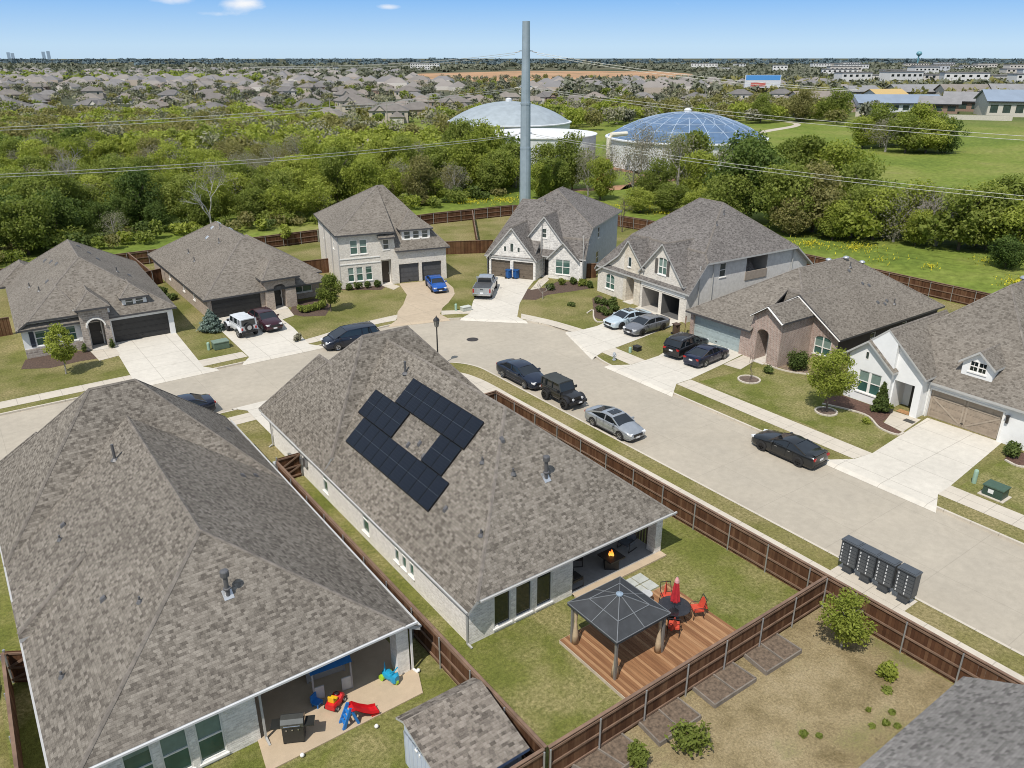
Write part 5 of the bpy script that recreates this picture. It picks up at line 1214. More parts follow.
# distant suburb
ROOFC=[plain(c,.9,0,.15,.3) for c in ((.165,.15,.138),(.20,.18,.16),(.14,.133,.13),(.22,.19,.168),(.18,.173,.17))]
WALLC=[plain(c,.85,0,.1,.4) for c in ((.34,.26,.20),(.45,.40,.34),(.28,.20,.16),(.55,.52,.48))]
def far_house(seed):
    rr=random.Random(seed); L=rr.uniform(14,19); Wd=rr.uniform(11,13.5); h=rr.choice([2.9,2.9,5.4]); s=.5; mb=MB()
    def hip(x0,x1,y0,y1,z,s):
        o=.5; x0-=o;x1+=o;y0-=o;y1+=o; w_=min(x1-x0,y1-y0)/2; zr=z+w_*s
        if x1-x0>=y1-y0:
            a=(x0+w_,(y0+y1)/2,zr);b=(x1-w_,(y0+y1)/2,zr)
            mb.face([(x0,y0,z),(x1,y0,z),b,a],0);mb.face([(x1,y1,z),(x0,y1,z),a,b],0);mb.face([(x0,y1,z),(x0,y0,z),a],0);mb.face([(x1,y0,z),(x1,y1,z),b],0)
        else:
            a=((x0+x1)/2,y0+w_,zr);b=((x0+x1)/2,y1-w_,zr)
            mb.face([(x0,y0,z),(x1,y0,z),a],0);mb.face([(x1,y1,z),(x0,y1,z),b],0);mb.face([(x0,y1,z),(x0,y0,z),a,b],0);mb.face([(x1,y0,z),(x1,y1,z),b,a],0)
    def walls(x0,x1,y0,y1,z): mb.prism([(x0,y0),(x1,y0),(x1,y1),(x0,y1)],0,z,1)
    walls(-L/2,L/2,-Wd/2,Wd/2,h); hip(-L/2,L/2,-Wd/2,Wd/2,h,s)
    x=rr.uniform(-L/4,L/4); walls(x-3,x+3,-Wd/2-3,0,2.9); hip(x-3,x+3,-Wd/2-3,Wd/4,2.9,.75)
    # gable with windows
    x2=-x; mb.face([(x2-2.4,-Wd/2-.3,h),(x2+2.4,-Wd/2-.3,h),(x2,-Wd/2-.3,h+2.2)],1); mb.face([(x2-2.7,-Wd/2-.6,h-.2),(x2,-Wd/2-.6,h+2.3),(x2,0,h+2.3),(x2-2.7,0,h-.2)],0); mb.face([(x2+2.7,-Wd/2-.6,h-.2),(x2+2.7,0,h-.2),(x2,0,h+2.3),(x2,-Wd/2-.6,h+2.3)],0)
    for i in range(4):
        xx=-L/2+L*(i+.5)/4
        for sg in (-1,1): mb.box((xx,sg*(Wd/2+.02),h-1.6),(1.2,.06,1.4),2)
    for i in range(2):
        for sg in (-1,1): mb.box((sg*(L/2+.02),-Wd/4+i*Wd/2,h-1.6),(.06,1.2,1.4),2)
    mb.box((x,-Wd/2-3.02,1.2),(4.6,.06,2.2),3)
    o=mb.build('house',[ROOFC[seed%5],WALLC[seed%4],PANE,plain((.5,.48,.44))]); me=o.data; bpy.data.objects.remove(o); return me
FH=[far_house(i) for i in range(10)]
RH=random.Random(4)
rows=[]
def suburb(x0,x1,Y0,Y1,dx,dy,skip=0.1,lab='',grp=''):
    Y=Y0; r=0
    while Y<Y1:
        X=x0*Y+(RH.random()*dx)
        while X<x1*Y:
            if RH.random()>skip: rows.append((X+RH.uniform(-2,2),Y+RH.uniform(-3,3)+6*math.sin(X*.02+r),r,lab,grp))
            X+=dx
        Y+=dy; r+=1
L1=('brown roofed house in the near rows of the distant suburb','houses of the distant suburb, near rows'); L2=('grey roofed house in the far rows of the distant suburb','houses of the distant suburb, far rows'); L3=('brown roofed house beyond the domed tanks','houses of the suburb beyond the tanks')
suburb(-.74,-.08,335,480,24,33,.12,*L1); suburb(-.70,-.12,520,800,25,70,.05,*L2)
suburb(-.16,.42,395,520,27,44,.25,*L3)
rows=[q for q in rows if not (-.74*q[1]<q[0]<-.50*q[1] and q[1]<310)]
print('far houses',len(rows))
for i,(X,Y,r,lab,grp) in enumerate(rows[:290]):
    c=toW(X,Y); o=bpy.data.objects.new('house',FH[RH.randrange(10)]); C.objects.link(o); o.location=(*c,0); o.scale=(.88,.88,.85); o.rotation_euler=(0,0,R(-36+RH.choice([0,180,0,180,90])+RH.uniform(-12,12)+25*math.sin(X*.01+Y*.02))); tag(o,lab,'house',grp)
HAZE=leafmat('hazy_distant_foliage',[(.115,.125,.09),(.145,.155,.11),(.175,.18,.135)],.15); LEAF['haze']=HAZE  # aerial haze is mixed into these leaf colours
# the hundreds of roofs beyond, one mass
mb=MB()
for i in range(620):
    Y=RH.uniform(640,1400); X=RH.uniform(-.74,-.06)*Y if i<520 else RH.uniform(-.06,.3)*Y
    if i>=520: Y=RH.uniform(560,760); X=RH.uniform(.02,.4)*Y
    c=toW(X,Y); 
    if inside(c,DIRTX): continue
    a=R(-36+RH.choice([0,90])+RH.uniform(-15,15)); L=RH.uniform(7,10); W2=RH.uniform(5.5,7); h=RH.choice([2.8,2.8,5]); ca,sa=math.cos(a),math.sin(a)
    T=lambda x,y,z:(c[0]+x*ca-y*sa,c[1]+x*sa+y*ca,z); k=i%3
    q=[T(-L,-W2,h),T(L,-W2,h),T(L,W2,h),T(-L,W2,h)]; b_=[T(-L,-W2,0),T(L,-W2,0),T(L,W2,0),T(-L,W2,0)]; r0,r1=T(-L+W2,0,h+W2*.6),T(L-W2,0,h+W2*.6)
    mb.face([q[0],q[1],r1,r0],k);mb.face([q[2],q[3],r0,r1],k);mb.face([q[1],q[2],r1],k);mb.face([q[3],q[0],r0],k)
    for j in range(4): mb.face([b_[j],b_[(j+1)%4],q[(j+1)%4],q[j]],3+i%2)
o=mb.build('distant_houses',[plain(c_,.9,0,.15,.05) for c_ in ((.205,.19,.178),(.24,.22,.205),(.18,.175,.178))]+[plain((.42,.36,.30)),plain((.58,.55,.51))]); o['kind']='stuff'
# trees between the far houses and the wood that closes the view
def toWp(q): return toW(*q)
sub=[]
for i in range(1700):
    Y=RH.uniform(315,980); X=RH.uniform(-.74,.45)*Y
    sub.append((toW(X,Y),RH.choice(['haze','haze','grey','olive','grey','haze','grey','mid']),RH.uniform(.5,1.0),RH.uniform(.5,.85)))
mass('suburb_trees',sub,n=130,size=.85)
HAZEB=leafmat('blue_hazy_foliage',[(.075,.11,.125),(.09,.13,.15),(.11,.15,.165)],.05); LEAF['hazeb']=HAZEB  # bluish distance haze painted into the leaf colours
def canopy(name,regions,kindf,n,size,sc):
    items=[]
    rng=np.random.default_rng(9); Vs=[];Us=[];Ms=[]
    for (X0,X1,Y0,Y1,cnt,kind) in regions:
        k=['haze','hazeb','olive','mid'].index(kind)
        for i in range(cnt):
            Y=Y0+(Y1-Y0)*RH.random()**1.5; X=RH.uniform(X0,X1)*Y; c=toW(X,Y)
            if inside(c,DIRTX): continue
            s=sc*(Y/900)**.7*RH.uniform(.6,1.3)
            V,UV=leaves(rng,[(c[0],c[1],3.2,5*s,5*s,4.2)],n,size*s); V[:,2]=np.maximum(V[:,2],.2); UV[:,0]=np.clip(UV[:,0]*.4+RH.random()*.6,0,1); Vs.append(V);Us.append(UV);Ms.append(np.full(len(V)//4,k,dtype=np.int32))
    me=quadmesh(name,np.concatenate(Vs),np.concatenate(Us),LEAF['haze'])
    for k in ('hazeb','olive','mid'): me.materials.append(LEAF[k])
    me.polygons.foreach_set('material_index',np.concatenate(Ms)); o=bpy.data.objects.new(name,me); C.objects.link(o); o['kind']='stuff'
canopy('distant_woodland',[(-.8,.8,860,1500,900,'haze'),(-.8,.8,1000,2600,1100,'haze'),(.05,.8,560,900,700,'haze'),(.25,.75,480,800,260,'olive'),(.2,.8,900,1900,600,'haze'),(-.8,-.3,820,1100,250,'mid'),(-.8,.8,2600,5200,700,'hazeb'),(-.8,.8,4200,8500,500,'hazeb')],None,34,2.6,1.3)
# pale town buildings on the right skyline, office park, billboard, water tower, far towers
WB=[plain(c,.7,0,.06,.1) for c in ((.62,.62,.61),(.55,.52,.48),(.48,.50,.53))]
def block(label,X,Y,L,Wd,h,m,rz=0.0,group=None,fl=None):
    t=thing('apartment_block',label,'building',(*toW(X,Y),0),R(-36)+rz,group); w_=MB(); w_.box((0,0,h/2),(L,Wd,h))
    mb=MB(); mb.box((0,0,h+.3),(L+.8,Wd+.8,.6)); mb.build('roof',ROOFC[4],t); nf=max(1,int(h/3.3)); nx=max(3,int(L/5))
    for f in range(nf):
        for i in range(nx):
            w_.box((-L/2+L*(i+.5)/nx,-Wd/2-.03,1.8+f*h/nf),(2.4,.1,1.7),1)
    w_.build('wall',[m,PANED],t); return t
n_=0
for i in range(44):
    Y=RH.uniform(820,1900); X=RH.uniform(.36,.68)*Y if i%3 else RH.uniform(.2,.68)*Y
    block('pale flat roofed building in the town on the right skyline',X,Y,RH.uniform(18,52),16,RH.choice([6,8,11,13]),WB[i%3],RH.uniform(-.3,.3),'pale buildings on the right skyline')
for i,(px,Y,L) in enumerate(((846,700,26),(872,760,20),(893,680,30),(925,720,24),(955,690,34),(990,740,26),(1020,690,30))):
    block('white four storey apartment block above the office park',(px-512)/780*Y*.95,Y,L,14,(12,9,13,10,12,9,11)[i],WB[i%2],(.1,-.3,.2,0,-.2,.3,0)[i],'white apartment blocks above the office park')
block('long white warehouse on the left skyline',-430,1500,110,20,7,WB[0],0); block('second long white warehouse on the left skyline',-360,1520,90,20,7,WB[0],0); block('lone white building at the centre of the skyline',-180,1750,60,20,12,WB[0],0)
def office(label,px,py,L,Wd,h,roofc,wallc,rz,split=None):
    c=g_(px,py); t=thing('office_building',label,'building',(*c,0),R(-36)+rz); mb=MB(); mb.box((0,0,h/2),(L,Wd,h)); mb.build('wall',wallc,t)
    mb=MB(); o=1.0; zr=h+Wd*.22
    mb.face([(-L/2-o,-Wd/2-o,h),(L/2+o,-Wd/2-o,h),(L/2+o,0,zr),(-L/2-o,0,zr)]); mb.face([(L/2+o,Wd/2+o,h),(-L/2-o,Wd/2+o,h),(-L/2-o,0,zr),(L/2+o,0,zr)])
    mb.face([(-L/2,-Wd/2,h),(-L/2,0,zr-.1),(-L/2,Wd/2,h)],1); mb.face([(L/2,-Wd/2,h),(L/2,Wd/2,h),(L/2,0,zr-.1)],1); mb.face([(-L/2-o,-Wd/2-o,h-.02),(-L/2-o,-Wd/2-o,h-.5),(L/2+o,-Wd/2-o,h-.5),(L/2+o,-Wd/2-o,h-.02)],2); mb.build('roof',[roofc,wallc,DARKDOOR],t)
    k=max(2,int(L/4.5))
    for i in range(k):
        x=-L/2+L*(i+.5)/k; w_=MB(); w_.box((x,-Wd/2-.04,h*.52),(L/k*.6,.1,h*.5)); w_.build('window',PANE,t)
BLR=plain((.27,.33,.41),.5,.3,.08,.2); BRW=plain((.25,.17,.13),.8); CRM=plain((.52,.49,.43),.8); GRR=plain((.22,.22,.225),.85,0,.12,.3)
office('long low office with a blue-grey metal roof and white walls',893,111.5,38,16,4.2,BLR,plain((.62,.64,.66)),-.05)
office('grey roofed brick office right of the blue-grey roof',968,110.5,22,18,4.6,GRR,BRW,-.5)
office('dark fronted brick office between two grey roofs',938,112.5,16,14,4.2,GRR,BRW,-.5)
office('cream office with large windows at the right edge',1004,115.5,20,20,6.4,BLR,CRM,-.25)
office('wide grey roofed house row behind the office park',925,99,46,18,4.6,GRR,CRM,.1)
office('unfinished timber house with yellow sheathing',883,104,18,12,5.2,plain((.46,.33,.14),.8),plain((.6,.62,.64)),.2)
office('grey house left of the yellow sheathed house',857,101,20,14,5.5,GRR,CRM,.3)
office('large house with a grey roof above the brick office',970,100.5,36,18,5.2,ROOFC[1],CRM,-.1)
office('tan roofed house half hidden by the field trees',815,107,26,16,4.4,ROOFC[3],CRM,.2)
office('grey roofed house at the far right edge above the cream office',1018,101,34,16,6,GRR,CRM,-.2)
tag(fence(gp((855,116.5),(905,118.5),(1012,121)),'cream boundary wall in front of the office park',2.0,0),'cream boundary wall in front of the office park','wall')
bw=[o for o in C.objects if o.get('label')=='cream boundary wall in front of the office park'][0]; bw.name='boundary_wall'
for ch in bw.children: ch.data.materials[0]=CRM; ch.name='wall' if ch.name.startswith('board') else 'coping'
c=toW(168,560); t=thing('billboard','blue white and red billboard above the far roofs','billboard',(*c,0),R(-36)); 
mb=MB(); mb.box((0,0,9),(24,.6,8)); mb.build('panel',plain((.6,.62,.66)),t); mb=MB(); mb.box((0,-.35,11.3),(23,.06,3)); mb.build('blue_band',plain((.08,.28,.62)),t); mb=MB(); mb.box((-3,-.35,7),(10,.06,2.4)); mb.build('red_patch',plain((.5,.12,.1)),t)
for x in (-8,8): mb=MB(); mb.tube([(x,0,0),(x,0,5)],.4,8); mb.build('leg',METAL,t)
c=toW(1010,2100); t=thing('water_tower','distant blue water tower on the right skyline','water tower',(*c,0)); mb=MB(); mb.lathe((0,0,26),[(1.5,-26),(1.8,0),(5.5,2.5),(7,6),(5,10),(0,11.5)],20); mb.build('tank',plain((.12,.30,.36),.5),t)
for i,(px,hh) in enumerate(((9,70),(13,62),(44,76),(49,82))):
    Y=9000; X=(px-512)/780*Y*1/1.084*1.0; c=toW((px-512)/780*Y*.922,Y); o=MB().box((0,0,hh/2),(30,30,hh)).build('tower_block',plain((.34,.44,.54),.9)); o.location=(*c,0); tag(o,'hazy tower block on the far left skyline','tower','hazy towers on the left skyline')  # pale blue wall colour stands in for distance haze
# ------------------------------------------------------------------ vehicles (local x = forward)
CGL=glassmat('car_glass',(.010,.014,.018),.04); RUB=plain((.018,.018,.019),.85); RIMS=plain((.42,.43,.45),.3,.8,.08); RIMB=plain((.03,.03,.032),.35,.6)
BLK=plain((.016,.016,.018),.5); CHR=plain((.55,.56,.58),.2,.9,.05); HL=plain((.72,.74,.76),.15,.1,.05); RED=plain((.35,.012,.012),.25); PLATE=plain((.66,.67,.68),.5); GREYP=plain((.10,.10,.105),.6)
def loft(mb,st,mi=0):
    """st: list of sections; every section is a list of (x,y,z) from the left bottom over the top to the right bottom"""
    for a,b in zip(st,st[1:]):
        for i in range(len(a)-1): mb.face([a[i],a[i+1],b[i+1],b[i]],mi)
    mb.face(st[0][::-1],mi); mb.face(st[-1],mi)
def section(x,w,zb,zs,zt,top=.80,crown=.03):
    h=[(w*.90,zb),(w*.985,zb+.10),(w,zb+(zs-zb)*.5),(w*.985,zs-.06),(w*.95,zs),(w*top,zt),(w*top*.5,zt+crown*.8)]
    return [(x,y,z) for y,z in h]+[(x,0,zt+crown)]+[(x,-y,z) for y,z in h[::-1]]
def wheel(t,x,y,r,wd,rim):
    s=1 if y>0 else -1
    mb=MB(); pr=[]
    n=22
    def ringpts(rad,yy): return [(x+rad*math.cos(2*math.pi*k/n),yy,r+rad*math.sin(2*math.pi*k/n)) for k in range(n)]
    rings=[ringpts(r*.62,y+s*.012),ringpts(r*.9,y+s*.012),ringpts(r,y-s*.03),ringpts(r,y-s*(wd-.03)),ringpts(r*.9,y-s*wd)]
    for a,b in zip(rings,rings[1:]):
        for k in range(n): j=(k+1)%n; mb.face([a[k],a[j],b[j],b[k]])
    w_=mb.build('wheel',RUB,t)
    rb=MB(); c=(x,y-s*.02,r)
    for k in range(5):
        a=2*math.pi*k/5+.3; rb.bar((x+.05*math.cos(a),y-s*.012,r+.05*math.sin(a)),(x+r*.6*math.cos(a),y-s*.012,r+r*.6*math.sin(a)),r*.20,.03,0,up=(0,1,0))
    a1=ringpts(r*.63,y+s*.014);a2=ringpts(r*.54,y+s*.004)
    for k in range(n): j=(k+1)%n; rb.face([a1[k],a1[j],a2[j],a2[k]])
    bk=ringpts(r*.62,y-s*.05); rb.face(bk,1)
    rb.build('rim',[rim,BLK],w_)
def car(label,loc,hd,kind,col,cat='car',rim=None,metal=.35,sunroof=False,plate_front=True,name='parked_car',wingy=False,rack=False,sc=1.0,spoiler=False):
    t=thing(name,label,cat,loc,hd,'vehicles parked along the street and on the drives'); t.scale=(sc,)*3
    P=carpaint(col,metal); rim=rim or RIMS
    D={'sedan':dict(L=4.85,w=.91,H=1.44,hood=.93,belt=.96,trunk=1.03,cab=(-1.85,-1.05,.35,1.28),wb=1.40,wr=.335,zb=.20,tw=.66),
       'coupe':dict(L=4.78,w=.95,H=1.36,hood=.94,belt=.95,trunk=1.02,cab=(-1.75,-.75,.10,1.0),wb=1.36,wr=.345,zb=.19,tw=.62),
       'fastback':dict(L=4.9,w=.92,H=1.44,hood=.93,belt=.95,trunk=1.04,cab=(-2.1,-.75,.35,1.25),wb=1.42,wr=.34,zb=.20,tw=.66),
       'suv':dict(L=4.75,w=.93,H=1.72,hood=1.08,belt=1.12,trunk=1.15,cab=(-2.28,-1.85,.30,1.12),wb=1.38,wr=.36,zb=.27,tw=.74),
       'van':dict(L=5.1,w=.98,H=1.74,hood=1.05,belt=1.10,trunk=1.12,cab=(-2.46,-2.1,.55,1.75),wb=1.52,wr=.345,zb=.22,tw=.76),
       'crossover':dict(L=4.7,w=.93,H=1.58,hood=1.02,belt=1.05,trunk=1.10,cab=(-2.2,-1.35,.30,1.15),wb=1.38,wr=.35,zb=.24,tw=.70)}[kind]
    L,w_,H=D['L'],D['w'],D['H']; h=L/2; zb=D['zb']; b0,t0,t1,b1=D['cab']; belt,hood,trunk=D['belt'],D['hood'],D['trunk']
    st=[]
    prof=[(-h,.80,zb+.16,trunk-.26,trunk-.22),(-h+.05,.90,zb+.05,trunk-.14,trunk-.05),(-h+.22,.96,zb,trunk-.08,trunk),(b0-.02 if b0>-h+.4 else -h+.4,.985,zb,belt-.04,trunk),
          (-.9,1.0,zb,belt,belt+.02),(0,1.0,zb,belt,belt+.02),(b1-.12,.995,zb,belt-.01,belt+.03),(b1+.12,.99,zb,hood-.08,hood+.03),(h-.75,.975,zb,hood-.13,hood-.03),(h-.30,.93,zb+.01,hood-.2,hood-.12),(h-.08,.84,zb+.05,hood-.30,hood-.24),(h,.72,zb+.14,hood-.42,hood-.38)]
    for x,f,zb_,zs,zt in prof: st.append(section(x,w_*f,zb_,zs,zt,.84,.035))
    mb=MB(); loft(mb,st)
    wbx=D['wb']
    # roof panel and pillars
    tw=D['tw']; bw=w_*.90
    def gl(x,z): # half width of the cabin at height z
        return bw+(tw-bw)*((z-belt)/(H-belt))
    zr=H-.05
    roof=[]
    for x,dz in ((t0-.08,-.06),(t0+.15,0),((t0+t1)/2,.03),(t1-.15,0),(t1+.08,-.06)):
        yy=tw+.01; roof.append([(x,yy+.03,zr+dz-.05),(x,yy,zr+dz),(x,yy*.6,zr+dz+.045),(x,0,zr+dz+.06),(x,-yy*.6,zr+dz+.045),(x,-yy,zr+dz),(x,-yy-.03,zr+dz-.05)])
    loft(mb,roof)
    for s in (-1,1):
        mb.bar((t1+.03,s*(tw+.01),zr-.05),(b1,s*(bw-.02),belt),.07,.07); mb.bar((t0-.05,s*(tw+.01),zr-.05),(b0,s*(bw-.03),belt+.02),.10 if kind not in('suv','van') else .13,.08)
        xm=(t0+t1)/2-.05; mb.bar((xm,s*(tw+.005),zr-.05),(xm+.02,s*(bw+.0),belt),.09,.03)
        if kind in ('suv','van'): mb.bar((t0+.55,s*(tw+.005),zr-.05),(b0+.75,s*(bw),belt),.11,.03)
    for s in (-1,1):      # door seams and sills
        for xs in (b1-.35,xm,max(b0+.55,-wbx+.45)): mb.box((xs,s*(w_*1.0+.002),zb+.48),(.022,.008,.56),1)
        mb.box(((b1+b0)/2,s*(w_*.96),zb+.05),(2.3,.05,.10),1); mb.box((.35,s*(w_+.004),belt-.14),(.17,.012,.03),2); mb.box((-.62,s*(w_+.004),belt-.14),(.17,.012,.03),2)
    body=mb.build('body',[P,BLK,CHR],t,smooth=.7)
    # glasshouse
    g=MB(); q=lambda x,y,z:(x,y,z)
    for s in (-1,1):
        g.__init__(); f=[q(b0+.10,s*(bw-.02),belt+.0),q(b1-.12,s*(bw-.02),belt+.0),q(t1-.02,s*(tw-.005),zr-.06),q(t0+.02,s*(tw-.005),zr-.06)]; g.face(f); g.build('side_window',CGL,t)
    g=MB(); g.face([q(b1,bw-.06,belt+.02),q(b1,-bw+.06,belt+.02),q(t1+.06,-tw+.02,zr-.04),q(t1+.06,tw-.02,zr-.04)]); g.build('windscreen',CGL,t)
    g=MB(); g.face([q(b0-.01,bw-.10,belt+.06),q(b0-.01,-bw+.10,belt+.06),q(t0-.07,-tw+.03,zr-.05),q(t0-.07,tw-.03,zr-.05)]); g.build('rear_window',CGL,t)
    if sunroof: g=MB(); g.box((t0+(t1-t0)*.62,0,zr+.078),(.62,.88,.02)); g.build('sunroof',CGL,t)
    if rack:
        for s in (-1,1): g=MB(); g.tube([(t0+.05,s*(tw-.1),zr+.03),(t0+.15,s*(tw-.1),zr+.1),(t1-.25,s*(tw-.1),zr+.1),(t1-.15,s*(tw-.1),zr+.03)],.022,6); g.build('roof_rail',CHR,t)
    wb,wr=D['wb'],D['wr']
    for x in (-wb,wb+.05):
        for s in (-1,1):
            am=MB(); n=16; arc=[(x+(wr+.075)*math.cos(math.pi*k/n-.08),s*(w_+.004),wr+(wr+.075)*math.sin(math.pi*k/n-.08)) for k in range(n+1)]; am.face(arc); am.build('wheel_arch',BLK,t)
            wheel(t,x,s*(w_+.012),wr,.22,rim)
    zf=hood-.30
    for s in (-1,1):
        g=MB(); g.box((h-.17,s*w_*.62,zf+.03),(.30,w_*.42,.13),0,-s*.42); g.build('headlight',HL,t)
        g=MB(); g.box((-h+.06,s*w_*.66,trunk-.20),(.14,w_*.40,.15),0,s*.25); g.build('taillight',RED,t)
        g=MB(); g.box((b1-.42,s*(w_+.09),belt+.07),(.12,.20,.13)); g.build('mirror',P,t)
    g=MB(); g.box((h-.05,0,zf-.08),(.12,w_*.95,.20)); g.build('grille',BLK,t)
    g=MB(); g.box((h-.07,0,zb+.08),(.16,w_*1.35,.12)); g.build('front_bumper_intake',BLK,t)
    g=MB(); g.box((-h+.03,0,zb+.14),(.10,w_*1.45,.16)); g.build('rear_bumper_trim',BLK if kind in('suv','crossover','coupe') else P,t)
    for x,zz in ((h+.015,zb+.2),(-h-.012,trunk-.34)): g=MB(); g.box((x,0,zz),(.02,.36,.13)); g.build('number_plate',PLATE,t)
    if spoiler: g=MB(); g.box((-h+.16,0,trunk+.05),(.22,w_*1.4,.03)); g.build('spoiler',P,t)
    return t
def offroader(label,loc,hd,col,topcol,long=False,sc=1.0):
    t=thing('parked_offroader',label,'off-road car',loc,hd,'vehicles parked along the street and on the drives'); t.scale=(sc,)*3; P=carpaint(col,.1,.4); TP=plain(topcol,.75)
    e=.35 if long else 0.0; r=.42; wbR=-1.15-e; wbF=1.2
    mb=MB()
    loft(mb,[section(x,w,zb,zs,zt,.93,.01) for x,w,zb,zs,zt in ((-1.75-e,.76,.58,1.10,1.14),(-1.70-e,.78,.52,1.12,1.16),(0,.78,.50,1.13,1.17),(.62,.78,.50,1.13,1.17))])
    loft(mb,[section(x,w,.62,zs,zt,.88,.035) for x,w,zs,zt in ((.60,.74,1.06,1.15),(1.2,.68,1.03,1.12),(1.72,.62,.98,1.07),(1.80,.60,.95,1.03))])
    mb.build('body',P,t,smooth=.6)
    mb=MB()
    loft(mb,[[(x,.72,1.76),(x,.66,1.82),(x,.3,1.85),(x,-.3,1.85),(x,-.66,1.82),(x,-.72,1.76)] for x in (-1.72-e,-1.0,.1,.32)])
    for s in (-1,1):
        mb.bar((.60,s*.72,1.17),(.32,s*.68,1.80),.07,.07); mb.bar((-.42,s*.76,1.17),(-.42,s*.70,1.79),.12,.03); mb.bar((-1.70-e,s*.76,1.17),(-1.68-e,s*.70,1.79),.16,.05); mb.bar((-1.2-e,s*.765,1.17),(-1.2-e,s*.705,1.79),.25,.03)
        mb.bar((-1.7-e,s*.77,1.2),(.5,s*.77,1.2),.03,.09)
    mb.bar((.32,-.68,1.78),(.32,.68,1.78),.08,.07); mb.build('hard_top',TP,t,smooth=.5)
    for s in (-1,1): g=MB(); g.face([(-1.7-e,s*.75,1.17),(.57,s*.73,1.17),(.30,s*.67,1.78),(-1.7-e,s*.69,1.78)]); g.build('side_window',CGL,t)
    g=MB(); g.face([(.615,.68,1.18),(.615,-.68,1.18),(.345,-.64,1.77),(.345,.64,1.77)]); g.build('windscreen',CGL,t)
    g=MB(); g.face([(-1.755-e,.66,1.2),(-1.755-e,-.66,1.2),(-1.735-e,-.64,1.74),(-1.735-e,.64,1.74)]); g.build('rear_window',CGL,t)
    for x in (wbR,wbF):
        for s in (-1,1):
            wheel(t,x,s*.92,r,.27,RIMB if not long else RIMS)
            mb=MB(); n=8; pts=[(x+.55*math.cos(a),.50+.52*math.sin(a)) for a in [math.pi*(.08+.84*k/n) for k in range(n+1)]]
            for (xa,za),(xb,zb) in zip(pts,pts[1:]): mb.face([(xa,s*.62,za),(xb,s*.62,zb),(xb,s*.95,zb),(xa,s*.95,za)]); mb.face([(xa,s*.95,za),(xb,s*.95,zb),(xb,s*.95,zb-.08),(xa,s*.95,za-.08)])
            mb.build('wheel_flare',BLK if not long else P,t)
    mb=MB(); mb.box((1.92,0,.66),(.16,1.66,.20)); mb.box((2.0,0,.66),(.1,.5,.12)); mb.build('front_bumper',BLK,t)
    mb=MB(); mb.box((-1.86-e,0,.62),(.14,1.5,.18)); mb.build('rear_bumper',BLK,t)
    g=MB(); g.box((1.815,0,.86),(.03,.62,.34)); 
    for i in range(7): g.box((1.835,-.24+i*.08,.86),(.02,.035,.28),1)
    g.build('grille',[P,BLK],t)
    for s in (-1,1):
        g=MB(); g.tube([(1.78,s*.45,.90),(1.86,s*.45,.90)],.10,12); g.build('headlight',HL,t)
        g=MB(); g.box((-1.78-e,s*.68,.92),(.06,.14,.22)); g.build('taillight',RED,t)
        g=MB(); g.box((.5,s*.92,1.28),(.1,.2,.2)); g.build('mirror',BLK,t)
    g=MB(); g.box((2.055,.1,.66),(.02,.34,.13)); g.build('number_plate',PLATE,t)
    # spare wheel on the tail
    g=MB(); g.tube([(-1.80-e,.05,1.05),(-2.02-e,.05,1.05)],.39,20); g.build('spare_wheel',RUB,t)
    g=MB(); g.tube([(-2.02-e,.05,1.05),(-2.035-e,.05,1.05)],.22,14); g.build('spare_wheel_rim',RIMS if long else BLK,t)
    return t
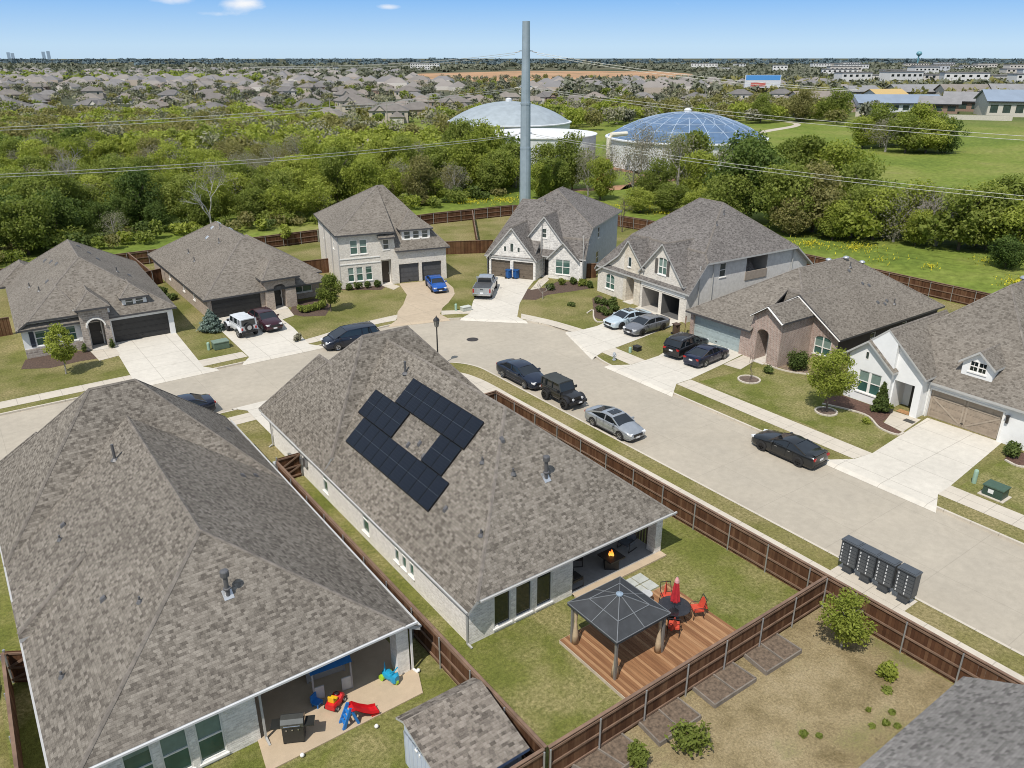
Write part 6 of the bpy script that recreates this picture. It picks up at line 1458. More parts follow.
def pickup(label,loc,hd,col):
    t=thing('parked_pickup',label,'pickup truck',loc,hd,'vehicles parked along the street and on the drives'); P=carpaint(col,.5,.3)
    mb=MB(); zb=.42
    loft(mb,[section(x,w,zb,zs,zt,.86,.03) for x,w,zs,zt in ((-.62,.98,1.20,1.24),(.9,.98,1.20,1.24),(1.25,.97,1.18,1.26),(2.2,.95,1.12,1.22),(2.75,.90,1.02,1.12),(2.88,.80,.92,1.0))])
    # bed: two sides, tailgate, floor
    for s in (-1,1): mb.box((-1.75,s*.93,.86),(2.3,.12,.86))
    mb.box((-2.86,0,.86),(.10,1.98,.86)); mb.box((-1.75,0,.60),(2.3,1.8,.12),1); mb.box((-1.75,0,.5),(2.2,1.7,.14),1)
    loft(mb,[[(x,.76,z-.05),(x,.72,z),(x,.35,z+.05),(x,-.35,z+.05),(x,-.72,z),(x,-.76,z-.05)] for x,z in ((-.58,1.80),(-.3,1.87),(.7,1.88),(.95,1.82))])
    for s in (-1,1):
        mb.bar((.92,s*.74,1.80),(1.45,s*.84,1.24),.08,.08); mb.bar((-.56,s*.74,1.80),(-.60,s*.86,1.22),.14,.08); mb.bar((.18,s*.745,1.82),(.2,s*.87,1.22),.10,.03)
    mb.build('body',[P,BLK],t,smooth=.6)
    for s in (-1,1): g=MB(); g.face([(-.55,s*.86,1.22),(1.38,s*.86,1.22),(.9,s*.735,1.80),(-.53,s*.735,1.80)]); g.build('side_window',CGL,t)
    g=MB(); g.face([(1.46,.78,1.26),(1.46,-.78,1.26),(.97,-.70,1.80),(.97,.70,1.80)]); g.build('windscreen',CGL,t)
    g=MB(); g.face([(-.64,.78,1.26),(-.64,-.78,1.26),(-.60,-.70,1.78),(-.60,.70,1.78)]); g.build('rear_window',CGL,t)
    g=MB(); g.box((-1.75,0,1.30),(2.3,1.86,.04)); g.build('bed_cover',plain((.06,.062,.065),.5),t)
    for x in (-1.85,1.85):
        for s in (-1,1):
            am=MB(); n=16; am.face([(x+.47*math.cos(math.pi*k/n-.06),s*.994,.40+.47*math.sin(math.pi*k/n-.06)) for k in range(n+1)]); am.build('wheel_arch',BLK,t); wheel(t,x,s*1.0,.40,.26,RIMS)
    mb=MB(); mb.box((-2.97,0,.56),(.16,1.9,.18)); mb.build('rear_bumper',CHR,t); mb=MB(); mb.box((2.9,0,.6),(.2,1.8,.22)); mb.build('front_bumper',CHR,t)
    for s in (-1,1):
        g=MB(); g.box((-2.90,s*.90,.98),(.06,.14,.42)); g.build('taillight',RED,t); g=MB(); g.box((2.72,s*.72,.96),(.3,.3,.16)); g.build('headlight',HL,t); g=MB(); g.box((1.1,s*1.1,1.34),(.14,.22,.22)); g.build('mirror',P,t)
    g=MB(); g.box((-2.925,0,.74),(.02,.36,.14)); g.build('number_plate',PLATE,t); g=MB(); g.box((2.86,0,.86),(.05,1.1,.26)); g.build('grille',BLK,t); g=MB(); g.box((-2.92,0,1.12),(.02,.3,.08)); g.build('tailgate_handle',BLK,t)
    return t
S_=-R(90)  # facing down the right-hand street (-y)
RZ=-.12
car('dark navy sedan parked at the kerb, first of the three kerbside cars',(35.0,46.6,RZ),S_,'sedan',(.012,.020,.042),rim=RIMS,sc=1.03)
offroader('black soft-topped off-roader parked at the kerb between two sedans',(34.95,41.45,RZ),S_,(.012,.012,.013),(.035,.04,.04),sc=.96)
car('silver four-door sedan with a sunroof parked at the kerb nearest the mailboxes',(34.8,35.55,RZ),S_,'fastback',(.36,.39,.42),metal=.5,sunroof=True,sc=.95)
car('matt black coupe parked alone on the far side of the street',(41.45,26.1,RZ),R(91),'coupe',(.010,.012,.014),rim=RIMB,metal=.1,spoiler=True)
car('pale ice-blue sedan on the drive of the large white house, left of the grey one',(51.6,51.75,.02),R(180-3),'fastback',(.50,.60,.66),metal=.3,sunroof=True,rim=RIMB)
car('grey sedan on the drive of the large white house, right of the pale blue one',(51.7,49.3,.02),R(180+2),'sedan',(.22,.23,.25),metal=.5,rim=RIMB)
car('black sport utility vehicle with roof rails before the pale blue garage',(50.3,43.0,.02),R(8),'suv',(.013,.013,.015),'suv',rack=True)
car('dark blue hatchback right of the black vehicle before the pale blue garage',(50.2,40.6,.02),R(6),'fastback',(.012,.018,.045),sc=.95)
offroader('white four-door off-roader on the drive of the tan brick house',(20.5,71.6,.02),R(95),(.62,.64,.66),(.50,.53,.56),long=True,sc=.98)
car('dark maroon crossover on the drive of the tan brick house',(23.05,71.9,.02),R(-88),'crossover',(.045,.010,.018))
car('navy minivan parked at the kerb left of the roof peak',(27.55,62.55,RZ),R(180-5)+math.pi*0,'van',(.012,.018,.035),'minivan')
car('bright blue sedan on the tan drive of the two storey house',(43.2,73.7,.02),R(-108),'sedan',(.010,.10,.42),rim=RIMB,sc=.94)
pickup('silver pickup truck on the pale drive before the brown garage doors',(46.8,69.1,.02),R(47),(.40,.43,.46))
car('dark blue car half hidden behind the lower-left roof',(10.75,55.7,RZ),R(180),'sedan',(.012,.018,.04))
car('dark car glimpsed at the left edge beside the lower-left roof',(-4.0,33.6,.02),R(90),'crossover',(.02,.022,.026))
# ------------------------------------------------------------------ garden furniture and street furniture
DECKW,nt,b=mat('deck_boards',.75,0,.25)
uv=uvco(nt); s_=nt.nodes.new('ShaderNodeSeparateXYZ'); nt.links.new(uv,s_.inputs[0])
c_=ramp(nt,s_.outputs['X'],[(0,(.20,.095,.045)),(.5,(.28,.145,.07)),(1,(.38,.22,.115))]); mpn=nt.nodes.new('ShaderNodeMapping'); mpn.inputs['Scale'].default_value=(9,.6,1); nt.links.new(objco(nt),mpn.inputs['Vector'])
c_=mix(nt,1.0,c_,ramp(nt,noise(nt,mpn.outputs['Vector'],1.5,5),[(.3,(.75,)*3),(.7,(1.15,)*3)]),'MULTIPLY'); nt.links.new(c_,b.inputs['Base Color'])
DX0,DX1,DY0,DY1,DZ=17.9,24.75,16.4,20.95,.2
t=thing('deck','wooden deck with brown boards under the gazebo and dining table','deck',(DX0,DY0,0)); rd=random.Random(8)
mb=MB(); nb=int((DX1-DX0)/.145)
for i in range(nb):
    x=(i+.5)*(DX1-DX0)/nb; f0=len(mb.uv); mb.box((x,(DY1-DY0)/2,DZ-.015),((DX1-DX0)/nb-.008,DY1-DY0,.03)); mb.uv[f0:]=[(rd.random(),0)]*(len(mb.uv)-f0)
mb.build('board_panel',DECKW,t)
mb=MB(); W0,D0=DX1-DX0,DY1-DY0
for a,b_ in (((0,-.02),(W0,-.02)),((W0,-.02),(W0,D0+.02)),((W0,D0+.02),(0,D0+.02)),((0,D0+.02),(0,-.02))): mb.bar((*a,.085),(*b_,.085),.04,.16)
mb.build('skirt',plain((.46,.40,.32),.8),t)
# gazebo
gx0,gx1,gy0,gy1=18.2,21.0,17.75,20.55
t=thing('gazebo','dark grey square canopy gazebo with beige curtains standing on the deck','gazebo',((gx0+gx1)/2,(gy0+gy1)/2,DZ)); CAN=plain((.035,.038,.042),.7,0,.2,2); FRG=plain((.17,.18,.19),.5,.2)
hw=1.55; ze,zt=2.1,2.82; A_=[(-hw,-hw,ze),(hw,-hw,ze),(hw,hw,ze),(-hw,hw,ze)]
mb=MB(); 
for i in range(4): j=(i+1)%4; mb.face([A_[i],A_[j],(0,0,zt)]); mb.face([(A_[i][0],A_[i][1],ze),(A_[i][0],A_[i][1],ze-.12),(A_[j][0],A_[j][1],ze-.12),(A_[j][0],A_[j][1],ze)])
mb.build('canopy',CAN,t)
for i in range(4):
    j=(i+1)%4; up=Vector((0,0,.03))
    a=Vector(A_[i]);b=Vector(A_[j]);c=Vector((0,0,zt)); m=(a+b)/2
    for p,q in ((a,c),(m,c)): mb=MB(); mb.bar(p+up*.6,q+up*.6,.034,.03); mb.build('rib',FRG,t)
    mb=MB(); mb.bar(a.lerp(c,.42)+up*.9,b.lerp(c,.42)+up*.75,.038,.03); mb.build('cross_rib',FRG,t)
    mb=MB(); mb.bar(a+up*.3,b+up*.3,.03,.04); mb.build('edge_rail',FRG,t)
mb=MB(); mb.lathe((0,0,zt-.02),[(.16,0),(.16,.06),(.05,.1),(0,.12)],12); mb.build('finial',plain((.30,.38,.46),.4,.4),t)
CUR=plain((.46,.36,.24),.9,0,.18,5)
for sx in (-1,1):
    for sy in (-1,1):
        x,y=sx*1.38,sy*1.38
        mb=MB(); mb.box((x,y,1.02),(.10,.10,2.08)); mb.build('post',plain((.23,.225,.215),.5,.3),t)
        mb=MB(); mb.lathe((x-sx*.11,y-sy*.11,0),[(.17,.02),(.13,.5),(.07,1.02),(.055,1.12),(.07,1.25),(.09,1.7),(.08,2.02)],9); c_o=mb.build('curtain',CUR,t,smooth=True)
# dining table, closed umbrella, chairs
TC=Vector((23.02,18.98,DZ))
t=thing('dining_table','round dark glass dining table on the deck','table',TC); mb=MB(); mb.lathe((0,0,.70),[(0,0),(.72,0),(.74,.015),(.72,.03),(0,.03)],28); 
TG,nt,b=mat('tinted_table_glass',.08,0,.6); b.inputs['Base Color'].default_value=(.02,.02,.024,1); nz=noise(nt,objco(nt),2,2); nt.links.new(ramp(nt,nz,[(.3,(.016,.016,.02)),(.7,(.035,.035,.04))]),b.inputs['Base Color']); b.inputs['Alpha'].default_value=.82
mb.build('tabletop',TG,t); mb=MB(); mb.lathe((0,0,0),[(.28,0),(.26,.04),(.05,.1),(.05,.66),(.2,.69)],14); mb.build('pedestal',BLK,t)
for k in range(4): a=k*math.pi/2+.4; mb=MB(); mb.tube([(.62*math.cos(a),.62*math.sin(a),0),(.45*math.cos(a),.45*math.sin(a),.4),(.6*math.cos(a),.6*math.sin(a),.70)],.022,6); mb.build('leg',BLK,t)
t=thing('closed_umbrella','closed red garden umbrella with a pale top standing in the dining table','umbrella',TC); mb=MB(); mb.tube([(0,0,.05),(0,0,2.32)],.022,8); mb.build('pole',METAL,t)
REDC=plain((.40,.018,.028),.85,0,.2,6); mb=MB(); n=16; prof=[(.20,.98),(.24,1.05),(.19,1.4),(.13,1.9),(.10,2.05)]
for (r0,z0),(r1,z1) in zip(prof,prof[1:]):
    for k in range(n):
        f=lambda k_,r_:(r_*(1 if k_%2 else .72)*math.cos(2*math.pi*k_/n),r_*(1 if k_%2 else .72)*math.sin(2*math.pi*k_/n)); a,b=f(k,r0),f(k+1,r0); c,d=f(k+1,r1),f(k,r1); mb.face([(*a,z0),(*b,z0),(*c,z1),(*d,z1)])
mb.build('canopy',REDC,t); mb=MB(); mb.lathe((0,0,2.03),[(.115,0),(.10,.12),(.04,.25),(0,.28)],10); mb.build('pale_cap',plain((.60,.30,.30),.85),t)
ORG=plain((.50,.062,.032),.8,0,.15,5)
def chair(label,x,y,rz,m):
    t=thing('dining_chair',label,'chair',(x,y,DZ),rz,'chairs around the deck table'); mb=MB(); mb.box((0,0,.46),(.50,.48,.09)); mb.build('seat_cushion',m,t)
    mb=MB(); mb.box((0,-.25,.78),(.48,.09,.58),0,1.0,.2); mb.build('back_cushion',m,t); fr=MB()
    for s in (-1,1):
        fr.tube([(s*.26,.24,0),(s*.26,.22,.62),(s*.26,-.20,.64),(s*.24,-.32,1.06)],.018,6); fr.tube([(s*.26,-.28,0),(s*.26,-.16,.42)],.018,6)
    fr.bar((-.25,.2,.40),(.25,.2,.40),.03); fr.bar((-.25,-.2,.40),(.25,-.2,.40),.03); fr.bar((-.24,-.33,1.05),(.24,-.33,1.05),.03); fr.build('frame',BLK,t)
for lab,a in (('orange cushioned chair at the far left of the deck table',R(148)),('orange cushioned chair at the far right of the deck table',R(62)),('orange cushioned chair at the near left of the deck table',R(222)),('orange cushioned chair pushed out at the near right of the deck table',R(-28))):
    rr=1.02 if 'pushed' not in lab else 1.1
    chair(lab,TC.x+rr*math.cos(a),TC.y+rr*math.sin(a),a+math.pi/2,ORG)
c=(22.85,20.55); t=thing('side_table','small round black table with a pale top at the deck edge','side table',(*c,DZ)); mb=MB(); mb.lathe((0,0,.48),[(0,0),(.26,0),(.28,.03),(.26,.05),(0,.05)],16); mb.build('top',plain((.45,.46,.46),.4),t)
for k in range(3): a=2.1*k; mb=MB(); mb.tube([(.22*math.cos(a),.22*math.sin(a),0),(.16*math.cos(a),.16*math.sin(a),.48)],.018,6); mb.build('leg',BLK,t)
PAV=[(23.4+.68*i,21.5+.68*j) for j in (0,1) for i in (0,1)]
for i,(x,y) in enumerate(PAV):
    o=MB().box((0,0,.02),(.62,.62,.05)).build('paving_slab',plain((.40,.42,.39),.85)); o.location=(x,y,.01); tag(o,'pale square paving slab laid in the grass behind the gazebo','paving slab','paving slabs behind the gazebo')
# covered porch of the centre house
struct(sheet('porch_slab',[(20.5,23.05),(26.4,23.05),(26.4,26.9),(20.5,26.9)],plain((.27,.265,.26),.8),.09,.08)); sheet('porch_edge',[(20.5,22.75),(26.55,22.75),(26.55,23.2),(20.5,23.2)],PATIO,.095,.085)
DKW=plain((.03,.028,.026),.6)
t=thing('fire_table','square black fire table with a burning flame on the porch','fire table',(23.55,23.75,.1)); mb=MB(); mb.box((0,0,.28),(.70,.70,.56),0,.94); mb.build('base',DKW,t); mb=MB(); mb.box((0,0,.60),(1.0,1.0,.07)); mb.build('tabletop',DKW,t)
FL,nt,b=mat('flame',.5); b.inputs['Emission Strength'].default_value=1.7; zc=nt.nodes.new('ShaderNodeSeparateXYZ'); nt.links.new(objco(nt),zc.inputs[0]); nt.links.new(ramp(nt,math_n(nt,'MULTIPLY',math_n(nt,'SUBTRACT',zc.outputs['Z'],.6),2.2),[(0,(1,.55,.12)),(.5,(1,.28,.03)),(1,(.7,.08,.01))]),b.inputs['Emission Color']); b.inputs['Base Color'].default_value=(.9,.3,.05,1)
for i,(x,y,hh,rr) in enumerate(((0,0,.38,.08),(.09,.05,.26,.06),(-.10,.03,.30,.06),(.03,-.09,.22,.05),(-.05,.1,.22,.05))):
    mb=MB(); mb.lathe((x,y,.63),[(rr*.6,0),(rr,hh*.25),(rr*.7,hh*.55),(rr*.25,hh*.85),(0,hh)],8); mb.build('flame',FL,t,smooth=True)
def lounge(label,x,y,rz,m,grp='chairs on the porch'):
    t=thing('lounge_chair',label,'chair',(x,y,.1),rz,grp); mb=MB(); mb.box((0,.05,.42),(.62,.62,.14)); mb.build('seat_cushion',m,t); mb=MB(); mb.box((0,-.32,.80),(.60,.14,.75),0,1.0,.25); mb.build('back_cushion',m,t); fr=MB()
    for s in (-1,1): fr.tube([(s*.36,.34,.02),(s*.36,.30,.6),(s*.36,-.28,.62),(s*.34,-.45,1.05)],.025,6); fr.tube([(s*.36,.34,.03),(s*.36,-.38,.03)],.025,6)
    fr.build('frame',DKW,t)
lounge('tall grey-blue lounge chair by the privacy screen of the porch',25.3,24.4,R(100),plain((.10,.12,.15),.8)); lounge('dark lounge chair left of the fire table on the porch',22.2,25.0,R(-120),DKW); lounge('dark lounge chair behind the fire table on the porch',23.3,25.7,R(-175),DKW)
lounge('dark chair at the left end of the porch by the brick corner',21.0,23.7,R(-90),DKW)
t=thing('patio_table','low dark patio table at the back of the porch','table',(21.7,25.9,.1)); mb=MB(); mb.lathe((0,0,.68),[(0,0),(.5,0),(.5,.04),(0,.04)],18); mb.build('tabletop',DKW,t)
for k in range(4): a=k*1.57+.7; mb=MB(); mb.tube([(.4*math.cos(a),.4*math.sin(a),0),(.34*math.cos(a),.34*math.sin(a),.68)],.025,6); mb.build('leg',DKW,t)
# patio of the lower-left house with toys
sheet('patio',[(5.0,21.95),(11.5,21.95),(11.9,23.0),(11.75,25.9),(5.35,25.9),(5.2,23.4)],PATIO,.06,.05)
GRB=plain((.035,.037,.036),.35,.3); GRS=plain((.12,.125,.12),.35,.6)
t=thing('barbecue_grill','black barbecue grill with side shelves on the tan patio','grill',(6.4,22.8,.06),R(-28)); mb=MB(); mb.box((0,0,.42),(.78,.52,.70)); mb.build('cabinet',GRB,t)
mb=MB(); prof=[(-.28,.80),(-.28,.98),(-.16,1.12),(.08,1.14),(.26,1.0),(.28,.80)]
for (y0,z0),(y1,z1) in zip(prof,prof[1:]): mb.face([(-.42,y0,z0),(.42,y0,z0),(.42,y1,z1),(-.42,y1,z1)])
mb.face([(-.42,y,z) for y,z in prof]); mb.face([(.42,y,z) for y,z in prof[::-1]]); lid=mb.build('lid',GRS,t); mb=MB(); mb.tube([(-.3,-.33,.93),(.3,-.33,.93)],.02,6); mb.build('handle',CHR,lid)
for s in (-1,1): mb=MB(); mb.box((s*.62,0,.80),(.36,.48,.05)); mb.build('side_shelf',GRB,t)
for sx in (-1,1):
    for sy in (-1,1): mb=MB(); mb.tube([(sx*.34,sy*.22-.02,.06),(sx*.34,sy*.22+.02,.06)],.06,8); mb.build('wheel',RUB,t)
for i in range(3): mb=MB(); mb.tube([(-.22+i*.22,-.27,.72),(-.22+i*.22,-.31,.72)],.03,8); mb.build('knob',CHR,t)
TBL=plain((.02,.17,.50),.45); TRD=plain((.55,.012,.018),.4); TYL=plain((.75,.45,.02),.4); TLB=plain((.015,.30,.52),.4); TGR=plain((.33,.55,.03),.4)
t=thing('toddler_slide','red plastic toddler slide with a blue ladder on the patio','slide',(8.45,22.25,.06),R(-5))
mb=MB(); pr=[(0,.72),(.16,.72),(.45,.45),(.8,.2),(1.1,.12)]
for (x0,z0),(x1,z1) in zip(pr,pr[1:]):
    mb.face([(x0,-.18,z0),(x1,-.18,z1),(x1,.18,z1),(x0,.18,z0)])
    for s in (-1,1): mb.face([(x0,s*.18,z0),(x1,s*.18,z1),(x1,s*.20,z1+.13),(x0,s*.20,z0+.13)]); mb.face([(x0,s*.20,z0+.13),(x1,s*.20,z1+.13),(x1,s*.24,z1+.02),(x0,s*.24,z0+.02)])
    mb.face([(x0,-.18,z0-.05),(x0,.18,z0-.05),(x1,.18,z1-.05),(x1,-.18,z1-.05)])
mb.box((.95,0,.07),(.3,.34,.14)); mb.build('chute',TRD,t); mb=MB()
for s in (-1,1): mb.bar((-.36,s*.2,0),(0,s*.17,.86),.07,.12); mb.bar((.25,s*.2,0),(.05,s*.17,.66),.06,.1)
for k in range(3): mb.bar((-.28+k*.09,-.18,.2+.2*k),(-.28+k*.09,.18,.2+.2*k),.10,.05)
mb.build('ladder',TBL,t)
t=thing('toy_car','red ride-on toy car with a yellow seat on the patio','toy car',(8.35,23.45,.06),R(35)); mb=MB(); loft(mb,[section(x,w,.10,zs,zt,.8,.02) for x,w,zs,zt in ((-.42,.22,.28,.34),(-.2,.25,.30,.36),(.05,.25,.26,.30),(.25,.25,.30,.38),(.42,.20,.24,.28))]); mb.build('body',TRD,t,smooth=.6); mb=MB(); mb.box((-.12,0,.40),(.26,.28,.10)); mb.box((-.27,0,.5),(.06,.26,.24)); mb.build('seat',TYL,t)
mb=MB(); mb.lathe((.14,0,.46),[(.08,0),(.10,.02),(.08,.04)],10); mb.build('steering_wheel',BLK,t)
for x in (-.27,.27):
    for s in (-1,1): mb=MB(); mb.tube([(x,s*.20,.11),(x,s*.29,.11)],.12,12); w_=mb.build('wheel',BLK,t); mb=MB(); mb.tube([(x,s*.285,.11),(x,s*.297,.11)],.06,10); mb.build('hubcap',plain((.6,.62,.65)),w_)
t=thing('ride_on_toy','blue and lime ride-on toy beside the patio pillar','toy',(10.75,23.35,.06),R(-75)); mb=MB(); loft(mb,[section(x,w,.14,zs,zt,.8,.03) for x,w,zs,zt in ((-.38,.12,.26,.32),(-.2,.20,.32,.38),(.1,.17,.30,.34),(.32,.20,.42,.50),(.44,.12,.36,.42))]); mb.build('body',TLB,t,smooth=.6); mb=MB(); mb.box((-.30,0,.62),(.08,.34,.5),0,.8,0); mb.build('backrest',TLB,t)
mb=MB(); mb.tube([(.26,-.22,.68),(.28,0,.62),(.26,.22,.68)],.03,6); mb.tube([(.28,0,.4),(.28,0,.62)],.03,6); mb.build('handlebar',TLB,t)
for x,y in ((-.28,.22),(-.28,-.22),(.34,0)): mb=MB(); mb.tube([(x,y-.05,.13),(x,y+.05,.13)],.14,12); mb.build('wheel',TGR,t)
t=thing('playhouse','small playhouse with a blue fabric roof in the patio shade','playhouse',(8.6,24.55,.06),R(-8)); mb=MB(); mb.face([(-.85,-.62,1.38),(.85,-.62,1.38),(.85,0,1.62),(-.85,0,1.62)]); mb.face([(.85,.62,1.38),(-.85,.62,1.38),(-.85,0,1.62),(.85,0,1.62)]); mb.build('roof',plain((.02,.16,.42),.7),t)
for sx in (-1,1):
    for sy in (-1,1): mb=MB(); mb.bar((sx*.78,sy*.56,0),(sx*.78,sy*.56,1.38),.07); mb.build('post',plain((.30,.30,.31),.5),t)
for sx in (-1,1): mb=MB(); mb.box((sx*.56,-.56,.35),(.40,.05,.62)); mb.build('panel',plain((.48,.48,.47),.6),t)
mb=MB(); mb.box((0,.56,.45),(1.5,.05,.8)); mb.build('back_panel',plain((.35,.33,.31),.6),t)
t=thing('plastic_stool','small blue plastic seat in front of the playhouse','toy',(7.75,23.85,.06),.5); mb=MB(); mb.box((0,0,.17),(.34,.34,.06)); mb.build('seat',TBL,t); mb=MB(); mb.box((0,.17,.34),(.34,.05,.32)); mb.build('backrest',TBL,t)
for sx in (-1,1):
    for sy in (-1,1): mb=MB(); mb.bar((sx*.13,sy*.13,0),(sx*.13,sy*.13,.15),.05); mb.build('leg',TBL,t)
for x,y,lab in ((9.15,21.45,'small white ball on the grass below the slide'),(6.3,21.85,'small white ball at the patio edge below the grill'),(11.95,23.1,'white splash block end below the patio pillar')): 
    o=MB().lathe((0,0,0),[(0,0),(.07,.03),(.09,.09),(.06,.15),(0,.17)],10).build('ball' if 'ball' in lab else 'splash_block',plain((.75,.75,.74)),smooth=True); o.location=(x,y,.03); tag(o,lab,'ball' if 'ball' in lab else 'splash block')
# shed
t=thing('garden_shed','pale blue garden shed with a brown shingle roof, bottom centre','shed',(9.15,16.05,0)); SB=plain((.47,.53,.62),.6,0,.05,1.5); mb=MB(); sw,sd_=3.15,3.35
mb.prism([(.12,.12),(sw-.1,.12),(sw-.1,sd_-.12),(.12,sd_-.12)],0,1.66); 
for i in range(int(sd_/.3)): mb.box((.11,.25+i*.3,.85),(.02,.03,1.6)); mb.box((sw-.09,.25+i*.3,.85),(.02,.03,1.6))
for i in range(int(sw/.3)): mb.box((.2+i*.3,.11,.85),(.03,.02,1.6))
mb.build('wall',SB,t); mb=MB(); 
def sl(x0,x1,z0,z1,y0,y1): 
    k=math.hypot(x1-x0,z1-z0)
# ridge runs along x just below the far edge, as a long single slope towards the viewer
zr,zl=2.52,1.80; yr=sd_-.45
mb.face([(-.08,-.12,zl),(sw+.08,-.12,zl),(sw+.08,yr,zr),(-.08,yr,zr)],0,[(0,0),(sw,0),(sw,3.1),(0,3.1)]); mb.face([(-.08,yr,zr),(sw+.08,yr,zr),(sw+.08,sd_+.1,zr-.28),(-.08,sd_+.1,zr-.28)],0,[(0,0),(sw,0),(sw,.6),(0,.6)])
mb.face([(-.08,-.12,zl-.1),(-.08,yr,zr-.1),(-.08,yr,zr),(-.08,-.12,zl)],1); mb.face([(sw+.08,-.12,zl-.1),(sw+.08,-.12,zl),(sw+.08,yr,zr),(sw+.08,yr,zr-.1)],1); mb.face([(-.08,-.12,zl-.14),(sw+.08,-.12,zl-.14),(sw+.08,-.12,zl),(-.08,-.12,zl)],2); mb.face([(-.08,sd_+.1,zr-.28),(sw+.08,sd_+.1,zr-.28),(sw+.08,sd_+.1,zr-.40),(-.08,sd_+.1,zr-.40)],1); mb.face([(-.08,yr,zr),(-.08,sd_+.1,zr-.28),(-.08,sd_+.1,zr-.38),(-.08,yr,zr-.1)],1)
SH_S=shingle('shed_shingles',(.09,.078,.066),(.19,.165,.14),(.27,.24,.205),.1); mb.build('roof',[SH_S,TRIMG,plain((.05,.08,.15),.6)],t)
mb=MB(); mb.face([(.12,.12,1.6),(.12,sd_-.12,1.6),(.12,sd_-.12,2.2),(.12,yr,2.44),(.12,.12,1.82)]); mb.face([(sw-.1,.12,1.6),(sw-.1,.12,1.82),(sw-.1,yr,2.44),(sw-.1,sd_-.12,2.2),(sw-.1,sd_-.12,1.6)]); mb.build('gable',SB,t)
mb=MB(); mb.box((.09,sd_-1.0,1.5),(.05,.14,.06)); mb.box((.09,sd_-1.25,1.47),(.05,.06,.1)); mb.build('hinge',WHITEP,t)
# raised garden beds
def rbed(label,pts):
    P=[Vector(p) for p in pts]; c=sum(P,Vector((0,0)))/len(P); t=thing('raised_bed',label,'raised bed',(c.x,c.y,.01)); q=[(p-c) for p in P]
    mb=MB(); mb.prism([tuple(p*.97) for p in q],.0,.13); mb.build('soil',plain((.135,.10,.072),.95,0,.5,7),t); fr=MB()
    for a,b in zip(q,q[1:]+q[:1]): fr.bar((*a,.10),(*b,.10),.06,.2)
    m0=(q[0]+q[1])/2;m1=(q[2]+q[3])/2; fr.bar((*m0,.12),(*m1,.12),.05,.18); fr.build('timber_frame',plain((.19,.165,.14),.9,0,.25,3),t); return t
z_=lambda *pts:[tuple(p) for p in zp((550,558),3.657,*pts)]
rbed('raised timber bed nearest the mailboxes behind the deck fence',z_((708,362),(822,285),(918,348),(790,430)))
rbed('raised timber bed, second from the mailboxes behind the deck fence',z_((520,482),(660,390),(752,452),(602,550)))
rbed('raised timber bed behind the straggly shrub',z_((318,605),(455,515),(550,590),(400,690)))
rbed('raised timber bed at the bottom edge beside the dense shrub',z_((75,765),(255,650),(345,720),(200,830)))
# cluster mailboxes
CBG=plain((.075,.085,.098),.45,.4,.15,3); CBD=plain((.10,.112,.125),.4,.4,.1,3)
for i,y in enumerate((16.45,15.5,14.55,13.55)):
    lab=('dark grey cluster mailbox, first of four from the left','dark grey cluster mailbox, second of four from the left','dark grey cluster mailbox, third of four from the left','dark grey cluster mailbox nearest the right, last of the four')[i]
    t=thing('cluster_mailbox',lab,'mailbox',(33.02,y,.014),0,'cluster mailboxes by the kerb'); 
    mb=MB(); mb.box((0,0,1.10),(.52,.88,1.26)); mb.build('cabinet',CBG,t); mb=MB(); mb.box((0,0,1.765),(.62,.93,.06)); mb.box((.0,0,1.805),(.46,.78,.03)); mb.build('cap',CBD,t); mb=MB(); mb.box((0,0,.25),(.34,.46,.5)); mb.box((0,0,.02),(.42,.5,.03)); mb.build('pedestal',CBG,t)
    for c_ in range(2):
        for r_ in range(6): mb=MB(); mb.box((-.27,-.21+.42*c_,.60+.19*r_),(.02,.38,.165)); d_=mb.build('mail_door',CBD,t); mb=MB(); mb.box((-.284,-.08+.42*c_,.60+.19*r_),(.012,.05,.10)); mb.build('door_label',plain((.6,.62,.63)),d_)
# street lamp at the corner
t=thing('street_lamp','black lantern street lamp standing at the corner behind the solar panel roof','street lamp',(31.05,53.15,.02)); mb=MB(); mb.lathe((0,0,0),[(.16,0),(.16,.3),(.09,.45),(.07,.8),(.05,3.3),(.07,3.4)],12); mb.build('post',BLK,t); mb=MB(); mb.lathe((0,0,3.4),[(.08,0),(.16,.08),(.24,.55),(.28,.6)],6); mb.build('lantern',glassmat('lamp_glass',(.2,.2,.19),.2),t); mb=MB(); mb.lathe((0,0,4.0),[(.30,0),(.22,.12),(.06,.28),(.03,.4),(0,.44)],6); mb.build('lantern_roof',BLK,t)
for k in range(6): a=k*math.pi/3; mb=MB(); mb.bar((.16*math.cos(a),.16*math.sin(a),3.46),(.27*math.cos(a),.27*math.sin(a),4.0),.025); mb.build('lantern_bar',BLK,t)
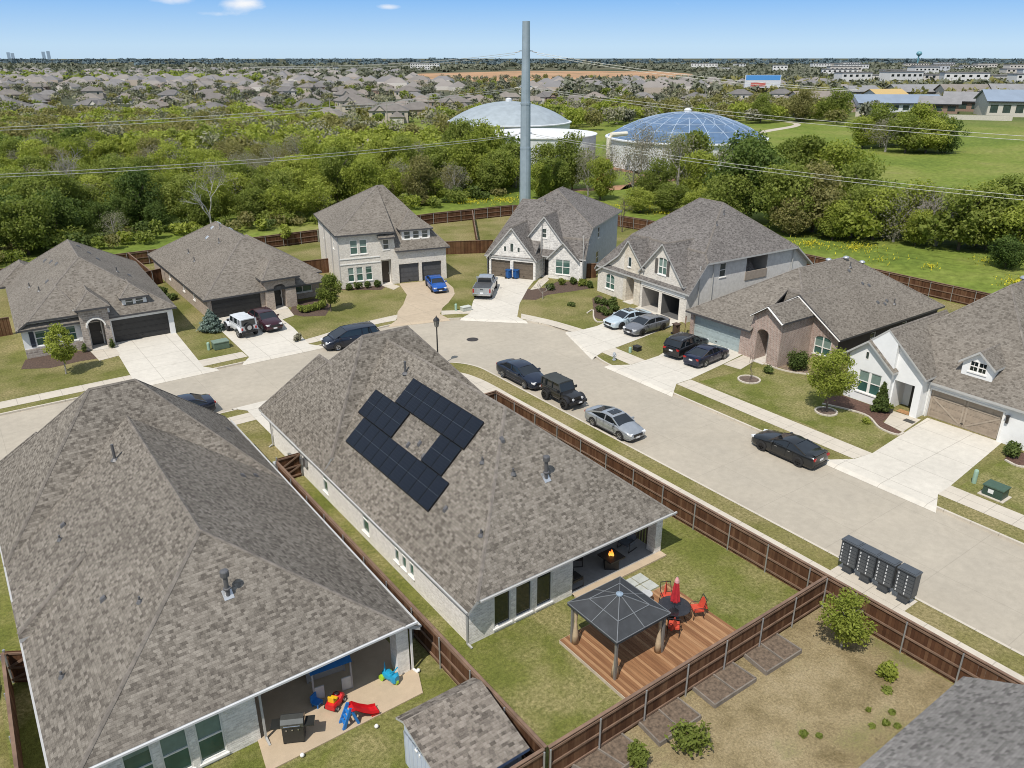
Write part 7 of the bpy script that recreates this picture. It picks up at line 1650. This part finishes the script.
# hydrant, utility boxes
t=thing('fire_hydrant','small grey fire hydrant on the grass wedge between two drives','hydrant',(43.9,45.35,.02)); mb=MB(); mb.lathe((0,0,0),[(.16,0),(.16,.06),(.11,.08),(.11,.5),(.15,.52),(.15,.56),(.11,.62),(.05,.74),(0,.76)],12); mb.build('barrel',plain((.32,.35,.38),.5),t)
for dx,dy in ((.2,0),(-.2,0),(0,-.22)): mb=MB(); mb.tube([(0,0,.42),(dx,dy,.42)],.06,8); mb.build('nozzle',plain((.55,.56,.58),.5),t)
UGR=plain((.03,.062,.045),.5,0,.15,2); ULG=plain((.28,.42,.33),.6)
t=thing('transformer_box','green utility box with a white sticker on the lawn at the right edge','utility box',(46.75,15.55,.01)); mb=MB(); mb.box((0,0,.33),(.85,1.1,.6)); mb.build('cabinet',UGR,t); mb=MB(); mb.box((.0,0,.66),(.95,1.2,.07)); mb.build('lid',plain((.05,.095,.065),.5),t); mb=MB(); mb.box((-.43,.1,.38),(.015,.3,.25)); mb.build('sticker',plain((.66,.68,.67)),t); mb=MB(); mb.box((0,0,.02),(1.15,1.45,.05)); mb.build('pad',WALKM,t)
def pedestal(lab,x,y,h=.75): 
    o=MB().lathe((0,0,0),[(.13,0),(.13,h*.9),(.10,h),(0,h+.01)],10).build('utility_pedestal',ULG); o.location=(x,y,.01); tag(o,lab,'utility pedestal')
pedestal('pale green utility pedestal left of the green utility box',47.3,17.0,.9)
c=g_(209,350); pedestal('pale green utility pedestal on the lawn between the two left drives',*c,.7); c=g_(221,348)
t=thing('transformer_box','grey-green utility box on the lawn between the two left drives','utility box',(*c,.01)); mb=MB(); mb.box((0,0,.33),(1.3,.9,.6)); mb.build('cabinet',plain((.10,.15,.11),.5),t); mb=MB(); mb.box((0,0,.66),(1.38,.98,.07)); mb.build('lid',plain((.16,.22,.17),.5),t)
c=g_(456,310.5); pedestal('pale utility pedestal beside the tan drive',*c,.7); c=g_(630,352.5); pedestal('pale utility pedestal on the grass before the black vehicle',*c,.5); c=g_(466,310.5); t=thing('transformer_box','low pale utility box beside the silver pickup','utility box',(*c,.01)); mb=MB(); mb.box((0,0,.2),(1.0,.6,.4)); mb.build('cabinet',plain((.40,.43,.38),.6),t); mb=MB(); mb.box((0,0,.42),(1.06,.66,.05)); mb.build('lid',plain((.5,.52,.47),.6),t)
c=g_(637,350.5); t=thing('meter_box','small black utility box on the grass before the black vehicle','utility box',(*c,.01)); mb=MB(); mb.box((0,0,.2),(.5,.6,.38)); mb.build('cabinet',BLK,t); mb=MB(); mb.box((0,0,.4),(.56,.66,.05)); mb.build('lid',DKW,t)
# wheelie bins
def bin_(lab,x,y,rz,m): 
    t=thing('wheelie_bin',lab,'bin',(x,y,.02),rz); mb=MB(); mb.box((0,0,.55),(.48,.52,.9),0,1.15); mb.build('tub',m,t); mb=MB(); mb.box((0,0,1.03),(.62,.66,.06)); mb.build('lid',m,t)
    for s in (-1,1): mb=MB(); mb.tube([(s*.25,.26,.12),(s*.31,.26,.12)],.12,10); mb.build('wheel',RUB,t)
bin_('blue wheelie bin, left one, before the brown garage doors',52.3,72.4,R(30),plain((.01,.08,.26),.5)); bin_('blue wheelie bin, right one, before the brown garage doors',52.95,71.8,R(30),plain((.01,.075,.24),.5))
bin_('brown wheelie bin at the corner of the rose brick house',53.2,46.9,0,plain((.09,.06,.045),.6))
# pots and doormat of the twin-gabled house
for i,(x,y) in enumerate(((52.95,25.95),(52.8,25.55))):
    t=thing('plant_pot',('dark plant pot with a pale plant, left of the porch step','dark plant pot with a leafy plant, right one on the porch')[i],'plant pot',(x,y,.03)); mb=MB(); mb.lathe((0,0,0),[(.14,0),(.22,.4),(.20,.4),(.17,.34),(0,.33)],12); mb.build('pot',DKW,t)
    rng=np.random.default_rng(300+i); V,UV=leaves(rng,[(0,0,.5,.2,.2,.2)],160,.08,shell=.2); o=bpy.data.objects.new('foliage',quadmesh('foliage',V,UV,LEAF['olive' if i==0 else 'mid'])); C.objects.link(o); o.parent=t
o=MB().box((0,0,.01),(.6,.9,.02)).build('doormat',plain((.36,.20,.09),.95,0,.3,8)); o.location=(53.75,25.0,.03); tag(o,'tan doormat in the recessed porch of the twin-gabled house','doormat')
o=MB().box((0,0,.01),(.5,.7,.02)).build('doormat',plain((.06,.06,.055),.95)); o.location=(52.55,23.95,.03); tag(o,'dark doormat where the walk meets the wide drive','doormat')
# planters by the arch of the far left house
for i,(x,y) in enumerate(((7.6,74.2),(9.75,74.0))): shrub('dark potted plant %s of the stone arch entry'%('left' if i==0 else 'right'),(x,y),'shrub',.5,1.0,350,.1,310+i,name='potted_plant')
# condenser / bag by the gate of the centre house
c=(13.55,43.0); t=thing('air_conditioner','pale air conditioning unit beside the braced gate of the centre house','air conditioner',(*c,.02)); mb=MB(); mb.box((0,0,.4),(.7,.7,.8)); mb.build('casing',plain((.5,.52,.52),.5,.2),t); mb=MB(); mb.lathe((0,0,.81),[(.3,0),(.3,.02),(.1,.05),(0,.05)],14); mb.build('fan_grille',METAL,t)
